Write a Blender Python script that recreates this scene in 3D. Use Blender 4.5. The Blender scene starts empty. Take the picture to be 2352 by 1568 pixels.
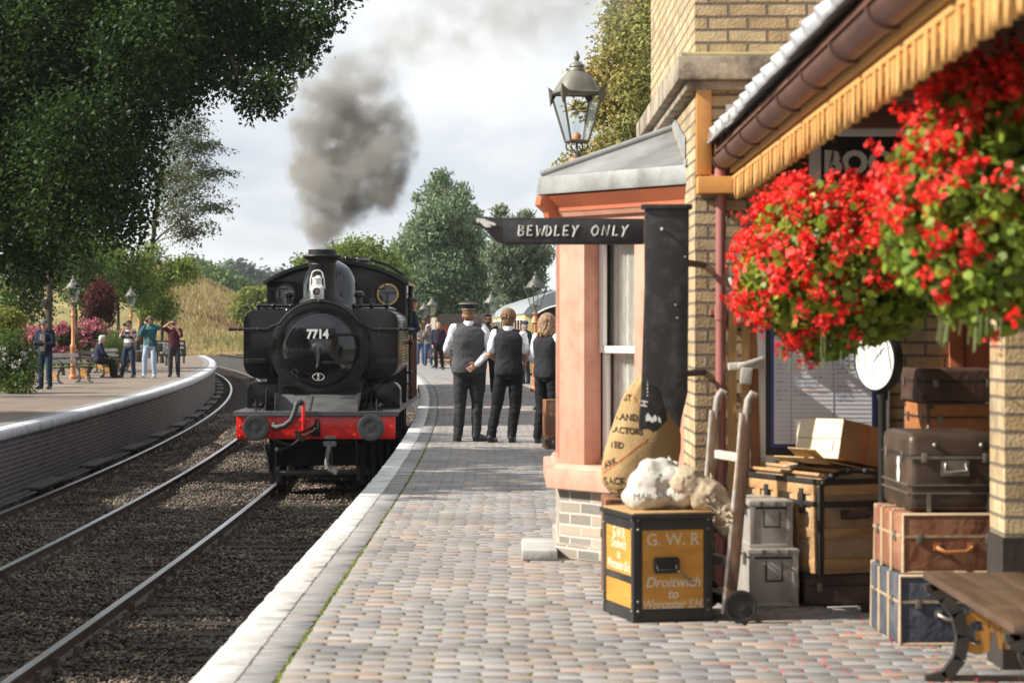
import bpy, bmesh, math, random
import numpy as np
from mathutils import Vector, Matrix, Euler
from mathutils.bvhtree import BVHTree
from mathutils import noise
C = bpy.context
SC = C.scene
COL = SC.collection
R = math.radians
PI = math.pi
random.seed(7)
RNG = np.random.default_rng(11)

# ------------------------------------------------------------------ camera
F, CX, HY, CZ = 5553.0, 1176.0, 750.0, 1.56
cam_d = bpy.data.cameras.new('camera')
cam = bpy.data.objects.new('camera', cam_d)
COL.objects.link(cam)
SC.camera = cam
cam.location = (0, 0, CZ)
cam.rotation_euler = (R(90), 0, 0)
cam_d.lens = 85
cam_d.sensor_width = 36
cam_d.shift_y = -34 / 2352
cam_d.clip_start = 0.5
cam_d.clip_end = 5000
cam_d.dof.use_dof = True
cam_d.dof.focus_distance = 36.5
cam_d.dof.aperture_fstop = 5.0

# ------------------------------------------------------------------ sun and sky
SUN_L = Vector((1.0, 0.17, -0.72)).normalized()      # the way the light travels
sun_d = bpy.data.lights.new('sun', 'SUN')
sun = bpy.data.objects.new('sun', sun_d)
COL.objects.link(sun)
sun.rotation_euler = SUN_L.to_track_quat('-Z', 'Y').to_euler()
sun_d.energy = 5.0
sun_d.angle = R(0.55)
sun_d.color = (1.0, 0.94, 0.85)
SUN_EL = math.asin(-SUN_L.z)
SUN_AZ = math.atan2(-SUN_L.x, -SUN_L.y)

W = bpy.data.worlds.new('World')
SC.world = W
W.use_nodes = True
wn, wl = W.node_tree.nodes, W.node_tree.links
wn.clear()
w_out = wn.new('ShaderNodeOutputWorld')
w_bg = wn.new('ShaderNodeBackground')
w_bg.inputs['Strength'].default_value = 0.070
sky = wn.new('ShaderNodeTexSky')
sky.sky_type = 'NISHITA'
sky.sun_disc = False
sky.sun_elevation = SUN_EL
sky.sun_rotation = SUN_AZ
tc = wn.new('ShaderNodeTexCoord')
sep = wn.new('ShaderNodeSeparateXYZ')
wl.new(tc.outputs['Generated'], sep.inputs[0])
addz = wn.new('ShaderNodeMath'); addz.operation = 'ADD'; addz.inputs[1].default_value = 0.34
absz = wn.new('ShaderNodeMath'); absz.operation = 'ABSOLUTE'
wl.new(sep.outputs['Z'], absz.inputs[0]); wl.new(absz.outputs[0], addz.inputs[0])
dv = wn.new('ShaderNodeVectorMath'); dv.operation = 'DIVIDE'
wl.new(tc.outputs['Generated'], dv.inputs[0]); wl.new(addz.outputs[0], dv.inputs[1])
cn = wn.new('ShaderNodeTexNoise')
cn.inputs['Scale'].default_value = 2.3; cn.inputs['Detail'].default_value = 7; cn.inputs['Roughness'].default_value = 0.55
cn.inputs['Distortion'].default_value = 0.35
wl.new(dv.outputs[0], cn.inputs['Vector'])
cr = wn.new('ShaderNodeValToRGB')
cr.color_ramp.elements[0].position = 0.36; cr.color_ramp.elements[0].color = (5.3, 5.85, 6.7, 1)
cr.color_ramp.elements[1].position = 0.66; cr.color_ramp.elements[1].color = (9.6, 9.65, 9.75, 1)
e = cr.color_ramp.elements.new(0.5); e.color = (7.0, 7.35, 7.8, 1)
wl.new(cn.outputs['Fac'], cr.inputs[0])
wmix = wn.new('ShaderNodeMix'); wmix.data_type = 'RGBA'
wmix.inputs['Factor'].default_value = 0.90
wl.new(sky.outputs[0], wmix.inputs[6]); wl.new(cr.outputs[0], wmix.inputs[7])
wl.new(wmix.outputs[2], w_bg.inputs['Color'])
wl.new(w_bg.outputs[0], w_out.inputs['Surface'])

SC.view_settings.view_transform = 'Standard'
SC.view_settings.look = 'None'
SC.view_settings.exposure = 0.82
SC.view_settings.gamma = 1
SC.view_settings.use_curve_mapping = False
SC.cycles.use_denoising = True
try:
    SC.cycles.denoiser = 'OPENIMAGEDENOISE'
except Exception:
    pass
SC.cycles.max_bounces = 8
SC.cycles.transparent_max_bounces = 16
SC.cycles.volume_step_rate = 1.0
SC.cycles.volume_max_steps = 128
SC.cycles.volume_bounces = 2
SC.cycles.sample_clamp_indirect = 6

# ------------------------------------------------------------------ helpers
def at(px, py, Y):
    return Vector(((px - CX) / F * Y, Y, CZ - (py - HY) / F * Y))

def gY(py, z=0.0):
    return F * (CZ - z) / (py - HY)

def lin(r, g, b):
    f = lambda c: (c / 255 / 12.92) if c / 255 <= 0.04045 else ((c / 255 + 0.055) / 1.055) ** 2.4
    return (f(r), f(g), f(b))

_mats = {}
def nn(nt, t, **kw):
    n = nt.nodes.new(t)
    for k, v in kw.items():
        setattr(n, k, v)
    return n

def mat(name, col, col2=None, scale=6.0, rough=0.6, metal=0.0, bump=0.0, bscale=None, coat=0.0, spec=0.5,
        detail=5, transl=0.0, island=0.0, stretch=None, roughvar=0.0, dirt=None, dirt_amt=0.0, dirt_scale=2.0, emit=None, thresh=(0.35, 0.65)):
    if name in _mats:
        return _mats[name]
    m = bpy.data.materials.new(name)
    m.use_nodes = True
    nt = m.node_tree
    L = nt.links
    b = nt.nodes['Principled BSDF']
    b.inputs['Roughness'].default_value = rough
    b.inputs['Metallic'].default_value = metal
    b.inputs['Specular IOR Level'].default_value = spec
    if coat:
        b.inputs['Coat Weight'].default_value = coat
        b.inputs['Coat Roughness'].default_value = 0.08
    tcn = nn(nt, 'ShaderNodeTexCoord')
    vec = tcn.outputs['Object']
    if stretch:
        mp = nn(nt, 'ShaderNodeMapping')
        mp.inputs['Scale'].default_value = stretch
        L.new(vec, mp.inputs['Vector']); vec = mp.outputs[0]
    colout = None
    if col2 is None:
        col2 = tuple(c * 0.78 for c in col)
    nz = nn(nt, 'ShaderNodeTexNoise')
    nz.inputs['Scale'].default_value = scale; nz.inputs['Detail'].default_value = detail
    L.new(vec, nz.inputs['Vector'])
    rp = nn(nt, 'ShaderNodeValToRGB')
    rp.color_ramp.elements[0].position = thresh[0]; rp.color_ramp.elements[0].color = (*col2, 1)
    rp.color_ramp.elements[1].position = thresh[1]; rp.color_ramp.elements[1].color = (*col, 1)
    L.new(nz.outputs['Fac'], rp.inputs[0])
    colout = rp.outputs[0]
    if island:
        g = nn(nt, 'ShaderNodeNewGeometry')
        hs = nn(nt, 'ShaderNodeHueSaturation')
        mr = nn(nt, 'ShaderNodeMapRange')
        mr.inputs['To Min'].default_value = 1 - island; mr.inputs['To Max'].default_value = 1 + island
        L.new(g.outputs['Random Per Island'], mr.inputs['Value'])
        L.new(mr.outputs[0], hs.inputs['Value'])
        L.new(colout, hs.inputs['Color'])
        colout = hs.outputs[0]
    if dirt:
        n2 = nn(nt, 'ShaderNodeTexNoise')
        n2.inputs['Scale'].default_value = dirt_scale; n2.inputs['Detail'].default_value = 8; n2.inputs['Roughness'].default_value = 0.65
        L.new(tcn.outputs['Object'], n2.inputs['Vector'])
        r2 = nn(nt, 'ShaderNodeValToRGB')
        r2.color_ramp.elements[0].position = 0.48; r2.color_ramp.elements[0].color = (0, 0, 0, 1)
        r2.color_ramp.elements[1].position = 0.68; r2.color_ramp.elements[1].color = (dirt_amt,) * 3 + (1,)
        L.new(n2.outputs['Fac'], r2.inputs[0])
        mx = nn(nt, 'ShaderNodeMix', data_type='RGBA')
        L.new(r2.outputs[0], mx.inputs['Factor']); L.new(colout, mx.inputs[6]); mx.inputs[7].default_value = (*dirt, 1)
        colout = mx.outputs[2]
    L.new(colout, b.inputs['Base Color'])
    if roughvar:
        mr2 = nn(nt, 'ShaderNodeMapRange')
        mr2.inputs['To Min'].default_value = max(0, rough - roughvar); mr2.inputs['To Max'].default_value = min(1, rough + roughvar)
        L.new(nz.outputs['Fac'], mr2.inputs['Value']); L.new(mr2.outputs[0], b.inputs['Roughness'])
    if bump:
        nb = nn(nt, 'ShaderNodeTexNoise')
        nb.inputs['Scale'].default_value = bscale or scale * 3; nb.inputs['Detail'].default_value = 6
        L.new(vec, nb.inputs['Vector'])
        bp = nn(nt, 'ShaderNodeBump')
        bp.inputs['Strength'].default_value = bump; bp.inputs['Distance'].default_value = 0.02
        L.new(nb.outputs['Fac'], bp.inputs['Height']); L.new(bp.outputs[0], b.inputs['Normal'])
    if transl:
        tr = nn(nt, 'ShaderNodeBsdfTranslucent')
        ms = nn(nt, 'ShaderNodeMixShader'); ms.inputs[0].default_value = transl
        hs2 = nn(nt, 'ShaderNodeHueSaturation'); hs2.inputs['Value'].default_value = 1.3; hs2.inputs['Hue'].default_value = 0.498
        L.new(colout, hs2.inputs['Color']); L.new(hs2.outputs[0], tr.inputs['Color'])
        L.new(b.outputs[0], ms.inputs[1]); L.new(tr.outputs[0], ms.inputs[2])
        L.new(ms.outputs[0], nt.nodes['Material Output'].inputs['Surface'])
    _mats[name] = m
    return m

def glass(name, tint=(1, 1, 1), alpha=0.25, rough=0.02):
    if name in _mats:
        return _mats[name]
    m = bpy.data.materials.new(name); m.use_nodes = True
    nt = m.node_tree; L = nt.links
    nt.nodes.remove(nt.nodes['Principled BSDF'])
    t = nn(nt, 'ShaderNodeBsdfTransparent'); t.inputs[0].default_value = (*tint, 1)
    g = nn(nt, 'ShaderNodeBsdfGlossy'); g.inputs['Roughness'].default_value = rough
    fr = nn(nt, 'ShaderNodeLayerWeight'); fr.inputs['Blend'].default_value = .5
    pw = nn(nt, 'ShaderNodeMath', operation='POWER'); pw.inputs[1].default_value = 4
    L.new(fr.outputs['Facing'], pw.inputs[0])
    ad = nn(nt, 'ShaderNodeMath', operation='MULTIPLY_ADD'); ad.inputs[1].default_value = .7; ad.inputs[2].default_value = .02 + alpha * .1
    L.new(pw.outputs[0], ad.inputs[0])
    ms = nn(nt, 'ShaderNodeMixShader')
    L.new(ad.outputs[0], ms.inputs[0]); L.new(t.outputs[0], ms.inputs[1]); L.new(g.outputs[0], ms.inputs[2])
    L.new(ms.outputs[0], nt.nodes['Material Output'].inputs['Surface'])
    _mats[name] = m
    return m

def brick_mat(name, c1, c2, mortar, bw=0.225, rh=0.075, ms=0.007, weather=(0.08, 0.06, 0.05), wamt=0.7, wscale=1.6, use_uv=False, bump=0.6, offset=0.5, rough=0.85):
    if name in _mats:
        return _mats[name]
    m = bpy.data.materials.new(name); m.use_nodes = True
    nt = m.node_tree; L = nt.links
    b = nt.nodes['Principled BSDF']; b.inputs['Roughness'].default_value = rough
    if use_uv:
        u = nn(nt, 'ShaderNodeUVMap'); vec = u.outputs[0]
    else:
        g = nn(nt, 'ShaderNodeNewGeometry')
        sn = nn(nt, 'ShaderNodeSeparateXYZ'); L.new(g.outputs['True Normal'], sn.inputs[0])
        ng = nn(nt, 'ShaderNodeMath', operation='MULTIPLY'); ng.inputs[1].default_value = -1; L.new(sn.outputs['Y'], ng.inputs[0])
        cb = nn(nt, 'ShaderNodeCombineXYZ'); L.new(ng.outputs[0], cb.inputs['X']); L.new(sn.outputs['X'], cb.inputs['Y'])
        dt = nn(nt, 'ShaderNodeVectorMath', operation='DOT_PRODUCT'); L.new(cb.outputs[0], dt.inputs[0]); L.new(g.outputs['Position'], dt.inputs[1])
        sp = nn(nt, 'ShaderNodeSeparateXYZ'); L.new(g.outputs['Position'], sp.inputs[0])
        c2n = nn(nt, 'ShaderNodeCombineXYZ'); L.new(dt.outputs['Value'], c2n.inputs['X']); L.new(sp.outputs['Z'], c2n.inputs['Y'])
        vec = c2n.outputs[0]
    # wobble the courses a little
    nw = nn(nt, 'ShaderNodeTexNoise'); nw.inputs['Scale'].default_value = 5; L.new(vec, nw.inputs['Vector'])
    sc_ = nn(nt, 'ShaderNodeVectorMath', operation='SCALE'); sc_.inputs['Scale'].default_value = 0.012; L.new(nw.outputs['Color'], sc_.inputs[0])
    av = nn(nt, 'ShaderNodeVectorMath', operation='ADD'); L.new(vec, av.inputs[0]); L.new(sc_.outputs[0], av.inputs[1])
    br = nn(nt, 'ShaderNodeTexBrick')
    br.offset = offset
    br.inputs['Scale'].default_value = 1; br.inputs['Brick Width'].default_value = bw; br.inputs['Row Height'].default_value = rh
    br.inputs['Mortar Size'].default_value = ms; br.inputs['Mortar Smooth'].default_value = 0.25; br.inputs['Bias'].default_value = 0.0
    br.inputs['Color1'].default_value = (*c1, 1); br.inputs['Color2'].default_value = (*c2, 1); br.inputs['Mortar'].default_value = (*mortar, 1)
    L.new(av.outputs[0], br.inputs['Vector'])
    n1 = nn(nt, 'ShaderNodeTexNoise'); n1.inputs['Scale'].default_value = wscale; n1.inputs['Detail'].default_value = 9; n1.inputs['Roughness'].default_value = 0.7
    L.new(vec, n1.inputs['Vector'])
    r1 = nn(nt, 'ShaderNodeValToRGB')
    r1.color_ramp.elements[0].position = 0.45; r1.color_ramp.elements[0].color = (0, 0, 0, 1)
    r1.color_ramp.elements[1].position = 0.75; r1.color_ramp.elements[1].color = (wamt,) * 3 + (1,)
    L.new(n1.outputs['Fac'], r1.inputs[0])
    mx = nn(nt, 'ShaderNodeMix', data_type='RGBA'); L.new(r1.outputs[0], mx.inputs['Factor']); L.new(br.outputs['Color'], mx.inputs[6]); mx.inputs[7].default_value = (*weather, 1)
    L.new(mx.outputs[2], b.inputs['Base Color'])
    nb = nn(nt, 'ShaderNodeTexNoise'); nb.inputs['Scale'].default_value = 60; nb.inputs['Detail'].default_value = 4; L.new(vec, nb.inputs['Vector'])
    sub = nn(nt, 'ShaderNodeMath', operation='MULTIPLY_ADD'); sub.inputs[1].default_value = -1.0; L.new(br.outputs['Fac'], sub.inputs[0])
    m3 = nn(nt, 'ShaderNodeMath', operation='MULTIPLY'); m3.inputs[1].default_value = 0.5; L.new(nb.outputs['Fac'], m3.inputs[0]); L.new(m3.outputs[0], sub.inputs[2])
    bp = nn(nt, 'ShaderNodeBump'); bp.inputs['Strength'].default_value = bump; bp.inputs['Distance'].default_value = 0.012
    L.new(sub.outputs[0], bp.inputs['Height']); L.new(bp.outputs[0], b.inputs['Normal'])
    _mats[name] = m
    return m

def tag(o, label=None, cat=None, group=None, kind=None):
    if label: o['label'] = label
    if cat: o['category'] = cat
    if group: o['group'] = group
    if kind: o['kind'] = kind
    return o

def thing(name, label, cat, loc=(0, 0, 0), rotz=0.0, group=None, rot=None, scale=1.0):
    o = bpy.data.objects.new(name, None)
    o.empty_display_size = 0.2
    COL.objects.link(o)
    o.location = loc
    o.rotation_euler = rot if rot else (0, 0, rotz)
    o.scale = (scale,) * 3
    return tag(o, label, cat, group)

def copy_tree(o, parent=None):
    c = o.copy()
    COL.objects.link(c)
    if parent:
        c.parent = parent
    for ch in list(o.children):
        copy_tree(ch, c)
    return c

def link_mesh(name, me, mats, parent=None, smooth=None):
    ob = bpy.data.objects.new(name, me)
    COL.objects.link(ob)
    for mm in (mats if isinstance(mats, (list, tuple)) else [mats]):
        me.materials.append(mm)
    if parent:
        ob.parent = parent
    if smooth is not None:
        me.shade_smooth()
        me.set_sharp_from_angle(angle=R(smooth))
    return ob

def rotm(v):
    if v is None:
        return Matrix.Identity(3)
    if isinstance(v, Matrix):
        return v.to_3x3()
    if isinstance(v, (int, float)):
        return Matrix.Rotation(v, 3, 'Z')
    return Euler(v).to_matrix()

class MB:
    def __init__(s):
        s.v, s.f, s.m = [], [], []
    def add(s, vs, fs, mi=0):
        o = len(s.v)
        s.v.extend([tuple(p) for p in vs])
        s.f.extend([tuple(i + o for i in q) for q in fs])
        s.m.extend([mi] * len(fs))
        return s
    def box(s, c, d, rot=None, mi=0, taper=1.0):
        M = rotm(rot); c = Vector(c)
        hx, hy, hz = d[0] / 2, d[1] / 2, d[2] / 2
        vs = []
        for sz in (-1, 1):
            k = taper if sz > 0 else 1
            for sx, sy in ((-1, -1), (1, -1), (1, 1), (-1, 1)):
                vs.append(c + M @ Vector((sx * hx * k, sy * hy * k, sz * hz)))
        return s.add(vs, [(3, 2, 1, 0), (4, 5, 6, 7), (0, 1, 5, 4), (1, 2, 6, 5), (2, 3, 7, 6), (3, 0, 4, 7)], mi)
    def bx(s, x0, x1, y0, y1, z0, z1, mi=0):
        return s.box(((x0 + x1) / 2, (y0 + y1) / 2, (z0 + z1) / 2), (abs(x1 - x0), abs(y1 - y0), abs(z1 - z0)), None, mi)
    def rings(s, rings, mi=0, caps=True, closed=True):
        n = len(rings[0]); o = len(s.v)
        for r in rings:
            s.v.extend([tuple(p) for p in r])
        fs = []
        for i in range(len(rings) - 1):
            for j in range(n if closed else n - 1):
                k = (j + 1) % n
                fs.append((o + i * n + j, o + i * n + k, o + (i + 1) * n + k, o + (i + 1) * n + j))
        if caps:
            fs.append(tuple(o + j for j in reversed(range(n))))
            fs.append(tuple(o + (len(rings) - 1) * n + j for j in range(n)))
        s.f.extend(fs); s.m.extend([mi] * len(fs))
        return s
    def cyl(s, p0, p1, r0, r1=None, n=16, mi=0, caps=True):
        r1 = r0 if r1 is None else r1
        return s.tube([p0, p1], [r0, r1], n, mi, caps)
    def tube(s, pts, r, n=8, mi=0, caps=True, flat=None):
        pts = [Vector(p) for p in pts]
        rs = r if isinstance(r, (list, tuple)) else [r] * len(pts)
        rings = []
        up = None
        for i, p in enumerate(pts):
            t = (pts[min(i + 1, len(pts) - 1)] - pts[max(i - 1, 0)])
            if t.length < 1e-9: t = Vector((0, 0, 1))
            t.normalize()
            if up is None:
                up = Vector((0, 0, 1)) if abs(t.z) < 0.9 else Vector((1, 0, 0))
            a = t.cross(up)
            if a.length < 1e-6: a = t.cross(Vector((0, 1, 0.1)))
            a.normalize(); b = a.cross(t).normalized(); up = b
            rings.append([p + (a * math.cos(2 * PI * k / n) + b * math.sin(2 * PI * k / n)) * rs[i] for k in range(n)])
        return s.rings(rings, mi, caps)
    def lathe(s, prof, n=24, o=(0, 0, 0), axis='Z', mi=0, caps=True, sx=1.0, sy=1.0):
        o = Vector(o); rings = []
        for r, h in prof:
            ring = []
            for k in range(n):
                a = 2 * PI * k / n
                x, y = r * math.cos(a) * sx, r * math.sin(a) * sy
                p = {'Z': Vector((x, y, h)), 'Y': Vector((x, h, -y)), 'X': Vector((h, x, y))}[axis]
                ring.append(o + p)
            rings.append(ring)
        return s.rings(rings, mi, caps)
    def ell(s, c, r, rot=None, n=14, m=9, mi=0):
        M = rotm(rot); c = Vector(c); r = r if isinstance(r, (tuple, list)) else (r,) * 3
        rings = []
        for i in range(1, m):
            th = PI * i / m
            rings.append([c + M @ Vector((r[0] * math.sin(th) * math.cos(2 * PI * k / n), r[1] * math.sin(th) * math.sin(2 * PI * k / n), -r[2] * math.cos(th))) for k in range(n)])
        s.rings(rings, mi, caps=False)
        o = len(s.v); base = o - (m - 1) * n
        s.v.append(tuple(c + M @ Vector((0, 0, -r[2])))); s.v.append(tuple(c + M @ Vector((0, 0, r[2]))))
        fs = []
        for k in range(n):
            fs.append((o, base + (k + 1) % n, base + k))
            fs.append((o + 1, base + (m - 2) * n + k, base + (m - 2) * n + (k + 1) % n))
        s.f.extend(fs); s.m.extend([mi] * len(fs))
        return s
    def cap(s, p0, p1, r0, r1=None, n=12, mi=0):
        r1 = r0 if r1 is None else r1
        p0, p1 = Vector(p0), Vector(p1)
        d = p1 - p0
        L = max(d.length, 1e-5); d = d / L
        pts, rs = [], []
        for a in (80, 55, 28, 0):
            pts.append(p0 - d * r0 * math.sin(R(a))); rs.append(r0 * math.cos(R(a)))
        for a in (0, 28, 55, 80):
            pts.append(p1 + d * r1 * math.sin(R(a))); rs.append(r1 * math.cos(R(a)))
        return s.tube(pts, rs, n, mi)
    def loft(s, secs, n=18, mi=0, pw=2.3):
        rings = []
        for (x, y, z, rx, ry) in secs:
            ring = []
            for k in range(n):
                a = 2 * PI * k / n
                ca, sa = math.cos(a), math.sin(a)
                ring.append((x + rx * math.copysign(abs(ca) ** (2 / pw), ca), y + ry * math.copysign(abs(sa) ** (2 / pw), sa), z))
            rings.append(ring)
        return s.rings(rings, mi)
    def prism(s, poly, y0, y1, mi=0, M=None):
        """poly in x,z ; extruded along y.  M optional 4x4."""
        n = len(poly)
        a = [Vector((p[0], y0, p[1])) for p in poly]; b = [Vector((p[0], y1, p[1])) for p in poly]
        if M is not None:
            a = [M @ p for p in a]; b = [M @ p for p in b]
        vs = a + b
        fs = [tuple(range(n)), tuple(reversed(range(n, 2 * n)))] + [((i + 1) % n, i, n + i, n + (i + 1) % n) for i in range(n)]
        return s.add(vs, fs, mi)
    def xf(s, M):
        s.v = [tuple(M @ Vector(p)) for p in s.v]
        return s
    def merge(s, o, M=None, mi=None):
        vs = o.v if M is None else [M @ Vector(p) for p in o.v]
        k = len(s.v)
        s.v.extend([tuple(p) for p in vs]); s.f.extend([tuple(i + k for i in q) for q in o.f]); s.m.extend(o.m if mi is None else [mi] * len(o.f))
        return s
    def mesh(s, name='m'):
        me = bpy.data.meshes.new(name)
        me.from_pydata(s.v, [], s.f)
        me.polygons.foreach_set('material_index', s.m)
        return me
    def build(s, name, mats, parent=None, bevel=0.0, smooth=None, seg=2, uvf=None, fixn=True):
        me = s.mesh(name)
        if fixn or bevel:
            bm = bmesh.new(); bm.from_mesh(me)
            if fixn: bmesh.ops.recalc_face_normals(bm, faces=bm.faces)
            if bevel:
                es = [e for e in bm.edges if len(e.link_faces) == 2 and e.calc_face_angle(0) > R(32)]
                bmesh.ops.bevel(bm, geom=es, offset=bevel, segments=seg, profile=0.6, affect='EDGES', clamp_overlap=True)
            bm.to_mesh(me); bm.free()
        if bevel and smooth is None:
            smooth = 40
        if uvf:
            uv = me.uv_layers.new(name='UVMap')
            for lp in me.loops:
                uv.data[lp.index].uv = uvf(me.vertices[lp.vertex_index].co)
        return link_mesh(name, me, mats, parent, smooth)

def np_mesh(name, verts, faces_n, idx, mats, parent=None, smooth=False):
    """verts (N,3); idx flat loop indices; faces_n verts per face"""
    me = bpy.data.meshes.new(name)
    nf = len(idx) // faces_n
    me.vertices.add(len(verts)); me.loops.add(len(idx)); me.polygons.add(nf)
    me.vertices.foreach_set('co', np.asarray(verts, dtype=np.float32).ravel())
    me.loops.foreach_set('vertex_index', np.asarray(idx, dtype=np.int32))
    me.polygons.foreach_set('loop_start', np.arange(0, nf * faces_n, faces_n, dtype=np.int32))
    me.polygons.foreach_set('loop_total', np.full(nf, faces_n, dtype=np.int32))
    me.update(calc_edges=True)
    ob = bpy.data.objects.new(name, me); COL.objects.link(ob)
    for mm in (mats if isinstance(mats, (list, tuple)) else [mats]): me.materials.append(mm)
    if parent: ob.parent = parent
    if smooth: me.shade_smooth()
    return ob

def blob(mb, voxel=0.012, smooth_it=4, name='m', adapt=None, cut=None):
    """one continuous skin over the collected closed shapes"""
    me = mb.mesh('tmp')
    ob = bpy.data.objects.new('tmp', me); COL.objects.link(ob)
    md = ob.modifiers.new('r', 'REMESH'); md.mode = 'VOXEL'; md.voxel_size = voxel
    if smooth_it:
        sm = ob.modifiers.new('s', 'SMOOTH'); sm.factor = 0.5; sm.iterations = smooth_it
    dg = C.evaluated_depsgraph_get()
    out = bpy.data.meshes.new_from_object(ob.evaluated_get(dg))
    bpy.data.objects.remove(ob); bpy.data.meshes.remove(me)
    out.name = name
    if cut:
        bm = bmesh.new(); bm.from_mesh(out)
        bmesh.ops.delete(bm, geom=[v for v in bm.verts if cut(v.co)], context='VERTS')
        bm.to_mesh(out); bm.free()
    out.materials.clear()
    out.shade_smooth()
    return out

def crease(me, amp, kind):
    # soft folds: running round the limbs and gathering where cloth bends
    cs = []
    for v in me.vertices:
        q = v.co
        if kind == 'leg': s = abs(noise.noise(Vector((q.x * 5, q.y * 5, q.z * 13)))) * -1.4 + .7 * noise.noise(Vector((q.x * 9, q.y * 9, q.z * 4)))
        else: s = abs(noise.noise(Vector((q.x * 7 + q.z * 3, q.y * 7, q.z * 10 - q.x * 3)))) * -1.5 + .6 * noise.noise(q * 6)
        cs.append(v.co + v.normal * amp * s)
    for v, c in zip(me.vertices, cs): v.co = c

def blob_obj(name, mb, m, parent, voxel=0.012, smooth_it=4, cut=None, fold=0.0, fkind='top'):
    me = blob(mb, voxel, smooth_it, name, cut=cut)
    if fold: crease(me, fold, fkind)
    ob = bpy.data.objects.new(name, me); COL.objects.link(ob)
    me.materials.append(m)
    if parent: ob.parent = parent
    return ob

def text_mb(s, size=0.1, ext=0.002, shear=0.0, bold=0.0, align='CENTER', sx=1.0, space=1.0):
    """text as an MB standing upright in the xz plane, facing -y, centred on x, baseline z=0"""
    cu = bpy.data.curves.new('t', 'FONT')
    cu.body = s; cu.size = size; cu.extrude = ext; cu.shear = shear; cu.offset = bold; cu.align_x = align; cu.space_character = space
    cu.resolution_u = 3
    ob = bpy.data.objects.new('t', cu); COL.objects.link(ob)
    dg = C.evaluated_depsgraph_get()
    me = bpy.data.meshes.new_from_object(ob.evaluated_get(dg))
    mb = MB()
    mb.add([(v.co.x * sx, -v.co.z, v.co.y) for v in me.vertices], [tuple(p.vertices) for p in me.polygons])
    bpy.data.objects.remove(ob); bpy.data.curves.remove(cu); bpy.data.meshes.remove(me)
    return mb

def TR(x=0, y=0, z=0, rz=0.0, rx=0.0, ry=0.0):
    return Matrix.Translation((x, y, z)) @ Euler((rx, ry, rz)).to_matrix().to_4x4()

def arc(cx, cz, r, a0, a1, n, rz=None):
    rz = rz or r
    return [(cx + r * math.cos(R(a0 + (a1 - a0) * i / n)), cz + rz * math.sin(R(a0 + (a1 - a0) * i / n))) for i in range(n + 1)]

# track geometry: both lines curve away to the left beyond y = 20
def dR(y): return -max(0.0, y - 20) ** 2 / 1800
def dL(y): return -max(0.0, y - 20) ** 2 / 1340
RAIL = -0.97
# ================================================================== SETTING
m_turf = mat('turf', (0.10, 0.11, 0.03), (0.20, 0.16, 0.07), scale=0.35, rough=0.9, bump=0.6, bscale=30, spec=0.1)
m_dry = mat('dry_turf', (0.27, 0.22, 0.10), (0.17, 0.15, 0.055), scale=0.25, rough=0.95, bump=0.8, bscale=12, spec=0.1, thresh=(0.4, 0.6))
m_ballast = mat('ballast', (0.085, 0.072, 0.06), (0.026, 0.023, 0.02), scale=0.9, rough=0.9, bump=1.0, bscale=26, spec=0.2)
m_stone = mat('ballast_stone', (0.175, 0.137, 0.102), (0.046, 0.039, 0.033), scale=1.3, rough=0.8, island=0.85, spec=0.25)
m_rail = mat('rail_steel', (0.10, 0.065, 0.045), (0.05, 0.035, 0.028), scale=9, rough=0.7, metal=0.2, bump=0.2)
m_railtop = mat('rail_polished', (0.62, 0.62, 0.63), (0.45, 0.43, 0.42), scale=3, rough=0.28, metal=1.0, stretch=(1, .2, 1))
m_sleeper = mat('sleeper_wood', (0.075, 0.06, 0.047), (0.03, 0.026, 0.022), scale=5, rough=0.85, bump=0.6, bscale=30, stretch=(.4, 6, 6), spec=0.2)
m_chair = mat('rail_chair_iron', (0.075, 0.045, 0.03), (0.03, 0.022, 0.018), scale=14, rough=0.8, bump=0.3)

gm = MB()
gm.add([(-1500, -60, -1.22), (1500, -60, -1.22), (1500, 3500, -1.22), (-1500, 3500, -1.22)], [(0, 1, 2, 3)])
gnd = gm.build('ground', m_turf); tag(gnd, kind='structure')

# the ballast bed of the two running lines
gm = MB()
ys = [-8, 0, 10, 20, 30] + list(range(40, 420, 10))
vs = []
for y in ys:
    vs += [(-8.2 + dL(y) - (3 if y > 136 else 0), y, -1.14), (-0.5 + dR(y) + (1.2 if y > 100 else 0), y, -1.14)]
gm.add(vs, [(2 * i, 2 * i + 1, 2 * i + 3, 2 * i + 2) for i in range(len(ys) - 1)])
bed = gm.build('trackbed', m_ballast); tag(bed, kind='structure')

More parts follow.
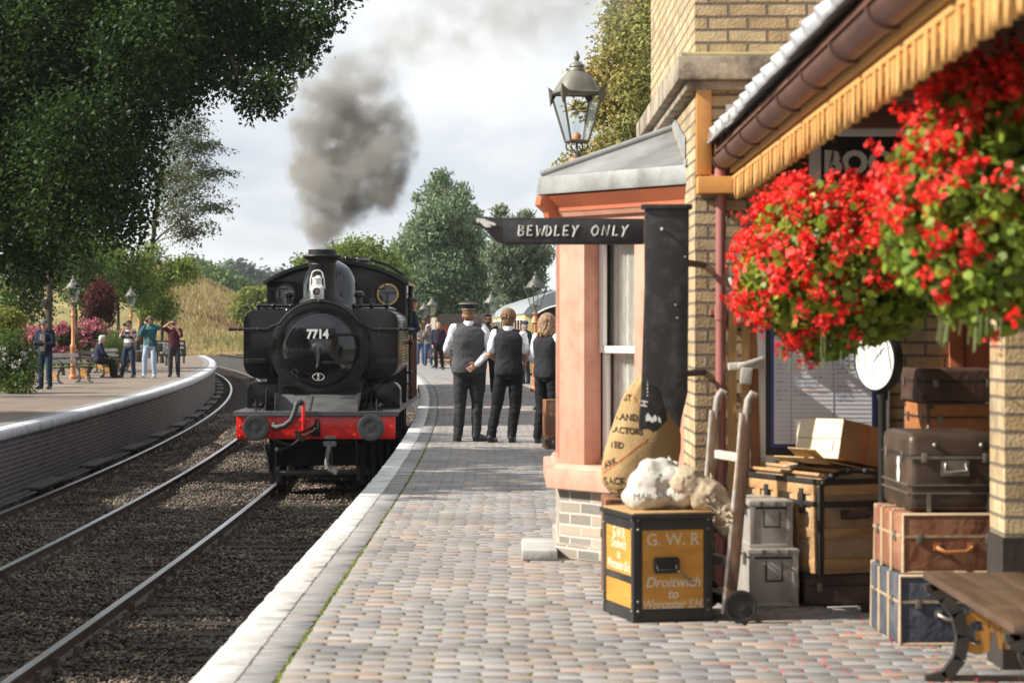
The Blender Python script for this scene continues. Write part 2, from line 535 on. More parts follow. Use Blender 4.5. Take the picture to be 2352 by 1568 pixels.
# loose stones on the bed: nobody could count them
def stones(n, ylo, yhi, pw):
    u = RNG.random(n)
    y = ylo + (yhi - ylo) * u ** pw
    xl = -7.65 - np.maximum(0, y - 20) ** 2 / 1340
    xr = -1.25 - np.maximum(0, y - 20) ** 2 / 1800
    x = xl + (xr - xl) * RNG.random(n)
    base = np.array([(1, 0, 0), (-.5, .87, 0), (-.5, -.87, 0), (.3, .2, .9), (.1, -.1, -.8)])
    faces = np.array([(0, 1, 3), (1, 2, 3), (2, 0, 3), (1, 0, 4), (2, 1, 4), (0, 2, 4)])
    s = (0.014 + 0.020 * RNG.random(n)) * (1 + np.maximum(0, y - 35) / 60)
    a = RNG.random(n) * 2 * PI
    sq = 0.6 + 0.6 * RNG.random((n, 3))
    V = base[None] * sq[:, None, :] + RNG.normal(0, .18, (n, 5, 3))
    V = V * s[:, None, None]
    ca, sa = np.cos(a)[:, None], np.sin(a)[:, None]
    X = V[..., 0] * ca - V[..., 1] * sa + x[:, None]
    Y = V[..., 0] * sa + V[..., 1] * ca + y[:, None]
    # the stones lie low between the rails, heaped a little against the sleepers' ends
    Z = V[..., 2] * 0.75 - 1.128 + (RNG.random(n) * .03)[:, None] + 0.02 * np.sin(x * 3 + y * 0.9)[:, None]
    idx = (faces[None] + (np.arange(n) * 5)[:, None, None]).ravel()
    return np.stack([X, Y, Z], -1).reshape(-1, 3), idx
sv, si = stones(130000, 13.5, 75, 1.6)
st = np_mesh('ballast', sv, 3, si, m_stone)
tag(st, 'dark stone ballast lying loose between the rails of both lines', 'ballast', kind='stuff')

# rails, sleepers and chairs
RP = [(-.035, 0), (.035, 0), (.037, -.012), (.033, -.03), (.012, -.045), (.012, -.10), (.05, -.125), (.05, -.14), (-.05, -.14), (-.05, -.125), (-.012, -.10), (-.012, -.045), (-.033, -.03), (-.037, -.012)]
def rail_mesh(x0, dfun, y0, y1):
    b = MB()
    n = int((y1 - y0) / 3) + 1
    rings = []
    for i in range(n + 1):
        y = y0 + (y1 - y0) * i / n
        rings.append([(x0 + dfun(y) + p[0], y, RAIL + p[1]) for p in RP])
    k = len(RP); o = len(b.v)
    b.rings(rings, 0, True)
    # polished running surface
    b.m = [1 if (len(f) == 4 and all((i % k) in (0, 1) for i in f)) else 0 for f in b.f]
    return b
def sleeper_mesh():
    b = MB()
    b.box((0, 0, -.056), (2.6, .25, .13))
    for sx in (-1, 1):
        cx = sx * .7535
        b.box((cx, 0, .005), (.36, .19, .05), mi=1, taper=.85)
        b.box((cx - .085, 0, .06), (.06, .13, .10), mi=1, taper=.55)
        b.box((cx + .085, 0, .06), (.06, .13, .10), mi=1, taper=.55)
        b.box((cx - .06, .03, .07), (.05, .2, .05), mi=0)
        for q in (-1, 1): b.cyl((cx + q * .15, 0, .02), (cx + q * .15, 0, .055), .02, n=6, mi=1)
    return b
def track(label, xc, dfun, y0, y1, ys0, ys1):
    t = thing('railway_track', label, 'railway track', (0, 0, 0))
    for s in (-1, 1):
        rail_mesh(xc + s * .7535, dfun, y0, y1).build('rail', [m_rail, m_railtop], t, fixn=True)
    first = None
    y = ys0; k = 0
    rr = random.Random(5)
    far = MB(); sm = sleeper_mesh()
    while y < y1 - 3:
        loc = (xc + dfun(y) + rr.uniform(-.04, .04), y + rr.uniform(-.04, .04), RAIL - .155)
        ang = math.atan2(-(dfun(y + 1) - dfun(y)), 1.0) + rr.uniform(-.012, .012)
        if k < 98:
            if first is None:
                first = sm.build('sleeper', [m_sleeper, m_chair], t)
                o = first
            else:
                o = first.copy(); COL.objects.link(o); o.parent = t
            o.location = loc; o.rotation_euler = (0, 0, ang)
        else:
            far.merge(sm, TR(*loc, rz=ang))
        y += .76; k += 1
    if far.v:
        fo = far.build('sleeper_rows', [m_sleeper, m_chair], t, fixn=False); fo['kind'] = 'stuff'
    return t
track('railway track beside the brick platform with the steam engine standing on it', -2.86, dR, -6, 330, 13.5, 0)
track('empty railway track curving beside the far white edged platform', -6.08, dL, -6, 330, 20, 0)
# a point rodding run along the foot of the far platform
rod = MB()
pts = [(-7.35 + dL(y), y, -1.03) for y in range(14, 130, 3)]
rod.tube(pts, .028, 6); rod.tube([(p[0] + .1, p[1], p[2] - .01) for p in pts], .028, 6)
for y in range(15, 128, 3): rod.box((-7.3 + dL(y), y, -1.08), (.3, .12, .1))
for y in range(14, 128, 6): rod.box((-7.3 + dL(y + 1.4) , y + 1.4, -.985), (.28, 2.7, .035), rot=math.atan2(-(dL(y + 1.5) - dL(y)), 1.5))
tag(rod.build('signal_rodding', mat('rodding', (.07, .06, .05), rough=.75, bump=.3)), 'long rodding run on low stools at the foot of the far platform wall', 'rodding')
# boarded crossing between the two platforms at the far end
bc = MB()
for i in range(5):
    bc.box((-9.9 + dL(70) * 0 - 1.0, 118 + i * .28, RAIL + .01), (5.4, .25, .06), rot=.11)
tag(bc.build('foot_crossing', m_sleeper), 'plank foot crossing over the empty track at the far end of the platform', 'crossing')

# ------------------------------------------------------------------ near (right) platform
PAV_Y0, PAV_Y1 = 7.0, 130.0
m_pav = mat('paver', (0.30, 0.277, 0.252), (0.225, 0.208, 0.19), scale=1.1, rough=0.75, bump=0.25, bscale=45, island=0.10, spec=0.3, dirt=(.11, .10, .09), dirt_amt=.6, dirt_scale=.8)
m_pavred = mat('paver_red', (0.32, 0.248, 0.20), (0.27, 0.212, 0.172), scale=3, rough=0.75, bump=0.25, bscale=45, island=0.12, spec=0.3, dirt=(.13, .11, .095), dirt_amt=.6, dirt_scale=.8)
m_pavblue = mat('paver_blue', (0.255, 0.246, 0.24), (0.19, 0.184, 0.182), scale=2, rough=0.62, bump=0.2, bscale=45, island=0.13, spec=0.4, dirt=(.10, .095, .09), dirt_amt=.55, dirt_scale=.8)
m_white = mat('white_edge_paint', (0.60, 0.59, 0.565), (0.48, 0.465, 0.435), scale=5, rough=0.7, bump=0.3, bscale=25, dirt=(.30, .27, .23), dirt_amt=.75, dirt_scale=3.5)
m_joint = mat('sand_joint', (0.17, 0.155, 0.135), (0.055, 0.058, 0.03), scale=7, rough=0.95, spec=0.1)
m_moss = mat('moss', (0.15, 0.20, 0.025), (0.07, 0.09, 0.02), scale=18, rough=0.95, spec=0.1)
m_bluebrick = brick_mat('blue_brick_wall', (.040, .037, .040), (.095, .078, .072), (.23, .195, .165), use_uv=True, weather=(.17, .15, .135), wamt=.5, wscale=.9, ms=.009, bw=.30, bump=.15)
m_conc = mat('platform_fill', (.2, .19, .17), rough=.9)

pb = MB()
yy = [5, 12, 20] + list(range(26, 132, 4))
for a, bb in zip(yy[:-1], yy[1:]):
    pass
n = len(yy)
left = [(-1.36 + dR(y), y) for y in yy]
vs = []
for (x, y) in left:
    vs += [(x, y, -.012), (4.5, y, -.012), (x + .12, y, -.14), (x + .12, y, -1.3)]
fs = []; fw = []
for i in range(n - 1):
    o = 4 * i
    fs += [(o, o + 1, o + 5, o + 4)]; fw += [(o, o + 4, o + 6, o + 2), (o + 2, o + 6, o + 7, o + 3)]
pb.add(vs, fs); pb.add(vs, fw, 2)
pb.add([(-1.36, -25, .0), (4.5, -25, .0), (4.5, PAV_Y0, .0), (-1.36, PAV_Y0, .0), (-1.24, -25, -.14), (-1.24, PAV_Y0, -.14), (-1.24, -25, -1.3), (-1.24, PAV_Y0, -1.3)], [(0, 1, 2, 3), (0, 3, 5, 4), (4, 5, 7, 6)], 1)
plat = pb.build('platform', [m_joint, m_pav, mat('platform_wall_dark', (.05, .045, .042), (.03, .027, .026), scale=4, rough=.9)]); tag(plat, kind='structure')

def bricks(x0, x1, y0, y1, bw, bh, z, jit, gap=.007, skip=None, offs=True, hgt=.03, gxk=1.0):
    """one mesh of separate pavers, each a chamfered block with its own tilt"""
    V, I = [], []
    k = 0
    row = 0
    y = y0
    rr = np.random.default_rng(3)
    cols = []
    while y < y1:
        x = x0 + (0 if not offs else -bw * ((.5 if row % 2 else .02) + rr.uniform(-.05, .05) + .04 * math.sin(row * .7)))
        while x < x1 - .01:
            bl_ = bw * (1 + (rr.uniform(-.03, .03) if offs else 0))
            xa, xb = max(x, x0), min(x + bl_, x1)
            if xb - xa > .04 and not (skip and skip((xa + xb) / 2, y)):
                cols.append((xa, xb, y, y + bh))
            x += bl_
        y += bh; row += 1
    cols = np.array(cols)
    nb = len(cols)
    dz = rr.normal(0, jit, nb); tx = rr.normal(0, jit * 1.0, nb); ty = rr.normal(0, jit * .9, nb)
    g = gap / 2 * (1 + rr.random(nb) * .8); gx = g * gxk; c = .0045
    d = np.vectorize(dR)(cols[:, 2])
    jx = rr.normal(0, .002, nb)
    xa, xb, ya, yb = cols[:, 0] + d + gx + jx, cols[:, 1] + d - gx + jx, cols[:, 2] + g, cols[:, 3] - g
    P = np.zeros((nb, 12, 3))
    for i, (sx, sy) in enumerate(((0, 0), (1, 0), (1, 1), (0, 1))):
        X = xb if sx else xa; Y = yb if sy else ya
        zt = z + dz + (1 if sx else -1) * tx + (1 if sy else -1) * ty
        P[:, i] = np.stack([X, Y, np.full(nb, z - hgt)], -1)
        P[:, 4 + i] = np.stack([X, Y, zt - c * .8], -1)
        P[:, 8 + i] = np.stack([X + (-c if sx else c), Y + (-c if sy else c), zt], -1)
    fc = []
    for o in (0, 4):
        for i in range(4):
            j = (i + 1) % 4
            fc.append((o + i, o + j, o + 4 + j, o + 4 + i))
    fc.append((8, 9, 10, 11))
    fc = np.array(fc)
    sel = rr.random(nb)
    idx = (fc[None] + (np.arange(nb) * 12)[:, None, None])
    return P.reshape(-1, 3), idx, sel, fc.shape[0]
def brick_obj(name, args, mats, probs, parent=None, **kw):
    V, idx, sel, nf = bricks(*args, **kw)
    o = np_mesh(name, V, 4, idx.ravel(), mats, parent)
    mi = np.zeros(len(sel), dtype=np.int32); acc = 0
    for q, p in enumerate(probs):
        mi[(sel >= acc) & (sel < acc + p)] = q; acc += p
    o.data.polygons.foreach_set('material_index', np.repeat(mi, nf))
    return o
in_bld = lambda x, y: x > 1.2 and 14.6 < y < 19.5
pv = brick_obj('paving', (-1.04, 3.6, PAV_Y0, 74, .225, .113, 0.0, .0007), [m_pav, m_pavred, m_pavblue], (.50, .17, .33), skip=in_bld, gap=.0034, gxk=2.6)
tag(pv, kind='structure')
eb = brick_obj('platform_border', (-1.215, -1.045, PAV_Y0, 100, .17, .076, 0.002, .0012), [m_pav, m_pavblue], (.3, .7), offs=False, gap=.005)
tag(eb, kind='structure')
we = brick_obj('platform_edge', (-1.42, -1.215, PAV_Y0, 110, .205, .30, 0.004, .0012), [m_white], (1.0,), offs=False, hgt=.14, gap=.004)
tag(we, kind='structure')
far = MB()
ys2 = list(range(74, 132, 4))
far.add([p for y in ys2 for p in ((-1.04 + dR(y), y, 0), (4.5, y, 0))], [(2 * i, 2 * i + 1, 2 * i + 3, 2 * i + 2) for i in range(len(ys2) - 1)])
tag(far.build('platform_surface', m_pavblue), kind='structure')
# moss in the joint along the border and in the perpends of the paving
mo_v, mo_i = [], []
def moss_tuft(x, y, s, z=.002):
    k = len(mo_v)
    n = 6
    for i in range(n):
        a = 2 * PI * i / n
        rr_ = s * random.uniform(.6, 1.2)
        mo_v.append((x + rr_ * math.cos(a), y + rr_ * math.sin(a) * .8, z - .004))
    mo_v.append((x, y, z + s * .28))
    for i in range(n): mo_i.extend((k + i, k + (i + 1) % n, k + n))
y = 9.5
while y < 34:
    if (math.sin(y * 1.3) + math.sin(y * .47 + 1) + 1.1 * math.sin(y * 5.3) + random.uniform(-1.3, 1.3)) > -.35:
        moss_tuft(-1.042 + dR(y) + random.uniform(-.010, .014), y, random.uniform(.006, .019))
    y += random.uniform(.012, .045)
for i in range(650):
    y = 9.5 + 14 * random.random() ** 1.6
    row = round((y - PAV_Y0) / .113); yb = PAV_Y0 + row * .113 + .056
    x = -1.04 + (0 if row % 2 == 0 else .1125) + .225 * random.randint(0, 15)
    if math.sin(x * 2.1 + y * .7) + random.uniform(-.9, .9) > .25:
        moss_tuft(x + random.uniform(-.006, .006), yb + random.uniform(-.03, .03), random.uniform(.008, .019))
mo = np_mesh('moss', mo_v, 3, mo_i, m_moss)
tag(mo, 'bright green moss growing in the joints of the brick paving', 'moss', kind='stuff')

# ------------------------------------------------------------------ far (left) platform
m_lsurf = mat('far_platform_surface', (0.215, 0.165, 0.125), (0.16, 0.13, 0.105), scale=1.2, rough=0.85, bump=0.3, bscale=25, spec=.25, dirt=(.26, .215, .17), dirt_amt=.6, dirt_scale=.6)
m_cope = mat('white_coping', (0.62, 0.62, 0.63), (0.50, 0.50, 0.51), scale=6, rough=0.75, bump=.7, bscale=14, dirt=(.22, .21, .21), dirt_amt=.7, dirt_scale=3)
LE = -7.45
ylist = [8, 14, 20] + list(range(24, 134, 2))
lp = MB()
vs = []
for y in ylist:
    x = LE + dL(y)
    vs += [(x - 8 - max(0, y - 50) * .12, y, -.01), (x - .55, y, -.008)]
lp.add(vs, [(2 * i, 2 * i + 1, 2 * i + 3, 2 * i + 2) for i in range(len(ylist) - 1)])
lpo = lp.build('platform_surface', m_lsurf); tag(lpo, kind='structure')
lb = MB()
vs = []
for y in ylist:
    x = LE + dL(y)
    vs += [(x - .56, y, -.004), (x - .28, y, -.004)]
lb.add(vs, [(2 * i, 2 * i + 1, 2 * i + 3, 2 * i + 2) for i in range(len(ylist) - 1)])
tag(lb.build('platform_border', m_pavblue), kind='structure')
lw = MB(); rings = []
for y in ylist:
    x = LE + dL(y)
    prof = [(-.30, 0.0), (-.06, .004), (-.02, -.012), (0, -.045), (.002, -.12), (-.02, -.15), (-.30, -.15)]
    rings.append([(x + p[0] + .006 * math.sin(y * 3.1), y, p[1]) for p in prof])
lw.rings(rings)
tag(lw.build('platform_edge', m_cope, smooth=50), kind='structure')
wv, wf, wuv = [], [], []
acc = 0; px_ = None
for i, y in enumerate(ylist):
    x = LE + dL(y) - .05
    if px_: acc += math.hypot(x - px_[0], y - px_[1])
    px_ = (x, y)
    wv += [(x, y, -.15), (x, y, -1.2)]; wuv += [(acc, -.15), (acc, -1.2)]
wf = [(2 * i, 2 * i + 2, 2 * i + 3, 2 * i + 1) for i in range(len(ylist) - 1)]
k = len(wv)
x, y = px_
wv += [(x - 14, y, -.01), (x - 14, y, -1.2)]; wuv += [(acc + 14, -.01), (acc + 14, -1.2)]
wf.append((k - 2, k, k + 1, k - 1))
mw = MB(); mw.add(wv, wf)
lwall = mw.build('platform_wall', m_bluebrick, fixn=False)
uvl = lwall.data.uv_layers.new(name='UVMap')
for lpp in lwall.data.loops: uvl.data[lpp.index].uv = wuv[lpp.vertex_index]
tag(lwall, kind='structure')
# mown grass plot behind the benches and the bank behind the platform
lg = MB()
for (cx_, cy_, rx, ry) in ((-19.3, 97, 4.0, 9),):
    lg.add([(cx_ + rx * math.cos(a), cy_ + ry * math.sin(a), .012) for a in [2 * PI * i / 20 for i in range(20)]], [tuple(range(20))])
tag(lg.build('lawn', mat('lawn_turf', (.09, .19, .025), (.06, .13, .02), scale=3, rough=.95, bump=.5, bscale=60, spec=.1)), kind='structure')

# ------------------------------------------------------------------ the hill with dry grass beyond the line
def hill_z(x, y):
    u = min(1, max(0, (y - 232) / 75))
    u = u * u * (3 - 2 * u)
    px = x / y * F + CX
    # crest height read along the line of sight, kept as real height at its own distance
    t = min(1, max(0, (px - 380) / 330)); t = t * t * (3 - 2 * t)
    top = 8.2 * (1 - t) + 1.2 * t
    top += .7 * math.sin(x * .11) + .4 * math.sin(x * .27 + y * .05)
    dn = 1 if y < 330 else max(0.2, 1 - (y - 330) / 200)
    return -1.2 + max(0, top + 1.2) * u * dn
hv, hf = [], []
NX, NY = 90, 70
for j in range(NY):
    y = 225 + (470 - 225) * (j / (NY - 1)) ** 1.3
    for i in range(NX):
        x = -110 + 125 * i / (NX - 1)
        hv.append((x, y, hill_z(x, y) + (.12 * math.sin(x * 1.7 + y) if 0 < j else 0)))
for j in range(NY - 1):
    for i in range(NX - 1):
        hf.append((j * NX + i, j * NX + i + 1, (j + 1) * NX + i + 1, (j + 1) * NX + i))
hm = MB(); hm.add(hv, hf)
tag(hm.build('hill', m_dry, smooth=180, fixn=False), kind='structure')

# tall dry grass on the hill, blade tufts
def blades(pts, hts, wid, lean, name, mats, sel=None):
    n = len(pts)
    a = RNG.random(n) * PI
    w = wid * (.6 + .8 * RNG.random(n)); hh = hts
    la = RNG.random(n) * 2 * PI; ll = lean * hh * RNG.random(n)
    dx, dy = np.cos(a) * w / 2, np.sin(a) * w / 2
    V = np.zeros((n, 3, 3))
    V[:, 0] = pts + np.stack([-dx, -dy, np.zeros(n)], -1)
    V[:, 1] = pts + np.stack([dx, dy, np.zeros(n)], -1)
    V[:, 2] = pts + np.stack([np.cos(la) * ll, np.sin(la) * ll, hh], -1)
    o = np_mesh(name, V.reshape(-1, 3), 3, np.arange(n * 3), mats)
    if sel is not None: o.data.polygons.foreach_set('material_index', sel.astype(np.int32))
    return o
m_straw = mat('straw', (0.42, 0.33, 0.15), (0.30, 0.23, 0.10), scale=.4, rough=.9, island=.35, spec=.1, transl=.25)
m_grassg = mat('rough_grass', (0.16, 0.19, 0.05), (0.22, 0.2, 0.07), scale=.4, rough=.9, island=.35, spec=.1, transl=.25)
m_bracken = mat('bracken', (0.22, 0.12, 0.055), (0.14, 0.09, 0.04), scale=.4, rough=.9, island=.35, spec=.1, transl=.2)
N = 70000
y = 226 + 130 * RNG.random(N) ** 1.25
px = 330 + 470 * RNG.random(N)
x = (px - CX) / F * y
z = np.array([hill_z(a, b) for a, b in zip(x, y)])
cl = np.sin(x * .23 + 1.3 * np.sin(y * .11)) + np.sin(y * .19 + x * .07) + RNG.normal(0, .6, N)
hgt = (.35 + .45 * RNG.random(N)) * (1 + .5 * (cl > 1)) * np.where(y < 240, .6, 1)
sel = np.where(cl > 1.25, 1, np.where((cl < -1.4) & (z > .8), 2, 0))
gr = blades(np.stack([x, y, z - .05], -1), hgt, .16, .5, 'grass', [m_straw, m_grassg, m_bracken], sel)
tag(gr, 'tall dry straw coloured grass covering the hill beyond the line', 'grass', kind='stuff')
# ================================================================== LOCOMOTIVE
m_blk = mat('gloss_black_paint', (0.006, 0.006, 0.0065), (0.010, 0.0095, 0.009), scale=3, rough=0.22, coat=0.15, spec=.3, roughvar=.08, dirt=(.03, .026, .022), dirt_amt=.22, dirt_scale=2.4)
m_door = mat('polished_black_paint', (0.008, 0.008, 0.009), (0.010, 0.010, 0.011), scale=2, rough=0.08, coat=.35, spec=.5)
m_sbx = mat('smokebox_black', (0.014, 0.014, 0.015), (0.009, 0.009, 0.0095), scale=4, rough=0.5, bump=.12, bscale=20, spec=.3, dirt=(.05, .045, .04), dirt_amt=.25)
m_soot = mat('sooty_iron', (0.014, 0.0135, 0.013), (0.008, 0.0075, 0.0075), scale=7, rough=0.7, bump=.25, bscale=30, spec=.3, dirt=(.05, .04, .032), dirt_amt=.35)
m_plate = mat('worn_footplate', (0.12, 0.12, 0.12), (0.065, 0.065, 0.067), scale=4, rough=0.5, metal=.2, bump=.15, dirt=(.03, .03, .03), dirt_amt=.6)
m_red = mat('buffer_beam_red', (0.78, 0.020, 0.014), (0.68, 0.016, 0.011), scale=5, rough=0.35, coat=.3, dirt=(.2, .02, .015), dirt_amt=.4)
m_iron = mat('buffer_steel', (0.075, 0.08, 0.08), (0.04, 0.042, 0.042), scale=12, rough=0.5, metal=.5, bump=.2, bscale=40)
m_wp = mat('white_enamel', (0.75, 0.75, 0.73), (0.66, 0.66, 0.64), scale=10, rough=.4, dirt=(.3, .27, .22), dirt_amt=.4)
m_brass = mat('brass', (0.62, 0.42, 0.16), (0.5, 0.33, 0.12), scale=9, rough=.28, metal=1.0)
m_rub = mat('rubber_hose', (0.045, 0.05, 0.048), (0.028, 0.03, 0.03), scale=20, rough=.6)
m_dglass = mat('cab_glass', (0.03, 0.035, 0.045), (0.02, 0.022, 0.03), scale=2, rough=.05, spec=.8)
m_maroon = mat('maroon_paint', (0.085, 0.018, 0.016), (0.065, 0.014, 0.013), scale=2, rough=.3, coat=.4)
m_letter = mat('white_letter_paint', (0.80, 0.79, 0.75), (0.74, 0.73, 0.69), scale=12, rough=.5)

LOC = (-3.01, 37.1, RAIL)
E = thing('steam_locomotive', 'black pannier tank steam engine with red buffer beam and number 7714', 'steam engine', LOC)

def rivets(b, pts, r=.013, d=(0, -1, 0), mi=0):
    d = Vector(d)
    for p in pts: b.cyl(Vector(p), Vector(p) + d * r * .8, r, r * .6, n=7, mi=mi)

b = MB(); b.bx(-1.22, 1.22, 0, .035, .81, 1.2)
for sx in (-1, 1):
    b.bx(sx * 1.22, sx * .68, -.014, .0, .82, 1.19)
rv = []
for sx in (-1, 1):
    for z in (.86, 1.0, 1.14):
        rv += [(sx * 1.16, -.014, z), (sx * .72, -.014, z)]
    for x in (.6, .42, .24, .1):
        rv += [(sx * x, 0, 1.15), (sx * x, 0, .87)]
    rv += [(sx * .95, -.014, 1.16), (sx * .95, -.014, .85), (sx * .55, 0, 1.0), (sx * .3, 0, 1.0)]
rivets(b, rv, .02)
b.build('buffer_beam', m_red, E, bevel=.004)
b = MB(); b.bx(-1.27, 1.27, -.05, 9.0, 1.2, 1.228); b.bx(-1.27, 1.27, -.05, -.035, 1.16, 1.2)
rivets(b, [(x, -.02, 1.228) for x in np.linspace(-1.2, 1.2, 17)], .014, (0, 0, 1))
b.bx(.45, .457, -.03, .85, 1.228, 1.236); b.bx(-.75, -.743, -.03, .85, 1.228, 1.236)
b.build('running_plate', m_plate, E, bevel=.003)
for sx in (-1, 1):
    b = MB()
    b.lathe([(.0, .02), (.17, .02), (.17, -.03), (.13, -.05), (.115, -.24), (.08, -.245), (.08, -.40)], 24, (sx * .87, 0, 1.0), 'Y', 0)
    b.lathe([(.07, -.385), (.19, -.395), (.205, -.41), (.205, -.435), (.198, -.45), (.12, -.462), (.115, -.460), (.05, -.468), (.0, -.47)], 32, (sx * .87, 0, 1.0), 'Y', 1)
    b.build('buffer', [m_soot, m_iron], E, smooth=35)

# smokebox
zc = 2.186
prof = [(.64, 1.36), (.645, 1.5)]
prof += [(.66, 1.62)] + [(.775 * math.cos(R(a)), zc + .775 * math.sin(R(a))) for a in range(-38, 219, 6)] + [(-.66, 1.62), (-.645, 1.5), (-.64, 1.36)]
b = MB(); b.prism(prof, .78, 2.2)
ringp = [(p[0] * .985, zc + (p[1] - zc) * .985 + .0) for p in prof]
b.build('smokebox', m_sbx, E, bevel=.01)
b = MB()
pts = [(.70 * math.cos(R(a)), .765, zc + .70 * math.sin(R(a))) for a in range(-35, 216, 5)]
b.lathe([(.612, 0), (.615, -.02), (.66, -.03), (.70, -.022), (.745, -.012), (.76, .01), (.612, .01)], 56, (0, .78, zc), 'Y', 0, caps=False)
rivets(b, [(.70 * math.cos(R(a)), .757, zc + .70 * math.sin(R(a))) for a in range(-30, 220, 12)], .012)
rivets(b, [(x, .78, 1.53) for x in np.linspace(-.58, .58, 18)], .011)
rivets(b, [(sx * .60, .78, z) for sx in (-1, 1) for z in np.linspace(1.42, 1.75, 5)], .011)
b.bx(-.645, .645, .765, .78, 1.455, 1.475)
for sx in (-1, 1): b.bx(sx * .60, sx * .36, .69, .78, 1.60, 1.612); b.bx(sx * .60, sx * .36, .775, .78, 1.55, 1.6)
b.build('smokebox_ring', m_sbx, E, smooth=35)
D = MB()
pf = [(.0, -.185), (.10, -.183), (.22, -.170), (.34, -.146), (.44, -.112), (.52, -.072), (.575, -.032), (.594, -.006), (.597, .0)]
D.lathe(pf, 64, (0, .765, zc), 'Y', 0)
do = D.build('smokebox_door', m_door, E, smooth=60)
b = MB()
b.tube([(.60 * math.cos(R(a)), .755, zc + .60 * math.sin(R(a))) for a in range(0, 361, 6)], .012, 6)
for z, x0 in ((2.417, .24), (1.977, .05)):
    pts = []
    for i in range(9):
        x = x0 + (.64 - x0) * i / 8
        rr_ = math.hypot(x, z - zc)
        dep = np.interp(rr_, [p[0] for p in pf], [p[1] for p in pf])
        pts.append((x, .765 + dep - .012, z))
    for p, q in zip(pts[:-1], pts[1:]):
        b.tube([p, q], .016, 6)
        b.tube([(p[0], p[1], p[2] - .02), (q[0], q[1], q[2] - .02)], .014, 6)
b.cyl((.65, .72, 1.86), (.65, .72, 2.5), .018); b.box((.65, .74, 2.42), (.05, .06, .14)); b.box((.65, .74, 1.98), (.05, .06, .14))
b.build('door_hinge', m_blk, do, smooth=35)
b = MB()
b.lathe([(.10, -.17), (.10, -.19), (.085, -.20), (.05, -.205), (.045, -.25), (.0, -.255)], 20, (-.01, .765, zc), 'Y')
b.tube([(-.015, .52, zc), (-.02, .51, zc - .12), (-.022, .51, zc - .27)], [.022, .017, .014], 8); b.ell((-.022, .51, zc - .28), .02)
b.tube([(-.01, .485, zc), (.01, .475, zc - .10), (-.005, .475, zc - .24)], [.022, .016, .013], 8); b.ell((-.005, .475, zc - .25), .018)
b.build('door_handle', mat('bright_steel', (.10, .10, .105), (.06, .06, .065), rough=.35, metal=.7), do, smooth=35)
b = MB(); b.box((-.017, .60, 2.418), (.53, .02, .165), mi=0); b.tube([(-.282, .588, 2.336), (.248, .588, 2.336), (.248, .588, 2.5), (-.282, .588, 2.5), (-.282, .588, 2.336)], .006, 4)
np_ = b.build('number_plate', m_blk, E, bevel=.003)
tm = MB(); tm.merge(text_mb('7714', .192, .004, bold=.009, sx=.86, space=1.04), TR(-.02, .586, 2.351)); tm.build('lettering', m_letter, np_)
b = MB(); b.lathe([(.0, -.01), (.09, -.012), (.10, .0), (.10, .012)], 28, (-.01, .612, 1.747), 'Y', sx=1, sy=.62)
sp_ = b.build('shed_plate', m_blk, E, smooth=40)
tm = MB(); tm.merge(text_mb('6', .06, .003, bold=.002), TR(-.01, .598, 1.755)); tm.merge(text_mb('C', .05, .003, bold=.002), TR(-.01, .598, 1.705))
tm.tube([(-.01 + .09 * math.cos(R(a)), .60, 1.747 + .055 * math.sin(R(a))) for a in range(0, 361, 12)], .003, 4)
tm.build('lettering', m_letter, sp_)

# apron below the smokebox
b = MB(); b.prism([(0, 0)] * 0 or [(.12, 1.229), (.70, 1.42), (.74, 1.47), (.78, 1.47), (.78, 1.2), (.12, 1.2)], -.645, .645, 0, Matrix(((0, 1, 0, 0), (1, 0, 0, 0), (0, 0, 1, 0), (0, 0, 0, 1))))
b.bx(-.645, -.63, .1, .78, 1.225, 1.5); b.bx(.63, .645, .1, .78, 1.225, 1.5); b.box((-.12, .42, 1.345), (.012, .66, .012), (.318, 0, 0))
rivets(b, [(x, .42, 1.33) for x in (-.55, -.2, .25, .55)], .012, (0, -.3, 1))
b.build('apron_plate', mat('apron_grey', (.105, .105, .104), (.06, .06, .06), scale=3, rough=.5, metal=.1, dirt=(.04, .04, .04), dirt_amt=.5), E, bevel=.003)

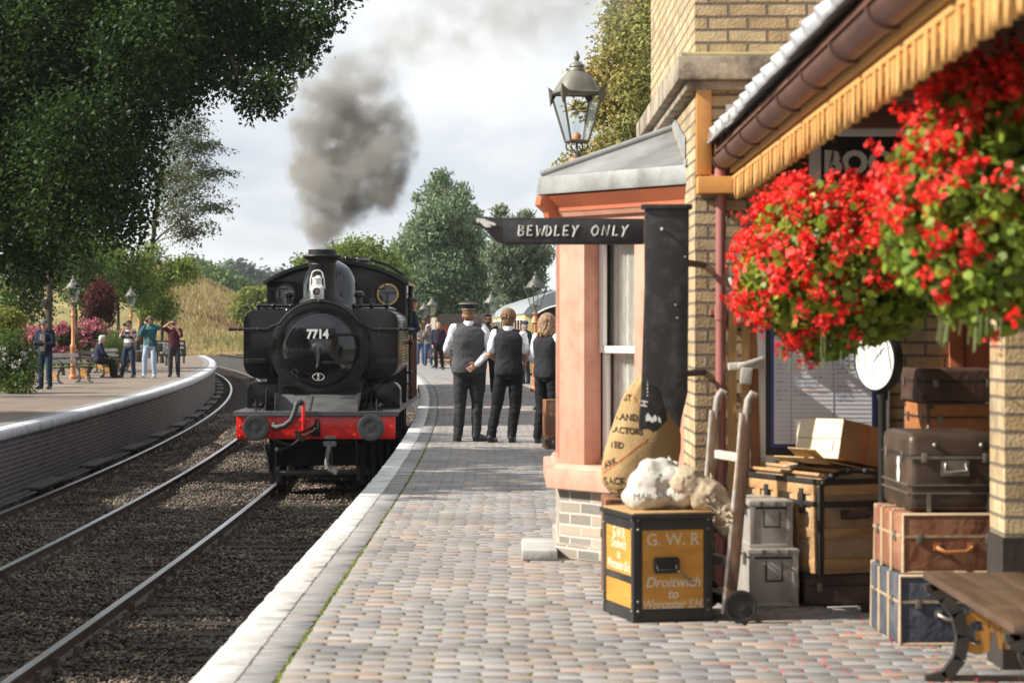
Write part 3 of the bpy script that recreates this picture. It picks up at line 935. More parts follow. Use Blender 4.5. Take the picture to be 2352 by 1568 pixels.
# pannier tanks
def tank(sx):
    r1, r2 = .19, .24
    pl = [(.30, 2.79), (.30, 1.78), (.55, 1.717)]
    pl += arc(1.22 - r2, 1.717 + r2, r2, -90, 0, 6) + arc(1.22 - r1, 2.79 - r1, r1, 0, 90, 6)
    pl = [(sx * p[0], p[1]) for p in pl]
    b = MB(); b.prism(pl, .98, 4.40)
    to = b.build('pannier_tank', m_blk, E, bevel=.012)
    b = MB()
    # plate seams, rivets and steps
    seam = [(.52, 2.79), (.54, 2.72), (.60, 2.62), (.70, 2.48), (.76, 2.30), (.79, 2.10), (.78, 1.90), (.76, 1.74)]
    b.tube([(sx * x, .975, z) for x, z in seam], .010, 5)
    rivets(b, [(sx * (x + .025), .98, z) for x, z in seam[1:]], .016)
    for y in np.linspace(1.03, 4.35, 5 if sx < 0 else 9):
        rivets(b, [(sx * 1.22, y, z) for z in np.linspace(1.95, 2.62, 15)], .011, (sx, 0, 0))
        rivets(b, [(sx * (1.22 - r1 + (r1) * math.cos(R(a))), y, 2.79 - r1 + r1 * math.sin(R(a))) for a in (20, 45, 70)], .011, (sx, 0, .5))
    b.build('rivet', m_blk, to, smooth=35)
    b = MB(); b.bx(sx * .88, sx * 1.19, .90, .98, 2.012, 2.028); b.bx(sx * .88, sx * 1.19, .972, .98, 1.96, 2.012); b.build('tank_step', m_iron, to)
    b = MB()
    b.tube([(sx * 1.02, 1.35, 2.86), (sx * .50, 1.35, 2.86)], .025, 8)
    for q in (1.02, .78, .50): b.ell((sx * q, 1.35, 2.86), .042); b.cyl((sx * q, 1.35, 2.79), (sx * q, 1.35, 2.86), .025)
    b.tube([(sx * .75, 2.0, 2.79), (sx * .75, 2.0, 3.14), ], .018, 6); b.tube([(sx * .95 if sx < 0 else sx * .65, 2.0, 3.14), (sx * .62 if sx < 0 else sx * .95, 2.0, 3.14), (sx * .62 if sx < 0 else sx * .95, 2.0, 3.24)], .013, 6)
    b.box((sx * .75, 2.0, 2.90), (.09, .09, .18)); b.lathe([(.34, 2.79), (.34, 2.82), (.2, 2.87), (.0, 2.88)], 20, (sx * .80, 2.0, 0))
    b.lathe([(.075, 2.79), (.06, 2.82), (.055, 3.0), (.085, 3.01), (.09, 3.03), (.075, 3.075), (.04, 3.1), (.0, 3.105)], 16, (sx * .56, 1.6, 0))
    b.build('tank_filler', m_blk, to, smooth=35)
for sx in (-1, 1): tank(sx)

b = MB()
b.lathe([(.37, 2.90), (.34, 2.955), (.275, 3.0), (.232, 3.08), (.215, 3.18), (.212, 3.50), (.218, 3.515), (.212, 3.53), (.225, 3.56), (.262, 3.605), (.303, 3.63), (.310, 3.645), (.303, 3.662), (.225, 3.672), (.222, 3.745), (.205, 3.75), (.19, 3.74), (.185, 3.2), (.0, 3.2)], 40, (0, 1.25, 0))
b.build('chimney', m_sbx, E, smooth=30)
b = MB()
b.lathe([(.52, 2.77), (.48, 2.82), (.445, 2.88), (.435, 2.95), (.435, 3.2)] + [(.435 * math.cos(R(a)), 3.2 + .435 * math.sin(R(a))) for a in range(10, 90, 10)] + [(.0, 3.635)], 48, (0, 2.8, 0))
b.build('steam_dome', m_door, E, smooth=50)
b = MB(); b.lathe([(.75, 1.4), (.75, 4.4)], 32, (0, 0, zc), 'Y'); b.build('boiler', m_blk, E, smooth=40)

# handrail
b = MB()
pts = [(-1.40, .70, 2.49), (-.86, .70, 2.49)] + [(-.80, .70, 2.50), (-.745, .70, 2.535)]
pts += [(.735 * math.cos(R(a)) * -1, .70, zc + .735 * math.sin(R(a))) for a in range(32, 149, 8)]
pts += [(.745, .70, 2.535), (.80, .70, 2.50), (.86, .70, 2.49), (1.40, .72, 2.49)]
b.tube(pts, .020, 8); b.ell((-1.40, .70, 2.49), .03)
for x in (-1.25, -.95, .95, 1.25, 1.33): b.ell((x, .70, 2.49), .03); b.cyl((x, .70, 2.49), (x, .98, 2.49), .014)
b.ell((0, .70, zc + .74), .034); b.cyl((0, .70, zc + .735), (0, .8, zc + .735), .015)
b.tube([(1.33, .72, 2.49), (1.33, 4.3, 2.49)], .018, 6)
for y in (1.5, 2.3, 3.1, 3.9): b.ell((1.30, y, 2.49), .032); b.cyl((1.2, y, 2.49), (1.33, y, 2.49), .015)
b.build('handrail', m_sbx, E, smooth=40)

# cab and bunker
top = [(1.20 * math.sin(R(a)) / math.sin(R(40)), 3.28 + (math.cos(R(a)) - math.cos(R(40))) / (1 - math.cos(R(40))) * .36) for a in range(-40, 41, 5)]
b = MB(); b.prism([(1.17, 1.225), (1.17, 3.27)] + [(p[0] * .975, p[1]) for p in reversed(top)] + [(-1.17, 3.27), (-1.17, 1.225)], 4.40, 4.44)
for sx in (-1, 1):
    rivets(b, [(sx * 1.13, 4.40, z) for z in np.linspace(2.75, 3.2, 6)], .014)
    b.bx(sx * 1.17, sx * 1.20, 4.40, 5.1, 1.225, 3.27)
b.bx(-1.2, 1.2, 8.88, 8.92, 1.225, 2.6); b.bx(-1.17, 1.17, 6.96, 7.0, 1.225, 3.27); b.bx(-1.1, 1.1, 4.9, 6.0, 1.225, 1.7)
cabo = b.build('cab', m_blk, E, bevel=.004)
b = MB()
for sx in (-1, 1): b.bx(sx * 1.17, sx * 1.20, 5.9, 8.875, 1.23, 2.3); b.bx(sx * 1.17, sx * 1.20, 6.5, 6.995, 2.301, 3.27)
b.build('bunker', mat('weathered_maroon', (.085, .026, .02), (.05, .018, .015), scale=3, rough=.85, spec=.03), E)
for sx in (-1, 1):
    b = MB(); b.lathe([(.155, -.01), (.16, -.03), (.185, -.03), (.19, 0)], 32, (sx * .88, 4.39, 3.085), 'Y', caps=False)
    rg = b.build('spectacle_frame', m_brass if sx > 0 else m_blk, cabo, smooth=40)
    b = MB(); b.lathe([(.0, -.006), (.158, -.006), (.158, .01)], 32, (sx * .88, 4.39, 3.085), 'Y')
    b.build('pane', m_dglass, rg, smooth=40)
b = MB()
out = [(p[0] * 1.045, p[1] + .0) for p in top]; inn = [(p[0] * 1.03, p[1] - .035) for p in reversed(top)]
b.prism(out + inn, 4.25, 7.15)
ro = b.build('cab_roof', m_blk, E, smooth=30)
b = MB()
for y in (4.27, 5.6, 7.1): b.tube([(p[0] * 1.03, y, p[1] + .012) for p in top], .018, 6)
b.tube([(-.35, 4.9, 3.70), (.55, 4.9, 3.69), (.85, 5.1, 3.60), (1.1, 5.5, 3.45)], .028, 6); b.ell((.15, 4.9, 3.71), .06); b.ell((.35, 4.9, 3.70), .06)
b.tube([(.75, 4.5, 3.42), (1.05, 4.5, 3.40), (1.2, 5.2, 3.3)], .014, 6)
b.lathe([(.12, 3.62), (.12, 3.68), (.08, 3.7), (.0, 3.7)], 16, (.45, 4.6, 0))
b.build('rain_strip', m_blk, ro, smooth=40)
b = MB()
for y, z0, z1 in ((4.55, 1.55, 3.0), (5.05, 1.3, 3.1)):
    b.tube([(1.26, y, z0), (1.26, y, z1)], .016, 6)
    for z in (z0, z1): b.ell((1.25, y, z), .028); b.cyl((1.2, y, z), (1.26, y, z), .013)
for z in (1.75, 2.25): b.ell((1.29, 3.9 if z < 2 else 4.2, z), .045); b.cyl((1.2, 3.9 if z < 2 else 4.2, z), (1.29, 3.9 if z < 2 else 4.2, z), .02)
b.build('grab_rail', m_blk, cabo, smooth=40)

# splashers, sandboxes, lamp irons
for sx in (-1, 1):
    b = MB()
    pl = [(sx * .70, 1.228), (sx * 1.22, 1.228), (sx * 1.22, 1.50)] + [(sx * (1.07 + .15 * math.cos(R(a))), 1.50 + .15 * math.sin(R(a))) for a in range(15, 91, 15)] + [(sx * .70, 1.65)]
    b.prism(pl, 1.5, 2.1)
    b.build('sandbox', m_blk, E, bevel=.006)
    b = MB()
    b.tube([(sx * .93, .12, 1.228), (sx * .93, .12, 1.42)], .016, 6)
    b.lathe([(.16, 1.228), (.15, 1.255), (.06, 1.27), (.05, 1.30), (.0, 1.30)], 16, (sx * .80, .55, 0))
    for q in (0, 1, 2): b.ell((sx * (.98 - q * .09), .45 + .1 * q, 1.31), .035); b.cyl((sx * (.98 - q * .09), .45 + .1 * q, 1.22), (sx * (.98 - q * .09), .45 + .1 * q, 1.31), .012)
    b.tube([(sx * 1.0, .45, 1.29), (sx * .7, .62, 1.29)], .016, 6)
    if sx > 0:
        b.tube([(.70, 1.1, 1.23), (.72, 1.1, 1.60)], .014, 6); b.tube([(.78, 1.1, 1.23), (.78, 1.1, 1.52)], .014, 6); b.tube([(.64, .9, 1.45), (1.0, 1.3, 1.72)], .015, 6)
    b.build('lamp_iron', m_soot, E, smooth=40)
b = MB(); b.prism([(.35, 1.228), (.75, 1.228), (.75, 1.5), (.62, 1.56), (.46, 1.52)], -.82, -.80, 0, Matrix(((0, 1, 0, 0), (1, 0, 0, 0), (0, 0, 1, 0), (0, 0, 0, 1))))
b.build('guard_plate', m_sbx, E)

# frames, wheels and brake gear
b = MB()
for sx in (-1, 1):
    b.bx(sx * .60, sx * .635, .05, 8.9, .38, 1.2)
    b.bx(sx * .66, sx * .74, .25, .28, .10, .8); b.bx(sx * .60, sx * .74, .25, .28, .74, .82)
    b.bx(sx * 1.12, sx * 1.15, 4.6, 4.9, .35, 1.2); b.bx(sx * 1.0, sx * 1.2, 4.55, 4.95, .35, .38); b.bx(sx * 1.0, sx * 1.2, 4.55, 4.95, .75, .78)
b.bx(-.62, .62, .9, .95, .35, 1.2); b.bx(-1.1, 1.1, .03, .3, .95, 1.2); b.bx(-.62, .62, 1.0, 8.5, .55, .6)
b.tube([(-.80, .22, .70), (-.74, .22, .45), (-.72, .22, .30)], .035, 6)
b.tube([(.70, .22, .80), (.66, .22, .40), (.80, .22, .30), (.80, .22, .08)], .025, 6)
b.box((-.98, .35, .80), (.16, .22, .02)); b.bx(-.90, -.88, .3, .34, .80, 1.2)
b.tube([(-.6, .2, .72), (-.2, .15, .74), (.4, .15, .76), (1.1, .2, .80), (1.2, .5, .9)], .028, 6)
b.build('main_frame', m_soot, E, bevel=.004)
b = MB()
b.tube([(-.92, .42, .27), (.80, .42, .27)], .042, 8); b.tube([(-.90, .40, .27), (-.66, .40, .27)], .062, 10); b.tube([(-.97, .40, .27), (-.90, .40, .27)], .035, 8)
for sx in (-1, 1): b.bx(sx * .60, sx * .66, .38, .46, .15, 1.0)
b.build('brake_rigging', mat('brake_iron', (.09, .088, .085), (.05, .048, .046), scale=9, rough=.6, metal=.3, bump=.2), E, smooth=40)
for y in (1.85, 4.2, 6.5):
    for sx in (-1, 1):
        b = MB()
        b.lathe([(.0, -.05), (.18, -.06), (.18, -.03), (.58, -.02), (.60, -.06), (.70, -.06), (.73, .06), (.58, .07), (.55, .02), (.15, .02), (.15, .07), (.0, .07)], 36, (sx * .72, y, .70), 'X')
        b.build('wheel', m_soot, E, smooth=35)

# pipes and couplings on the beam
b = MB()
hose = [(-.20, -.10, 1.36), (-.235, -.14, 1.38), (-.275, -.17, 1.35), (-.31, -.19, 1.22), (-.36, -.20, 1.10), (-.46, -.19, 1.02), (-.56, -.16, .995), (-.62, -.10, 1.0)]
H = []
for i in range(len(hose) - 1):
    for k in range(5):
        t = k / 5
        H.append(Vector(hose[i]).lerp(Vector(hose[i + 1]), t))
H.append(Vector(hose[-1]))
b.tube(H, [.047 if i % 2 else .040 for i in range(len(H))], 10)
b.ell((-.63, -.08, 1.0), (.05, .04, .06)); b.ell((-.63, -.08, 1.04), .035)
b.build('vacuum_hose', m_rub, E, smooth=60)
b = MB(); b.tube([(-.185, -.05, .92), (-.185, -.05, 1.38)], .03, 12); b.box((-.20, -.04, 1.10), (.10, .05, .05)); b.box((-.12, -.03, 1.10), (.06, .04, .04)); b.cyl((-.185, -.05, .84), (-.185, -.05, .93), .035)
b.build('vacuum_pipe', m_red, E, bevel=.003)
b = MB()
b.tube([(.0, .0, .92), (.0, -.12, .92), (-.05, -.16, .90), (.02, -.16, .985)], .035, 8); b.box((0, -.02, .93), (.14, .05, .16))
lk = [(.03, -.14, 1.12), (.055, -.16, 1.05), (.05, -.17, .97), (-.05, -.18, .92), (-.16, -.19, .86), (-.18, -.19, .84)]
b.tube(lk, .022, 8); b.tube([(.03, -.12, 1.12), (-.0, -.14, 1.02), (-.12, -.16, .95), (-.25, -.19, .90)], .022, 8)
b.box((-.22, -.19, .85), (.16, .09, .08), (0, .6, 0)); b.tube([(-.30, -.2, .94), (-.14, -.2, .79)], .03, 8)
b.tube([(-.65, -.17, .80), (-.36, -.19, .705), (-.20, -.19, .83)], .026, 8); b.tube([(-.38, -.19, .70), (-.55, -.18, .645)], .022, 8); b.ell((-.56, -.18, .645), .055)
b.build('screw_coupling', m_soot, E, smooth=50)
b = MB()
b.box((.22, -.03, .83), (.18, .06, .04)); b.box((.22, -.08, .74), (.17, .10, .08)); b.ell((.15, -.10, .74), .04); b.ell((.29, -.10, .74), .04)
hp = [(.21, -.10, .70), (.19, -.12, .60), (.175, -.13, .45), (.19, -.14, .37), (.24, -.14, .335)]
H = []
for i in range(len(hp) - 1):
    for k in range(5): H.append(Vector(hp[i]).lerp(Vector(hp[i + 1]), k / 5))
b.tube(H, [.042 if i % 2 else .034 for i in range(len(H))], 10)
b.box((.29, -.14, .325), (.11, .08, .07), (0, .5, 0)); b.tube([(.24, -.1, .7), (.26, -.12, .5), (.24, -.13, .35)], .005, 4)
b.build('steam_heat_hose', mat('heat_hose', (.20, .20, .19), (.11, .11, .11), scale=12, rough=.6), E, smooth=50)

# the white oil lamp on its bracket in front of the chimney
LW = (LOC[0] - .05, LOC[1] + .90, LOC[2] + 2.975)
HL = thing('headlamp', 'white oil headlamp with round lens in front of the engine chimney', 'lamp', LW)
b = MB(); b.box((0, 0, .095), (.20, .18, .19)); b.box((0, 0, .20), (.17, .15, .03)); b.lathe([(.075, .21), (.075, .30), (.085, .31), (.07, .33), (.0, .335)], 20); b.bx(-.02, .05, -.02, .02, .33, .36)
b.box((-.05, -.1, .02), (.012, .02, .03)); b.bx(-.11, .11, -.095, .095, -.012, .0); b.box((.06, -.1, .165), (.05, .015, .03))
b.build('lamp_case', m_wp, HL, bevel=.006)
b = MB(); b.lathe([(.075, -.09), (.078, -.115), (.066, -.12), (.062, -.10)], 24, (0, 0, .10), 'Y', caps=False); lr = b.build('lens_rim', m_wp, HL, smooth=40)
b = MB(); b.lathe([(.0, -.118), (.03, -.115), (.05, -.108), (.066, -.096)], 24, (0, 0, .10), 'Y'); b.build('lens', mat('lens_glass', (.10, .11, .12), (.05, .05, .055), scale=20, rough=.05, spec=.9, dirt=(.5, .3, .08), dirt_amt=.6, dirt_scale=18), HL, smooth=50)
b = MB(); b.tube([(-.11, 0, .12), (-.105, 0, .30)] + [(-.085 * math.cos(R(a)), 0, .38 + .06 * math.sin(R(a))) for a in range(0, 181, 20)] + [(.105, 0, .30), (.115, 0, .15)], .011, 8); b.build('handle', m_wp, HL, smooth=60)

# ------------------------------------------------------------------ coaches
def coach(name, label, cat, loc, rotz, Ln, Wd, mat_low, mat_up, mat_roof, win_n, zf=1.05):
    t = thing(name, label, cat, loc, rotz)
    w = Wd / 2
    b = MB(); b.bx(-w, w, 0, Ln, zf, 2.95)
    body = b.build('body', mat_low, t, bevel=.03)
    b = MB(); b.bx(-w - .008, w + .008, .1, Ln - .1, 2.0, 2.86); b.build('waist_panel', mat_up, body, bevel=.01)
    tp = [(w * 1.03 * math.sin(R(a)) / math.sin(R(58)), 2.95 + (math.cos(R(a)) - math.cos(R(58))) / (1 - math.cos(R(58))) * .75) for a in range(-58, 59, 8)]
    b = MB(); b.prism(tp + [(w, 2.90), (-w, 2.90)], -.06, Ln + .06)
    for y in np.arange(.3, Ln, 2.2):
        b.tube([(p[0], y, p[1] + .006) for p in tp], .02, 5)
        b.lathe([(.13, 3.7), (.12, 3.78), (.0, 3.8)], 12, (0, y + 1.0, 0))
    b.build('roof', mat_roof, t, smooth=35)
    b = MB(); b.bx(-w * .9, w * .9, .3, Ln - .3, .35, 1.0)
    for y in (1.6, 3.8, Ln - 3.8, Ln - 1.6): b.lathe([(.0, -.8), (.5, -.8), (.5, .8), (.0, .8)], 20, (0, y, .5), 'X')
    b.build('underframe', m_soot, t)
    for sx in (-1, 1):
        for i in range(win_n):
            y = .8 + (Ln - 1.6) * (i + .5) / win_n; d = (Ln - 1.6) / win_n * .36
            b = MB(); b.bx(sx * (w + .002), sx * (w + .022), y - d - .05, y + d + .05, 2.05, 2.80)
            fr = b.build('window', m_wp if mat_up is not m_maroon else m_blk, t, bevel=.005)
            b = MB(); b.bx(sx * (w + .02), sx * (w + .028), y - d, y + d, 2.10, 2.75); b.build('pane', m_dglass, fr)
    for i in (-1, 1):
        b = MB(); b.bx(i * .65, i * .2, -.02, .01, 2.1, 2.75); b.build('window', m_dglass, t)
    return t
coach('passenger_coach', 'maroon passenger coach coupled behind the black steam engine', 'railway coach', (-3.30, 47.2, RAIL), math.atan2(.045, 1), 17.5, 2.74, m_maroon, m_maroon, mat('coach_roof_grey', (.14, .14, .14), rough=.7), 7)
m_cream = mat('cream_paint', (0.60, 0.47, 0.19), (0.52, 0.40, 0.16), scale=1.2, rough=.45, dirt=(.3, .22, .09), dirt_amt=.4)
coach('passenger_coach', 'cream and yellow coach with pale grey roof standing beyond the platform', 'railway coach', (1.80, 77, RAIL), .034, 42, 2.8, m_cream, m_cream, mat('pale_roof', (.27, .30, .31), (.21, .235, .245), scale=1, rough=.5), 15)

# ------------------------------------------------------------------ smoke from the chimney
SM = [(737, 576, .165, 2.6), (737, 560, .19, 2.4), (738, 538, .27, 1.8), (742, 512, .38, 1.3), (745, 478, .50, 1.0), (800, 452, .52, .9), (758, 425, .62, 1.0), (858, 408, .60, .9), (735, 365, .58, .9),
      (815, 345, .74, 1.0), (890, 348, .52, .85), (722, 300, .46, .7), (788, 285, .62, .85), (868, 282, .55, .65), (752, 225, .52, .55), (845, 215, .52, .4), (800, 165, .50, .3), (880, 130, .6, .16), (940, 90, .75, .09), (1060, 50, 1.0, .07), (1190, 10, 1.2, .075), (1300, -30, 1.2, .075)]
m = bpy.data.materials.new('coal_smoke'); m.use_nodes = True
nt = m.node_tree; L = nt.links; nt.nodes.clear()
outn = nn(nt, 'ShaderNodeOutputMaterial')
pv_ = nn(nt, 'ShaderNodeVolumePrincipled')
pv_.inputs['Color'].default_value = (.47, .455, .43, 1); pv_.inputs['Anisotropy'].default_value = .0
L.new(pv_.outputs[0], outn.inputs['Volume'])
geo = nn(nt, 'ShaderNodeNewGeometry')
nz = nn(nt, 'ShaderNodeTexNoise'); nz.inputs['Scale'].default_value = 1.7; nz.inputs['Detail'].default_value = 7; nz.inputs['Roughness'].default_value = .68
L.new(geo.outputs['Position'], nz.inputs['Vector'])
sb = nn(nt, 'ShaderNodeVectorMath', operation='SUBTRACT'); sb.inputs[1].default_value = (.5, .5, .5); L.new(nz.outputs['Color'], sb.inputs[0])
scn = nn(nt, 'ShaderNodeVectorMath', operation='SCALE'); scn.inputs['Scale'].default_value = 1.15; L.new(sb.outputs[0], scn.inputs[0])
adn = nn(nt, 'ShaderNodeVectorMath', operation='ADD'); L.new(geo.outputs['Position'], adn.inputs[0]); L.new(scn.outputs[0], adn.inputs[1])
acc_ = None
hull = MB()
for i, (px, py, r, d) in enumerate(SM):
    Y = 38.35 + (.25 * math.sin(i * 1.7) if i > 4 else 0)
    c = at(px, py, Y)
    hull.ell(c, r * 1.2 + (.24 if i > 3 else .05), n=16, m=10)
    ds = nn(nt, 'ShaderNodeVectorMath', operation='DISTANCE'); ds.inputs[1].default_value = c
    L.new(adn.outputs[0] if i > 3 else geo.outputs['Position'], ds.inputs[0])
    mr = nn(nt, 'ShaderNodeMapRange'); mr.interpolation_type = 'SMOOTHSTEP'
    mr.inputs['From Min'].default_value = r * 1.1; mr.inputs['From Max'].default_value = r * (.55 if d > .5 else .3)
    mr.inputs['To Min'].default_value = 0; mr.inputs['To Max'].default_value = d
    L.new(ds.outputs['Value'], mr.inputs['Value'])
    if acc_ is None: acc_ = mr.outputs[0]
    else:
        mxn = nn(nt, 'ShaderNodeMath', operation='MAXIMUM'); L.new(acc_, mxn.inputs[0]); L.new(mr.outputs[0], mxn.inputs[1]); acc_ = mxn.outputs[0]
n2 = nn(nt, 'ShaderNodeTexNoise'); n2.inputs['Scale'].default_value = 2.4; n2.inputs['Detail'].default_value = 6; L.new(geo.outputs['Position'], n2.inputs['Vector'])
mr = nn(nt, 'ShaderNodeMapRange'); mr.inputs['From Min'].default_value = .38; mr.inputs['From Max'].default_value = .62; mr.inputs['To Min'].default_value = .12; mr.inputs['To Max'].default_value = 1.9
L.new(n2.outputs['Fac'], mr.inputs['Value'])
ml = nn(nt, 'ShaderNodeMath', operation='MULTIPLY'); L.new(acc_, ml.inputs[0]); L.new(mr.outputs[0], ml.inputs[1])
ml2 = nn(nt, 'ShaderNodeMath', operation='MULTIPLY'); ml2.inputs[1].default_value = 5.5; L.new(ml.outputs[0], ml2.inputs[0])
L.new(ml2.outputs[0], pv_.inputs['Density'])
sme = blob(hull, .16, 2, 'smoke')
smo = bpy.data.objects.new('smoke', sme); COL.objects.link(smo); sme.materials.append(m)
tag(smo, 'grey brown coal smoke billowing up from the engine chimney', 'smoke', kind='stuff')
# ================================================================== STATION BUILDING
m_ybrick = brick_mat('yellow_brick', (.42, .295, .15), (.57, .445, .26), (.17, .14, .11), weather=(.13, .10, .07), wamt=.95, wscale=3.0, bw=.235, rh=.0775, ms=.009, bump=1.0)
m_bbase = brick_mat('base_brick', (.115, .115, .115), (.40, .33, .24), (.42, .39, .34), weather=(.3, .25, .19), wamt=.5, wscale=2.0, bw=.235, rh=.0775, ms=.010)
m_sand = mat('sandstone', (.40, .33, .24), (.24, .20, .15), scale=3.2, rough=.9, bump=.5, bscale=14, dirt=(.035, .032, .03), dirt_amt=.95, dirt_scale=3.4)
m_lich = mat('lichen_ledge', (.45, .40, .18), (.30, .26, .17), scale=5, rough=.95)
m_salm = mat('salmon_paint', (.57, .30, .215), (.48, .235, .16), scale=5, rough=.55, bump=.12, bscale=18, stretch=(1, 1, .22), thresh=(.3, .6), dirt=(.36, .16, .10), dirt_amt=.6, dirt_scale=6)
m_terr = mat('terracotta_paint', (.46, .135, .062), (.38, .11, .05), scale=3, rough=.5, bump=.1, dirt=(.25, .08, .04), dirt_amt=.4)
m_ora = mat('orange_timber_paint', (.60, .29, .075), (.52, .24, .06), scale=3, rough=.55, bump=.12, bscale=20, stretch=(1, 1, .3), dirt=(.35, .16, .05), dirt_amt=.5)
m_val = mat('valance_paint', (.66, .36, .11), (.58, .30, .09), scale=4, rough=.55, bump=.1, island=.10, dirt=(.40, .2, .07), dirt_amt=.5, dirt_scale=4)
m_gut = mat('gutter_brown', (.13, .062, .045), (.095, .045, .034), scale=5, rough=.45, bump=.1, dirt=(.05, .03, .025), dirt_amt=.5)
m_pipe = mat('downpipe_paint', (.36, .135, .115), (.30, .11, .095), scale=4, rough=.45, dirt=(.2, .09, .075), dirt_amt=.4)
m_lead = mat('lead_sheet', (.30, .30, .295), (.21, .21, .21), scale=3, rough=.55, metal=.25, bump=.2, bscale=10, dirt=(.12, .12, .115), dirt_amt=.5)
m_leadw = mat('weathered_lead_edge', (.33, .335, .325), (.22, .225, .22), scale=4, rough=.6, bump=.3, dirt=(.12, .12, .11), dirt_amt=.6, dirt_scale=5)
m_tile = mat('skylit_roof_tile', (.46, .48, .50), (.33, .34, .36), scale=6, rough=.7, bump=.3, dirt=(.45, .46, .46), dirt_amt=.5, dirt_scale=5)  # sky light on the tile ends put into the pale blue-grey
m_brnw = mat('brown_timber', (.16, .065, .035), (.11, .045, .026), scale=3, rough=.6, bump=.1)
m_whitew = mat('white_window_paint', (.78, .77, .74), (.72, .71, .68), scale=4, rough=.45)
m_lace = mat('lace_curtain', (.62, .61, .57), (.48, .47, .43), scale=9, rough=.9, bump=.5, bscale=60, stretch=(4, 4, 1))
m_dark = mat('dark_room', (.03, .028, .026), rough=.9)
m_wglass = glass('window_glass', alpha=.25)

B = thing('station_building', 'yellow brick station building with salmon bay window and timber canopy', 'station building', (0, 0, 0))
WX, WY = 1.09, 14.4
b = MB()
b.bx(WX, 5.2, WY, 18.97, -.02, 7.5)                     # the projecting wing
b.bx(3.4, 5.2, 4.0, WY, -.02, 4.6)                      # wall at the back of the canopy
wl_ = b.build('wall', m_ybrick, B)
b = MB(); b.bx(2.24, 3.4, 11.0, 11.34, .60, 3.2); pr = b.build('pier', m_ybrick, B, bevel=.008)
b = MB(); b.bx(2.23, 3.4, 10.985, 11.35, 0, .60); b.build('pier_shade', mat('pier_shade_dark', (.035, .026, .021), (.022, .017, .014), scale=4, rough=.8, bump=.3), pr)  # dark block standing in for the shadow at the pier foot
b = MB()
b.bx(WX - .11, 5.2, WY - .11, 19.08, 3.02, 3.16)
b.bx(WX - .06, 5.2, WY - .06, 19.03, 2.96, 3.02)
sc_ = b.build('string_course', m_sand, B, bevel=.015)
b = MB(); b.bx(WX - .09, 5.2, WY - .09, 19.06, 3.16, 3.185); b.build('ledge', m_lich, sc_, bevel=.01)
# stone quoins on the sunlit corner
# ---------------- bay window
P0, P1, P2, P3 = Vector((WX, 15.35)), Vector((.322, 16.40)), Vector((.322, 17.90)), Vector((WX, 18.95))
def poly_off(d, back=0.0):
    pts = [P0, P1, P2, P3]
    out = []
    for i, p in enumerate(pts):
        ns = []
        for a, c in ((i - 1, i), (i, i + 1)):
            if 0 <= a and c < 4:
                e = (pts[c] - pts[a]).normalized(); ns.append(Vector((-e.y, e.x)) * (1 if True else -1))
        nrm = ns[0] if len(ns) == 1 else (ns[0] + ns[1])
        if len(ns) == 2: nrm = nrm / (1 + ns[0].dot(ns[1]))
        # outward is away from the wing
        if nrm.x > 0 and abs(nrm.x) > .2: nrm = -nrm
        out.append(p + nrm * d)
    out[0].x = out[3].x = WX + .02
    # keep the canted sides parallel
    e = (P1 - P0).normalized(); nn_ = Vector((-.795, -.606)); out[0] = Vector((WX + .02, (P0 + nn_ * d).y + (WX + .02 - (P0 + nn_ * d).x) * (e.y / e.x)))
    out[3] = Vector((WX + .02, 2 * 17.15 - out[0].y))
    return out
def bay_slab(d0, z0, z1, mm, name, d1=None, bevel=0.0, parent=B):
    a = poly_off(d0); c = poly_off(d1 if d1 is not None else d0)
    b = MB(); b.rings([[(p.x, p.y, z0) for p in a], [(p.x, p.y, z1) for p in c]])
    return b.build(name, mm, parent, bevel=bevel)
bay_slab(.0, -.02, .47, m_bbase, 'bay_base')
bay_slab(.025, .0, .10, m_bbase, 'bay_plinth', bevel=.01)
bay_slab(.09, .47, .60, m_salm, 'bay_sill', bevel=.012)
bay_slab(.04, .60, .635, m_salm, 'bay_sill_step', d1=.015)
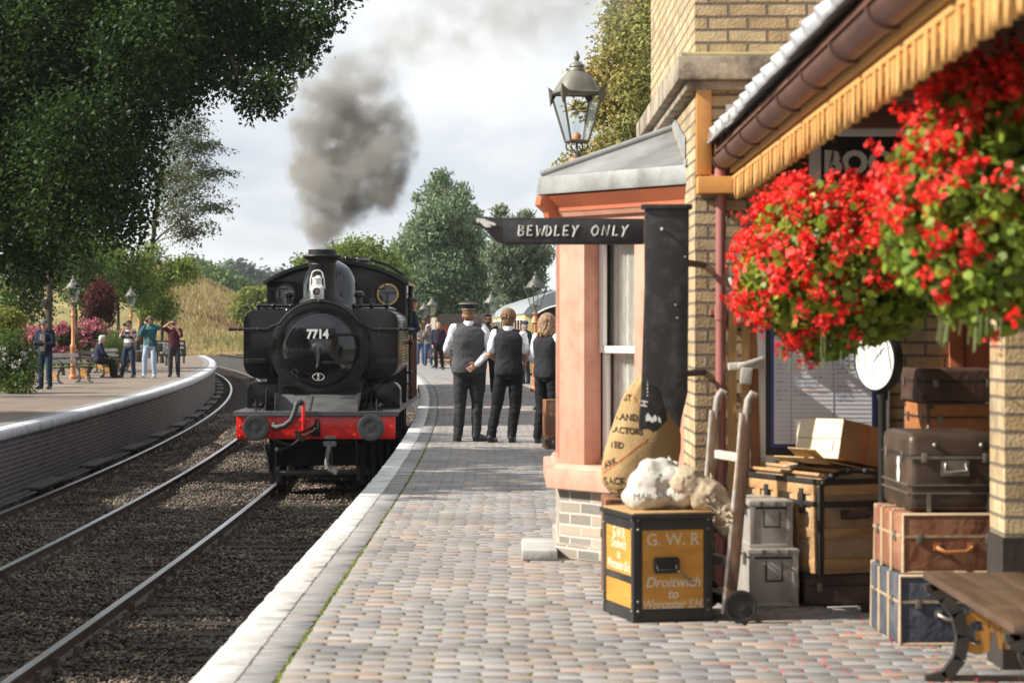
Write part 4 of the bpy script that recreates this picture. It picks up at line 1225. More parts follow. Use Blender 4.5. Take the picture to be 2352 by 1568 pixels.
# corner posts, head and transoms of the canted side nearest us and of the front
def face_frame(A, Bp, nrm, us, name):
    """solid posts along a face given by u-ranges, set .13 thick inward"""
    e = (Bp - A).normalized(); L = (Bp - A).length
    M = Matrix.Translation((A.x, A.y, 0)) @ Matrix(((e.x, -nrm.x, 0, 0), (e.y, -nrm.y, 0, 0), (0, 0, 1, 0), (0, 0, 0, 1)))
    return M, L
e1 = (P0 - P1).normalized(); n1 = Vector((-.795, -.606))
M1, L1 = face_frame(P1, P0, n1, None, '')
M2, L2 = face_frame(P2, P1, Vector((-1, 0)), None, '')
M3, L3 = face_frame(P3, P2, Vector((-.795, .606)), None, '')
for Mx, Lx, ops in ((M1, L1, [(.27, .80)]), (M2, L2, [(.15, .70), (.80, 1.35)]), (M3, L3, [(.40, 1.05)])):
    xs = [0] + [q for o_ in ops for q in o_] + [Lx]
    b = MB()
    for i in range(0, len(xs), 2): b.bx(xs[i] + (.001 if i == 0 else 0), xs[i + 1] - .001, 0.002, .15, .63, 2.22)
    b.bx(0.001, Lx - .001, 0.0, .15, 2.22, 2.44)
    for (u0, u1) in ops:
        b.bx(u0 + .001, u1 - .001, .115, .20, .62, .66)
    b.xf(Mx); fr = b.build('bay_frame', m_salm, B, bevel=.006)
    for (u0, u1) in ops:
        b = MB()
        z0, zm, z1 = .66, 1.405, 2.22
        for (za, zb, dy) in ((z0, zm + .02, .03), (zm - .02, z1, 0)):
            b.bx(u0 + .001, u0 + .045, .13 + dy, .165 + dy, za, zb); b.bx(u1 - .045, u1 - .001, .13 + dy, .165 + dy, za, zb)
            b.bx(u0 + .045, u1 - .045, .13 + dy, .165 + dy, za, za + .045); b.bx(u0 + .045, u1 - .045, .13 + dy, .165 + dy, zb - .045, zb)
        b.xf(Mx); sw = b.build('sash_window', m_whitew, B, bevel=.004)
        b = MB(); b.bx(u0 + .04, u1 - .04, .18, .183, z0 + .04, z1 - .04); b.xf(Mx); b.build('pane', m_wglass, sw)
        b = MB(); n = 46
        for (ua, ub, dep) in ((u0 + .03, u1 - .03, .235),):
            rings = []
            for zz in (z0 + .02, zm, z1 - .02):
                rings.append([(ua + (ub - ua) * i / n, dep + .012 * math.sin(i * 1.55 + .4 * math.sin(i * .7)), zz) for i in range(n + 1)])
            b.rings(rings, caps=False, closed=False)
        b.xf(Mx); b.build('curtain', m_lace, sw, smooth=80, fixn=False)
b = MB(); b.box((.66, .182 - .01, 1.30), (.12, .004, .11)); b.xf(M1); b.build('window_notice', m_whitew, B)
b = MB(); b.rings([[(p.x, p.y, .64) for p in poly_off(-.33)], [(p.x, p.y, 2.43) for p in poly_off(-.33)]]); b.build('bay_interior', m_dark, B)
bay_slab(.03, 2.30, 2.335, m_salm, 'bay_frieze', d1=.05)
bay_slab(.05, 2.36, 2.44, m_terr, 'bay_cornice', d1=.12)
bay_slab(.055, 2.335, 2.36, m_terr, 'bay_moulding')
# console brackets below the eaves
b = MB()
for (p, ang) in ((P1 + Vector((-.06, -.02)), 0.0),):
    b.prism([(0, 2.44), (-.12, 2.44), (-.13, 2.38), (-.07, 2.33), (-.06, 2.26), (0, 2.22)], -.05, .05, 0, TR(p.x + .03, p.y, 0, rz=.35))
b.build('bracket', m_terr, B, bevel=.008)
ev = poly_off(.14)
rt = [Vector((WX + .02, 16.45)), Vector((WX + .02, 16.45)), Vector((WX + .02, 17.85)), Vector((WX + .02, 17.85))]
b = MB()
mid = [Vector(p).lerp(q, .5) for p, q in zip(ev, rt)]
b.rings([[(p.x, p.y, 2.45) for p in ev], [(p.x, p.y, 2.575) for p in ev]])
b.build('roof_edge', m_leadw, B, bevel=.015)
b = MB()
evi = poly_off(.125)
b.add([(p.x, p.y, 2.576) for p in evi] + [(WX + .02, 16.45, 2.90), (WX + .02, 17.85, 2.90)], [(0, 1, 4), (1, 2, 5, 4), (2, 3, 5), (3, 2, 1, 0), (0, 4, 5, 3)])
rf_ = b.build('roof', m_lead, B, bevel=.01)
for e_, yy_ in ((evi[1], 16.45), (evi[2], 17.85)):
    b = MB(); b.tube([(e_.x, e_.y, 2.585), (WX, yy_, 2.905)], .028, 10); b.build('ridge_roll', m_lead, rf_, smooth=50)
b = MB(); b.bx(WX - .012, WX, 15.0, 18.95, 2.56, 2.60)
b.add([(WX - .008, 15.15, 2.60), (WX - .008, 16.45, 2.93), (WX - .008, 16.45, 3.02), (WX - .008, 15.10, 2.74)], [(0, 1, 2, 3)])
b.build('flashing', m_leadw, B)
# white stone step at the foot of the bay
ST = thing('stone_step', 'low white painted stone block at the foot of the bay window', 'stone block', (.185, 16.62, 0), 0)
b = MB(); b.box((0, 0, .035), (.24, .95, .07)); b.build('block', mat('white_stone', (.45, .45, .43), (.33, .33, .31), scale=5, rough=.8, bump=.5, bscale=12, dirt=(.3, .28, .25), dirt_amt=.5), ST, bevel=.02)

# ---------------- timber framing, downpipe and notice boards on the side wall
b = MB(); b.bx(1.093, 1.185, WY - .055, WY - .004, 2.46, 3.0); b.build('timber_post', m_ora, B, bevel=.006)
b = MB(); b.bx(1.095, 3.39, WY - .17, WY - .004, 2.345, 2.445); b.build('wall_plate', m_ora, B, bevel=.006)
b = MB()
px_ = 1.235; py_ = WY - .10
b.cyl((px_, py_, 0), (px_, py_, 2.52), .031, n=16)
for z in (2.40, 1.60, .75): b.cyl((px_, py_, z), (px_, py_, z + .09), .037, n=16); b.box((px_, py_ + .05, z + .045), (.12, .10, .03))
b.cyl((px_, py_, 2.52), (px_, py_, 2.56), .036, .05)
b.build('downpipe', m_pipe, B, smooth=40)
b = MB(); b.bx(1.27, 1.37, WY - .04, WY - .002, 2.78, 2.88); b.cyl((1.32, WY - .02, 2.78), (1.32, WY - .02, 2.70), .012, n=8); b.build('junction_box', m_whitew, B, bevel=.006)

# ---------------- canopy
CR_ = .0113                       # the canopy runs a touch off the line of sight
def cx_(x, y): return x + CR_ * (y - 14)
def yprism(b, prof, y0, y1, dz=0.0, k=1.0):
    n = len(prof); gx = sum(p[0] for p in prof) / n; gz = sum(p[1] for p in prof) / n
    q = [(gx + (p[0] - gx) * k, gz + (p[1] - gz) * k) for p in prof]
    b.rings([[(cx_(p[0], y0), y0, p[1]) for p in prof], [(cx_(p[0], y1), y1, p[1]) for p in q]])
gc = (1.25, 2.553)
gp = [(gc[0] + .066 * math.cos(R(a)), gc[1] + .062 * math.sin(R(a))) for a in range(180, 361, 15)] + [(gc[0] + .056 * math.cos(R(a)), gc[1] + .050 * math.sin(R(a))) for a in range(360, 179, -15)]
g2 = [(gc[0] + .078 * math.cos(R(a)), gc[1] + .074 * math.sin(R(a))) for a in range(178, 363, 15)] + [(gc[0] + .06, gc[1]), (gc[0] - .06, gc[1])]
b = MB(); yprism(b, gp, 4.4, WY - .06); gt = b.build('gutter', m_gut, B, smooth=35)
y = WY - .10
while y > 4.8:
    b = MB(); yprism(b, g2, y - .07, y, k=.93); b.build('gutter_joint', m_gut, gt, smooth=35)
    y -= .96
FX = 1.303
b = MB()
for (x0, x1, z0, z1) in ((FX, FX + .03, 2.40, 2.50), (FX - .024, FX, 2.462, 2.50), (FX - .012, FX, 2.425, 2.445)): yprism(b, [(x0, z0), (x1, z0), (x1, z1), (x0, z1)], 4.4, WY - .175)
b.build('fascia', m_val, B, bevel=.004)
b = MB()
y = 4.42; k = 0
while y < WY - .26:
    w_ = .078; zb = 2.302 + .006 * math.sin(k * 1.9)
    pl = [(y, 2.43), (y, zb + .06), (y + w_ * .16, zb + .03), (y + w_ * .42, zb), (y + w_ * .68, zb + .03), (y + w_ - .019, zb + .06), (y + w_ - .019, 2.43)]
    n = len(pl); xo = .007 * math.sin(k * 2.7)
    b.add([(cx_(FX, p[0]) - .006 + xo, p[0], p[1]) for p in pl] + [(cx_(FX, p[0]) + .014, p[0], p[1]) for p in pl], [tuple(range(n)), tuple(reversed(range(n, 2 * n)))] + [((i + 1) % n, i, n + i, n + (i + 1) % n) for i in range(n)])
    y += w_; k += 1
b.build('valance', m_val, B)
b = MB(); yprism(b, [(1.20, 2.585), (1.56, 2.585), (1.56, 2.61), (1.20, 2.61)], 4.4, WY - .02); b.build('soffit', m_brnw, B)
# roof: slates above, boards below, rafters and ties
sl = math.atan2(1.55, 2.2)
b = MB(); b.add([(1.16, 4.3, 2.66), (3.4, 4.3, 4.15), (3.4, WY - .01, 4.15), (1.16, WY - .01, 2.66), (1.16, 4.3, 2.70), (3.4, 4.3, 4.19), (3.4, WY - .01, 4.19), (1.16, WY - .01, 2.70)], [(0, 1, 2, 3), (7, 6, 5, 4), (0, 4, 5, 1), (1, 5, 6, 2), (2, 6, 7, 3), (3, 7, 4, 0)])
b.build('canopy_roof', mat('roof_boards', (.26, .14, .07), (.18, .10, .05), scale=3, rough=.8, stretch=(.3, 8, 1), bump=.2), B)
b = MB()
rr_ = random.Random(8); sa = math.atan2(1.49, 2.24); dx_, dz_ = math.cos(sa), math.sin(sa)
y = WY - .20; k = 0
while y > 4.5:
    x0 = cx_(1.155, y) + rr_.uniform(-.008, .008); z0 = 2.625 + rr_.uniform(-.004, .004)
    for c in range(3):
        xa, za = x0 + c * .30 * dx_, z0 + c * .30 * dz_ + c * .012
        b.box((xa + .16 * dx_, y - .19, za + .16 * dz_ + .012), (.33, .40, .016), (0, -sa, 0))
        ring = lambda px, pz: [(px - dz_ * .045 * max(0, math.sin(t)) * 1.0, y - .35 + .055 * math.cos(t), pz + .004 + dx_ * .052 * max(0, math.sin(t))) for t in [PI * i / 8 for i in range(9)]]
        b.rings([ring(xa, za + .018), ring(xa + .33 * dx_, za + .33 * dz_ + .018)])
    y -= .405; k += 1
b.build('eave_tiles', m_tile, B, bevel=.003)
b = MB()
for y in np.arange(4.6, WY - .1, .42): b.add([(1.2, y, 2.575), (3.4, y, 4.03), (3.4, y, 4.14), (1.2, y, 2.655), (1.2, y + .055, 2.575), (3.4, y + .055, 4.03), (3.4, y + .055, 4.14), (1.2, y + .055, 2.655)], [(0, 1, 2, 3), (7, 6, 5, 4), (0, 4, 5, 1), (1, 5, 6, 2), (2, 6, 7, 3), (3, 7, 4, 0)])
b.build('rafter', m_brnw, B)
for y in (12.2, 10.6, 9.0, 7.4, 5.9):
    b = MB(); b.bx(1.345, 3.395, y, y + .07, 2.56, 2.68); b.build('tie_beam', m_brnw, B, bevel=.006)
b = MB(); yprism(b, [(1.335, 2.47), (1.40, 2.47), (1.40, 2.58), (1.335, 2.58)], 4.4, WY - .18); b.build('eaves_plate', m_brnw, B)
# door frame between the notice board and the pier
b = MB(); b.bx(2.60, 2.68, WY - .05, WY - .003, 0, 2.34); b.bx(2.68, 3.39, WY - .02, WY - .002, 0, 2.34); b.build('door', m_terr, B, bevel=.005)

# notice board
NB = thing('notice_board', 'large white notice board in a white and black frame on brick wall', 'notice board', (1.845, WY - .008, 0))
b = MB()
fx, z0, z1 = .395, .74, 2.02
for (x0, x1, za, zb) in ((-fx, -fx + .055, z0, z1), (fx - .055, fx, z0, z1), (-fx + .055, fx - .055, z0, z0 + .05), (-fx + .055, fx - .055, z1 - .05, z1)): b.bx(x0, x1, -.06, 0, za, zb)
b.build('frame', m_whitew, NB, bevel=.008)
b = MB(); b.bx(-fx + .055, fx - .055, -.035, -.002, z0 + .05, z1 - .05); b.build('black_border', mat('board_black', (.02, .02, .022), rough=.4), NB)
b = MB(); b.bx(-fx + .085, fx - .085, -.042, -.036, z0 + .105, z1 - .07)
bd = b.build('blue_border', mat('board_blue', (.05, .08, .30), rough=.4), NB)
b = MB(); b.bx(-fx + .105, fx - .105, -.046, -.043, z0 + .125, z1 - .09); b.build('white_panel', mat('whiteboard', (.80, .80, .82), (.75, .75, .78), scale=2, rough=.25), NB)
b = MB(); rr = random.Random(2)
z = z0 + .15
while z < z1 - .1:
    b.bx(-fx + .11, fx - .11, -.0475, -.0465, z, z + .002, mi=0); z += .026
for x in (-.19, .06): b.bx(x, x + .003, -.048, -.0465, z0 + .13, z1 - .1, mi=0)
z = z0 + .33; k = 0
while z < z1 - .12:
    if rr.random() < .8:
        for x0, x1 in ((-.275, -.205), (-.17, .03), (.08, .26)):
            mi = rr.choice((1, 1, 1, 2, 3)) if x0 > -.2 else 1
            x = x0; xe = x0 + (x1 - x0) * rr.uniform(.45, 1)
            if rr.random() < .2: continue
            pts = []
            while x < xe:
                pts.append((x, -.049, z + .009 + rr.uniform(-.007, .007))); x += rr.uniform(.003, .007)
                if rr.random() < .12 and len(pts) > 2:
                    b.tube(pts, .0014, 3, mi); pts = []; x += .01
            if len(pts) > 1: b.tube(pts, .0014, 3, mi)
    z += .026
b.build('handwriting', [mat('rule_line', (.32, .34, .42), rough=.5), mat('blue_marker', (.08, .10, .42), rough=.5), mat('red_marker', (.55, .10, .07), rough=.5), mat('green_marker', (.06, .25, .12), rough=.5)], NB)

# booking sign under the canopy
BK = thing('hanging_sign', 'black sign with big white letters BOOKING hanging under canopy', 'sign', (2.05, 13.25, 0))
b = MB(); b.bx(-.36, .75, -.02, .02, 2.34, 2.60); b.build('board', mat('sign_black', (.012, .012, .013), rough=.35), BK)
b = MB(); b.bx(-.36, .75, -.03, .03, 2.60, 2.66); b.bx(-.42, -.36, -.03, .03, 2.25, 2.66); b.bx(-.36, .75, -.03, .03, 2.30, 2.34); b.build('frame', m_whitew, BK, bevel=.005)
tm = text_mb('BOOKING OFFICE', .17, .004, bold=.008, align='LEFT', space=1.05).xf(TR(-.345, -.024, 2.40)); tm.build('lettering', m_letter, BK)
# ================================================================== FINGER SIGN
m_sblk = mat('sign_black_paint', (.022, .020, .019), (.014, .013, .013), scale=6, rough=.5, bump=.12, bscale=30, dirt=(.13, .12, .11), dirt_amt=.35, dirt_scale=9)
m_chalk = mat('chalk', (.78, .77, .73), (.62, .61, .58), scale=60, rough=.95)
SY = 13.6
def sx_(px): return (px - CX) / F * SY
def sz_(py): return CZ - (py - HY) / F * SY
FS = thing('finger_sign', 'black wooden finger sign chalked BEWDLEY ONLY beside the bay window', 'sign', (0, SY, 0))
b = MB()
pl = [(1482, 480), (1583, 480), (1580, 900), (1566, 960), (1563, 985), (1545, 968), (1528, 935), (1520, 905), (1512, 892), (1495, 885), (1482, 870)]
b.prism([(sx_(p), sz_(q)) for p, q in pl], 0, .10)
b.build('post', m_sblk, FS, bevel=.006)
b = MB(); b.bx(sx_(1474), sx_(1590), -.012, .112, sz_(480), sz_(469)); b.build('cap', m_sblk, FS, bevel=.004)
b = MB(); b.ell((sx_(1521), -.012, sz_(527)), .012); b.cyl((sx_(1521), -.02, sz_(527)), (sx_(1521), .0, sz_(527)), .008, n=8)
for q in ((1574, 590), (1556, 730), (1552, 700)): b.ell((sx_(q[0]), 0, sz_(q[1])), .006)
b.build('bolt', mat('bolt_steel', (.4, .38, .36), rough=.5, metal=.6), FS)
b = MB(); b.tube([(sx_(1560), .1, sz_(600)), (WX + .05, WY - SY, sz_(600))], .02, 8); b.tube([(sx_(1560), .1, sz_(860)), (WX + .05, WY - SY, sz_(860))], .02, 8); b.build('wall_bracket', m_sblk, FS)
# the raised finger
b = MB()
pl = [(1480, 502), (1152, 499), (1100, 497), (1084, 499), (1080, 506), (1086, 514), (1104, 521), (1117, 530), (1130, 545), (1142, 556), (1160, 562), (1480, 561)]
b.prism([(sx_(p), sz_(q)) for p, q in pl], .02, .055)
fg = b.build('finger', m_sblk, FS, bevel=.004)
b = MB(); b.bx(sx_(1156), sx_(1480), .012, .02, sz_(505), sz_(557)); b.build('chalk_panel', mat('chalk_panel_black', (.028, .028, .030), (.02, .02, .021), scale=5, rough=.7, dirt=(.12, .12, .12), dirt_amt=.3, dirt_scale=8), fg, bevel=.002)
STK = {'B': [[(0, 0), (0, 1), (.55, .9), (.6, .7), (.05, .52), (.65, .4), (.6, .12), (0, 0)]], 'E': [[(.6, 1), (.05, .95), (0, 0), (.65, .05)], [(.03, .5), (.5, .52)]],
       'W': [[(0, 1), (.2, 0), (.45, .7), (.7, 0), (.95, 1)]], 'D': [[(.02, 0), (.05, 1), (.5, .85), (.7, .5), (.5, .1), (.02, 0)]], 'L': [[(.08, 1), (0, 0), (.62, .06)]],
       'Y': [[(0, 1), (.35, .5)], [(.8, 1.05), (.35, .5), (.12, -.1)]], 'O': [[(.4, 1), (.08, .75), (.02, .35), (.3, 0), (.62, .2), (.7, .65), (.4, 1), (.3, .97)]], 'N': [[(0, 0), (.08, 1), (.55, .05), (.66, 1.05)]]}
b = MB(); rr = random.Random(4)
x = 1191.0
for ch in 'BEWDLEY ONLY':
    if ch == ' ': x += 24; continue
    wd = {'W': 20, 'O': 22, 'N': 22}.get(ch, 17.0)
    for st_ in STK[ch]:
        pts = []
        for (u, v) in st_:
            pts.append((sx_(x + (u + .12 * v) * wd), .0105, sz_(541 - v * 23 + rr.uniform(-.8, .8))))
        b.tube(pts, .0042, 5)
    x += wd + 3.0
b.xf(Matrix.Diagonal((1, 1, 1, 1))); b.build('lettering', m_chalk, fg)
b = MB()     # painted pointing hand on the tip
def flat(poly, y, mb, yb=.003): mb.prism([(sx_(p), sz_(q)) for p, q in poly], y - yb, y)
flat([(1093, 503), (1098, 500), (1102, 508), (1096, 512)], .019, b)
flat([(1099, 501), (1112, 502), (1122, 507), (1124, 515), (1117, 520), (1108, 516), (1101, 509)], .019, b)
flat([(1122, 507), (1134, 511), (1140, 515), (1136, 518), (1124, 515)], .0185, b)
flat([(1117, 515), (1128, 518), (1127, 522), (1116, 521)], .018, b); flat([(1111, 514), (1120, 519), (1118, 523), (1109, 518)], .0175, b)
b.build('hand_emblem', m_chalk, fg)
# the second finger folded down beside the post
b = MB()
pl = [(1482, 640), (1506, 640), (1516, 880), (1532, 932), (1533, 966), (1523, 976), (1512, 988), (1500, 993), (1492, 986), (1468, 986), (1469, 960), (1474, 900)]
b.prism([(sx_(p), sz_(q)) for p, q in pl], .03, .075)
f2 = b.build('folded_finger', m_sblk, FS, bevel=.004)
b = MB(); flat([(1484, 955), (1489, 948), (1496, 957), (1504, 965), (1500, 972), (1492, 966), (1484, 968)], .029, b); flat([(1500, 958), (1506, 952), (1510, 962), (1507, 969), (1503, 966)], .028, b); flat([(1512, 955), (1518, 962), (1519, 972), (1513, 968)], .027, b)
tm = text_mb('H', .05, .002, bold=.002).xf(TR(sx_(1487), .028, sz_(928), ry=-1.4)); b.merge(tm)
for i in range(5): b.ell((sx_(1488), .03, sz_(908 - i * 8)), (.003, .002, .006))
b.build('lettering', m_chalk, f2)

# ================================================================== LUGGAGE
m_lbr = mat('brown_leather', (.20, .085, .038), (.13, .055, .027), scale=7, rough=.55, bump=.3, bscale=30, dirt=(.30, .17, .09), dirt_amt=.4, dirt_scale=5)
m_lor = mat('tan_leather', (.40, .16, .05), (.30, .11, .035), scale=6, rough=.5, bump=.25, bscale=25, dirt=(.14, .06, .03), dirt_amt=.6, dirt_scale=4)
m_ldk = mat('dark_leather', (.075, .035, .023), (.045, .024, .018), scale=6, rough=.5, bump=.25, bscale=25, dirt=(.15, .09, .06), dirt_amt=.4)
m_tin = mat('brown_tin', (.085, .055, .038), (.055, .038, .028), scale=4, rough=.42, metal=.35, dirt=(.16, .11, .08), dirt_amt=.5, dirt_scale=5)
m_fab = mat('brown_canvas', (.25, .095, .045), (.17, .066, .033), scale=6, rough=.9, bump=.8, bscale=9, dirt=(.34, .20, .12), dirt_amt=.55, dirt_scale=6)
m_nav = mat('navy_canvas', (.060, .070, .092), (.04, .047, .066), scale=6, rough=.85, bump=.5, bscale=16, dirt=(.15, .14, .125), dirt_amt=.6, dirt_scale=6)
m_trim = mat('pale_trim', (.46, .35, .22), (.34, .25, .15), scale=9, rough=.7, bump=.2, dirt=(.2, .12, .07), dirt_amt=.6, dirt_scale=9)
m_ochre = mat('ochre_panel', (.56, .27, .035), (.47, .21, .03), scale=5, rough=.5, stretch=(1, 1, 5), dirt=(.35, .15, .03), dirt_amt=.4)
m_cblk = mat('crate_black', (.020, .019, .018), (.014, .014, .014), scale=6, rough=.45, bump=.1, dirt=(.10, .08, .06), dirt_amt=.4)
m_cwood = mat('crate_top_wood', (.46, .28, .11), (.36, .21, .08), scale=4, rough=.65, stretch=(6, 1, 1), bump=.2)
m_met = mat('tarnished_metal', (.36, .33, .28), (.22, .19, .15), scale=10, rough=.45, metal=.8)
m_irn = mat('black_iron', (.03, .028, .027), (.02, .019, .018), scale=10, rough=.55, metal=.3)
GRP = 'old luggage piled under the canopy'

def case(name, label, cat, loc, rotz, w, d, h, body, trim=None, bands=0, band_m=None, handle='front', hm=None, corners=None, lid=.62, bevel=.02, locks=True, dome=0.0):
    """origin at the bottom centre; front faces -y"""
    t = thing(name, label, cat, loc, rotz, GRP)
    b = MB()
    if dome:
        prof = [(-w / 2, 0), (w / 2, 0), (w / 2, h - dome)] + [(w / 2 * math.cos(R(a)), h - dome + dome * math.sin(R(a))) for a in range(20, 161, 20)] + [(-w / 2, h - dome)]
        b.prism(prof, -d / 2, d / 2)
    else:
        b.bx(-w / 2, w / 2, -d / 2, d / 2, 0, h)
    b.build('case_body', body, t, bevel=bevel, seg=3)
    b = MB(); g = .004
    z = h * lid
    for s in (-1, 1):
        b.bx(-w / 2 + .01, w / 2 - .01, s * (d / 2), s * (d / 2 + .004), z - .006, z + .006); b.bx(s * w / 2, s * (w / 2 + .004), -d / 2 + .01, d / 2 - .01, z - .006, z + .006)
    b.build('lid_seam', trim or hm or m_irn, t)
    if trim:
        r = .011
        for s in (-1, 1):
            b = MB()
            y = s * (d / 2 - bevel * .25)
            q = bevel * .3
            c = [(-w / 2 + q, y, q), (w / 2 - q, y, q), (w / 2 - q, y, h - q), (-w / 2 + q, y, h - q), (-w / 2 + q, y, q)]
            b.tube(c, r, 6); b.build('edge_binding', trim, t, smooth=60)
    for i in range(bands):
        y = -d / 2 + d * (i + 1) / (bands + 1)
        b = MB(); e = .007; q = .022
        b.bx(-w / 2 - e, -w / 2 + .001, y - q, y + q, .006, h - .006); b.bx(w / 2 - .001, w / 2 + e, y - q, y + q, .006, h - .006); b.bx(-w / 2 + .004, w / 2 - .004, y - q, y + q, h - .001, h + e)
        b.build('band', band_m or trim, t, bevel=.004)
    if handle:
        b = MB(); zz = h * .45; hw = min(.085, w * .22)
        if handle == 'front': pts = [(-hw, -d / 2, zz), (-hw, -d / 2 - .03, zz - .005), (-hw * .6, -d / 2 - .042, zz - .022), (hw * .6, -d / 2 - .042, zz - .022), (hw, -d / 2 - .03, zz - .005), (hw, -d / 2, zz)]
        b.tube(pts, .011, 8); b.box((-hw, -d / 2 - .006, zz), (.035, .014, .035)); b.box((hw, -d / 2 - .006, zz), (.035, .014, .035))
        b.build('handle', hm or m_ldk, t, smooth=50)
    if locks:
        b = MB()
        for x in (-w * .33, w * .33): b.box((x, -d / 2 - .004, z - .01), (.03, .012, .045))
        for y in (-d * .3, d * .3): b.box((-w / 2 - .005, y, z - .005), (.012, .03, .05))
        b.build('lock', m_met, t, bevel=.003)
    if corners:
        b = MB()
        for sx in (-1, 1):
            for sy in (-1, 1):
                for z in ((0, h) if not dome else (0,)):
                    b.box((sx * (w / 2 - .018), sy * (d / 2 - .018), abs(z - .018)), (.042, .042, .042))
        b.build('corner_cap', corners, t, bevel=.012)
    return t

# the front stack, four high
case('suitcase', 'navy blue suitcase with pale ribs on the paving at the foot of the stack', 'suitcase', (2.16, 12.22, 0), .035, .56, .76, .345, m_nav, trim=m_trim, bands=2, band_m=m_trim, hm=m_met)
case('suitcase', 'brown canvas suitcase with pale piping lying on the navy suitcase', 'suitcase', (2.15, 12.20, .347), .05, .52, .70, .300, m_fab, trim=m_trim, bands=2, band_m=m_trim, hm=m_lor, bevel=.03)
tk = case('tin_trunk', 'brown tin trunk with rounded lid on top of the brown canvas suitcase', 'trunk', (2.165, 12.22, .649), .03, .46, .70, .385, m_tin, bevel=.045, lid=.72, hm=m_irn, handle=None)
b = MB(); b.tube([(-.05, -.36, .24), (-.055, -.375, .20), (.055, -.375, .20), (.05, -.36, .24)], .009, 8); b.bx(-.07, .07, -.357, -.349, .18, .255); b.build('handle', m_met, tk, smooth=50)
b = MB()
for z in (.09, .13): b.bx(-.235, .235, -.354, -.349, z, z + .008); b.bx(-.236, -.229, -.34, .34, z, z + .008)
b.bx(-.236, .236, -.356, -.349, .262, .276)
for x in (-.1, .13): b.ell((x, -.352, .33), .012)
for x in (-.14, .16): b.bx(x, x + .02, -.357, -.349, .0, .09)
b.build('lid_seam', m_met, tk)
b = MB(); b.ell((-.233, -.10, .235), (.004, .03, .03)); b.ell((-.233, -.10, .175), (.004, .035, .045)); b.build('paper_label', m_whitew, tk)
# the stack behind it
case('wooden_chest', 'plain dark chest behind the tin trunk carrying two leather cases', 'chest', (2.48, 13.55, 0), .06, .52, .60, .93, m_ldk, handle=None, locks=False)
case('suitcase', 'orange tan leather case with worn corners under the topmost dark case', 'suitcase', (2.46, 13.50, .93), .08, .42, .52, .215, m_lor, corners=m_ldk, trim=m_ldk, handle=None, bands=0)
case('suitcase', 'dark brown leather case at the very top of the luggage stack', 'suitcase', (2.45, 13.50, 1.145), .06, .45, .52, .185, m_ldk, corners=m_ldk, handle=None)
# the big domed trunk on a flat dark trunk
case('flat_trunk', 'low dark trunk flat on the paving under the domed wooden trunk', 'trunk', (1.86, 13.84, 0), .1, .52, .62, .185, m_ldk, handle=None, corners=m_irn)
m_slat = mat('trunk_slat_wood', (.46, .27, .115), (.33, .18, .075), scale=5, rough=.6, bump=.25, stretch=(1, 6, 6), dirt=(.18, .09, .04), dirt_amt=.5, dirt_scale=5)
m_tcan = mat('trunk_canvas', (.40, .285, .165), (.29, .195, .11), scale=6, rough=.8, bump=.3, dirt=(.15, .09, .05), dirt_amt=.6, dirt_scale=4)
ang = .42; ca, sa = math.cos(ang), math.sin(ang)
c0 = Vector((1.71, 13.40)); cc = c0 + .225 * Vector((ca, sa)) + .42 * Vector((-sa, ca))
W_, D_, H_, DM = .45, .84, .57, .085
dt = case('domed_trunk', 'large domed wooden trunk with slats and black iron straps', 'trunk', (cc.x, cc.y, .186), ang, W_, D_, H_, m_tcan, dome=DM, handle=None, locks=False, bevel=.012, lid=.66)
b = MB()
for z in (.03, .20, .44): b.bx(-W_ / 2 - .014, -W_ / 2 + .002, -D_ / 2, D_ / 2, z, z + .055); b.bx(-W_ / 2, W_ / 2, -D_ / 2 - .014, -D_ / 2 + .002, z, z + .055)
for y in (-.36, -.16, .05, .26): b.bx(-W_ / 2 - .013, -W_ / 2 + .002, y - .03, y + .03, .003, H_ - DM)
for a in (35, 65, 90, 115, 145):
    x, z = W_ / 2 * math.cos(R(a)), H_ - DM + DM * math.sin(R(a)); b.box((x, 0, z + .006), (.055, D_, .018), (0, -math.atan2(DM * math.cos(R(a)), W_ / 2 * math.sin(R(a))), 0))
b.build('slat', m_slat, dt, bevel=.004)
b = MB()
for z in (.375, .50): b.bx(-W_ / 2 - .018, -W_ / 2 + .001, -D_ / 2 - .016, D_ / 2, z, z + .028); b.bx(-W_ / 2 - .018, W_ / 2 + .006, -D_ / 2 - .018, -D_ / 2 + .001, z, z + .028)
b.bx(-W_ / 2 - .017, -W_ / 2 + .012, -D_ / 2 - .017, -D_ / 2 + .012, 0, H_ - DM)
pts = [(W_ / 2 * math.cos(R(a)), -D_ / 2 - .004, H_ - DM + DM * math.sin(R(a))) for a in range(0, 181, 15)]
b.tube(pts, .014, 6)
for p in pts[1:-1:2]: b.ell((p[0], p[1] - .01, p[2]), .02)
for y in (-.24, .15): b.bx(-W_ / 2 - .022, -W_ / 2, y - .02, y + .02, .33, .47)
b.build('iron_strap', m_irn, dt, bevel=.002)
b = MB(); b.tube([(-.06, -D_ / 2, .335), (-.05, -D_ / 2 - .04, .32), (.06, -D_ / 2 - .045, .325), (.11, -D_ / 2, .345)], .02, 8); b.box((-.07, -D_ / 2 - .012, .33), (.05, .03, .05)); b.box((.12, -D_ / 2 - .012, .35), (.05, .03, .05)); b.build('handle', m_ldk, dt, smooth=50)
b = MB(); b.box((-.08, .05, H_ + .012), (.16, .10, .003), (0, -.08, .2)); b.build('paper_label', m_whitew, dt)

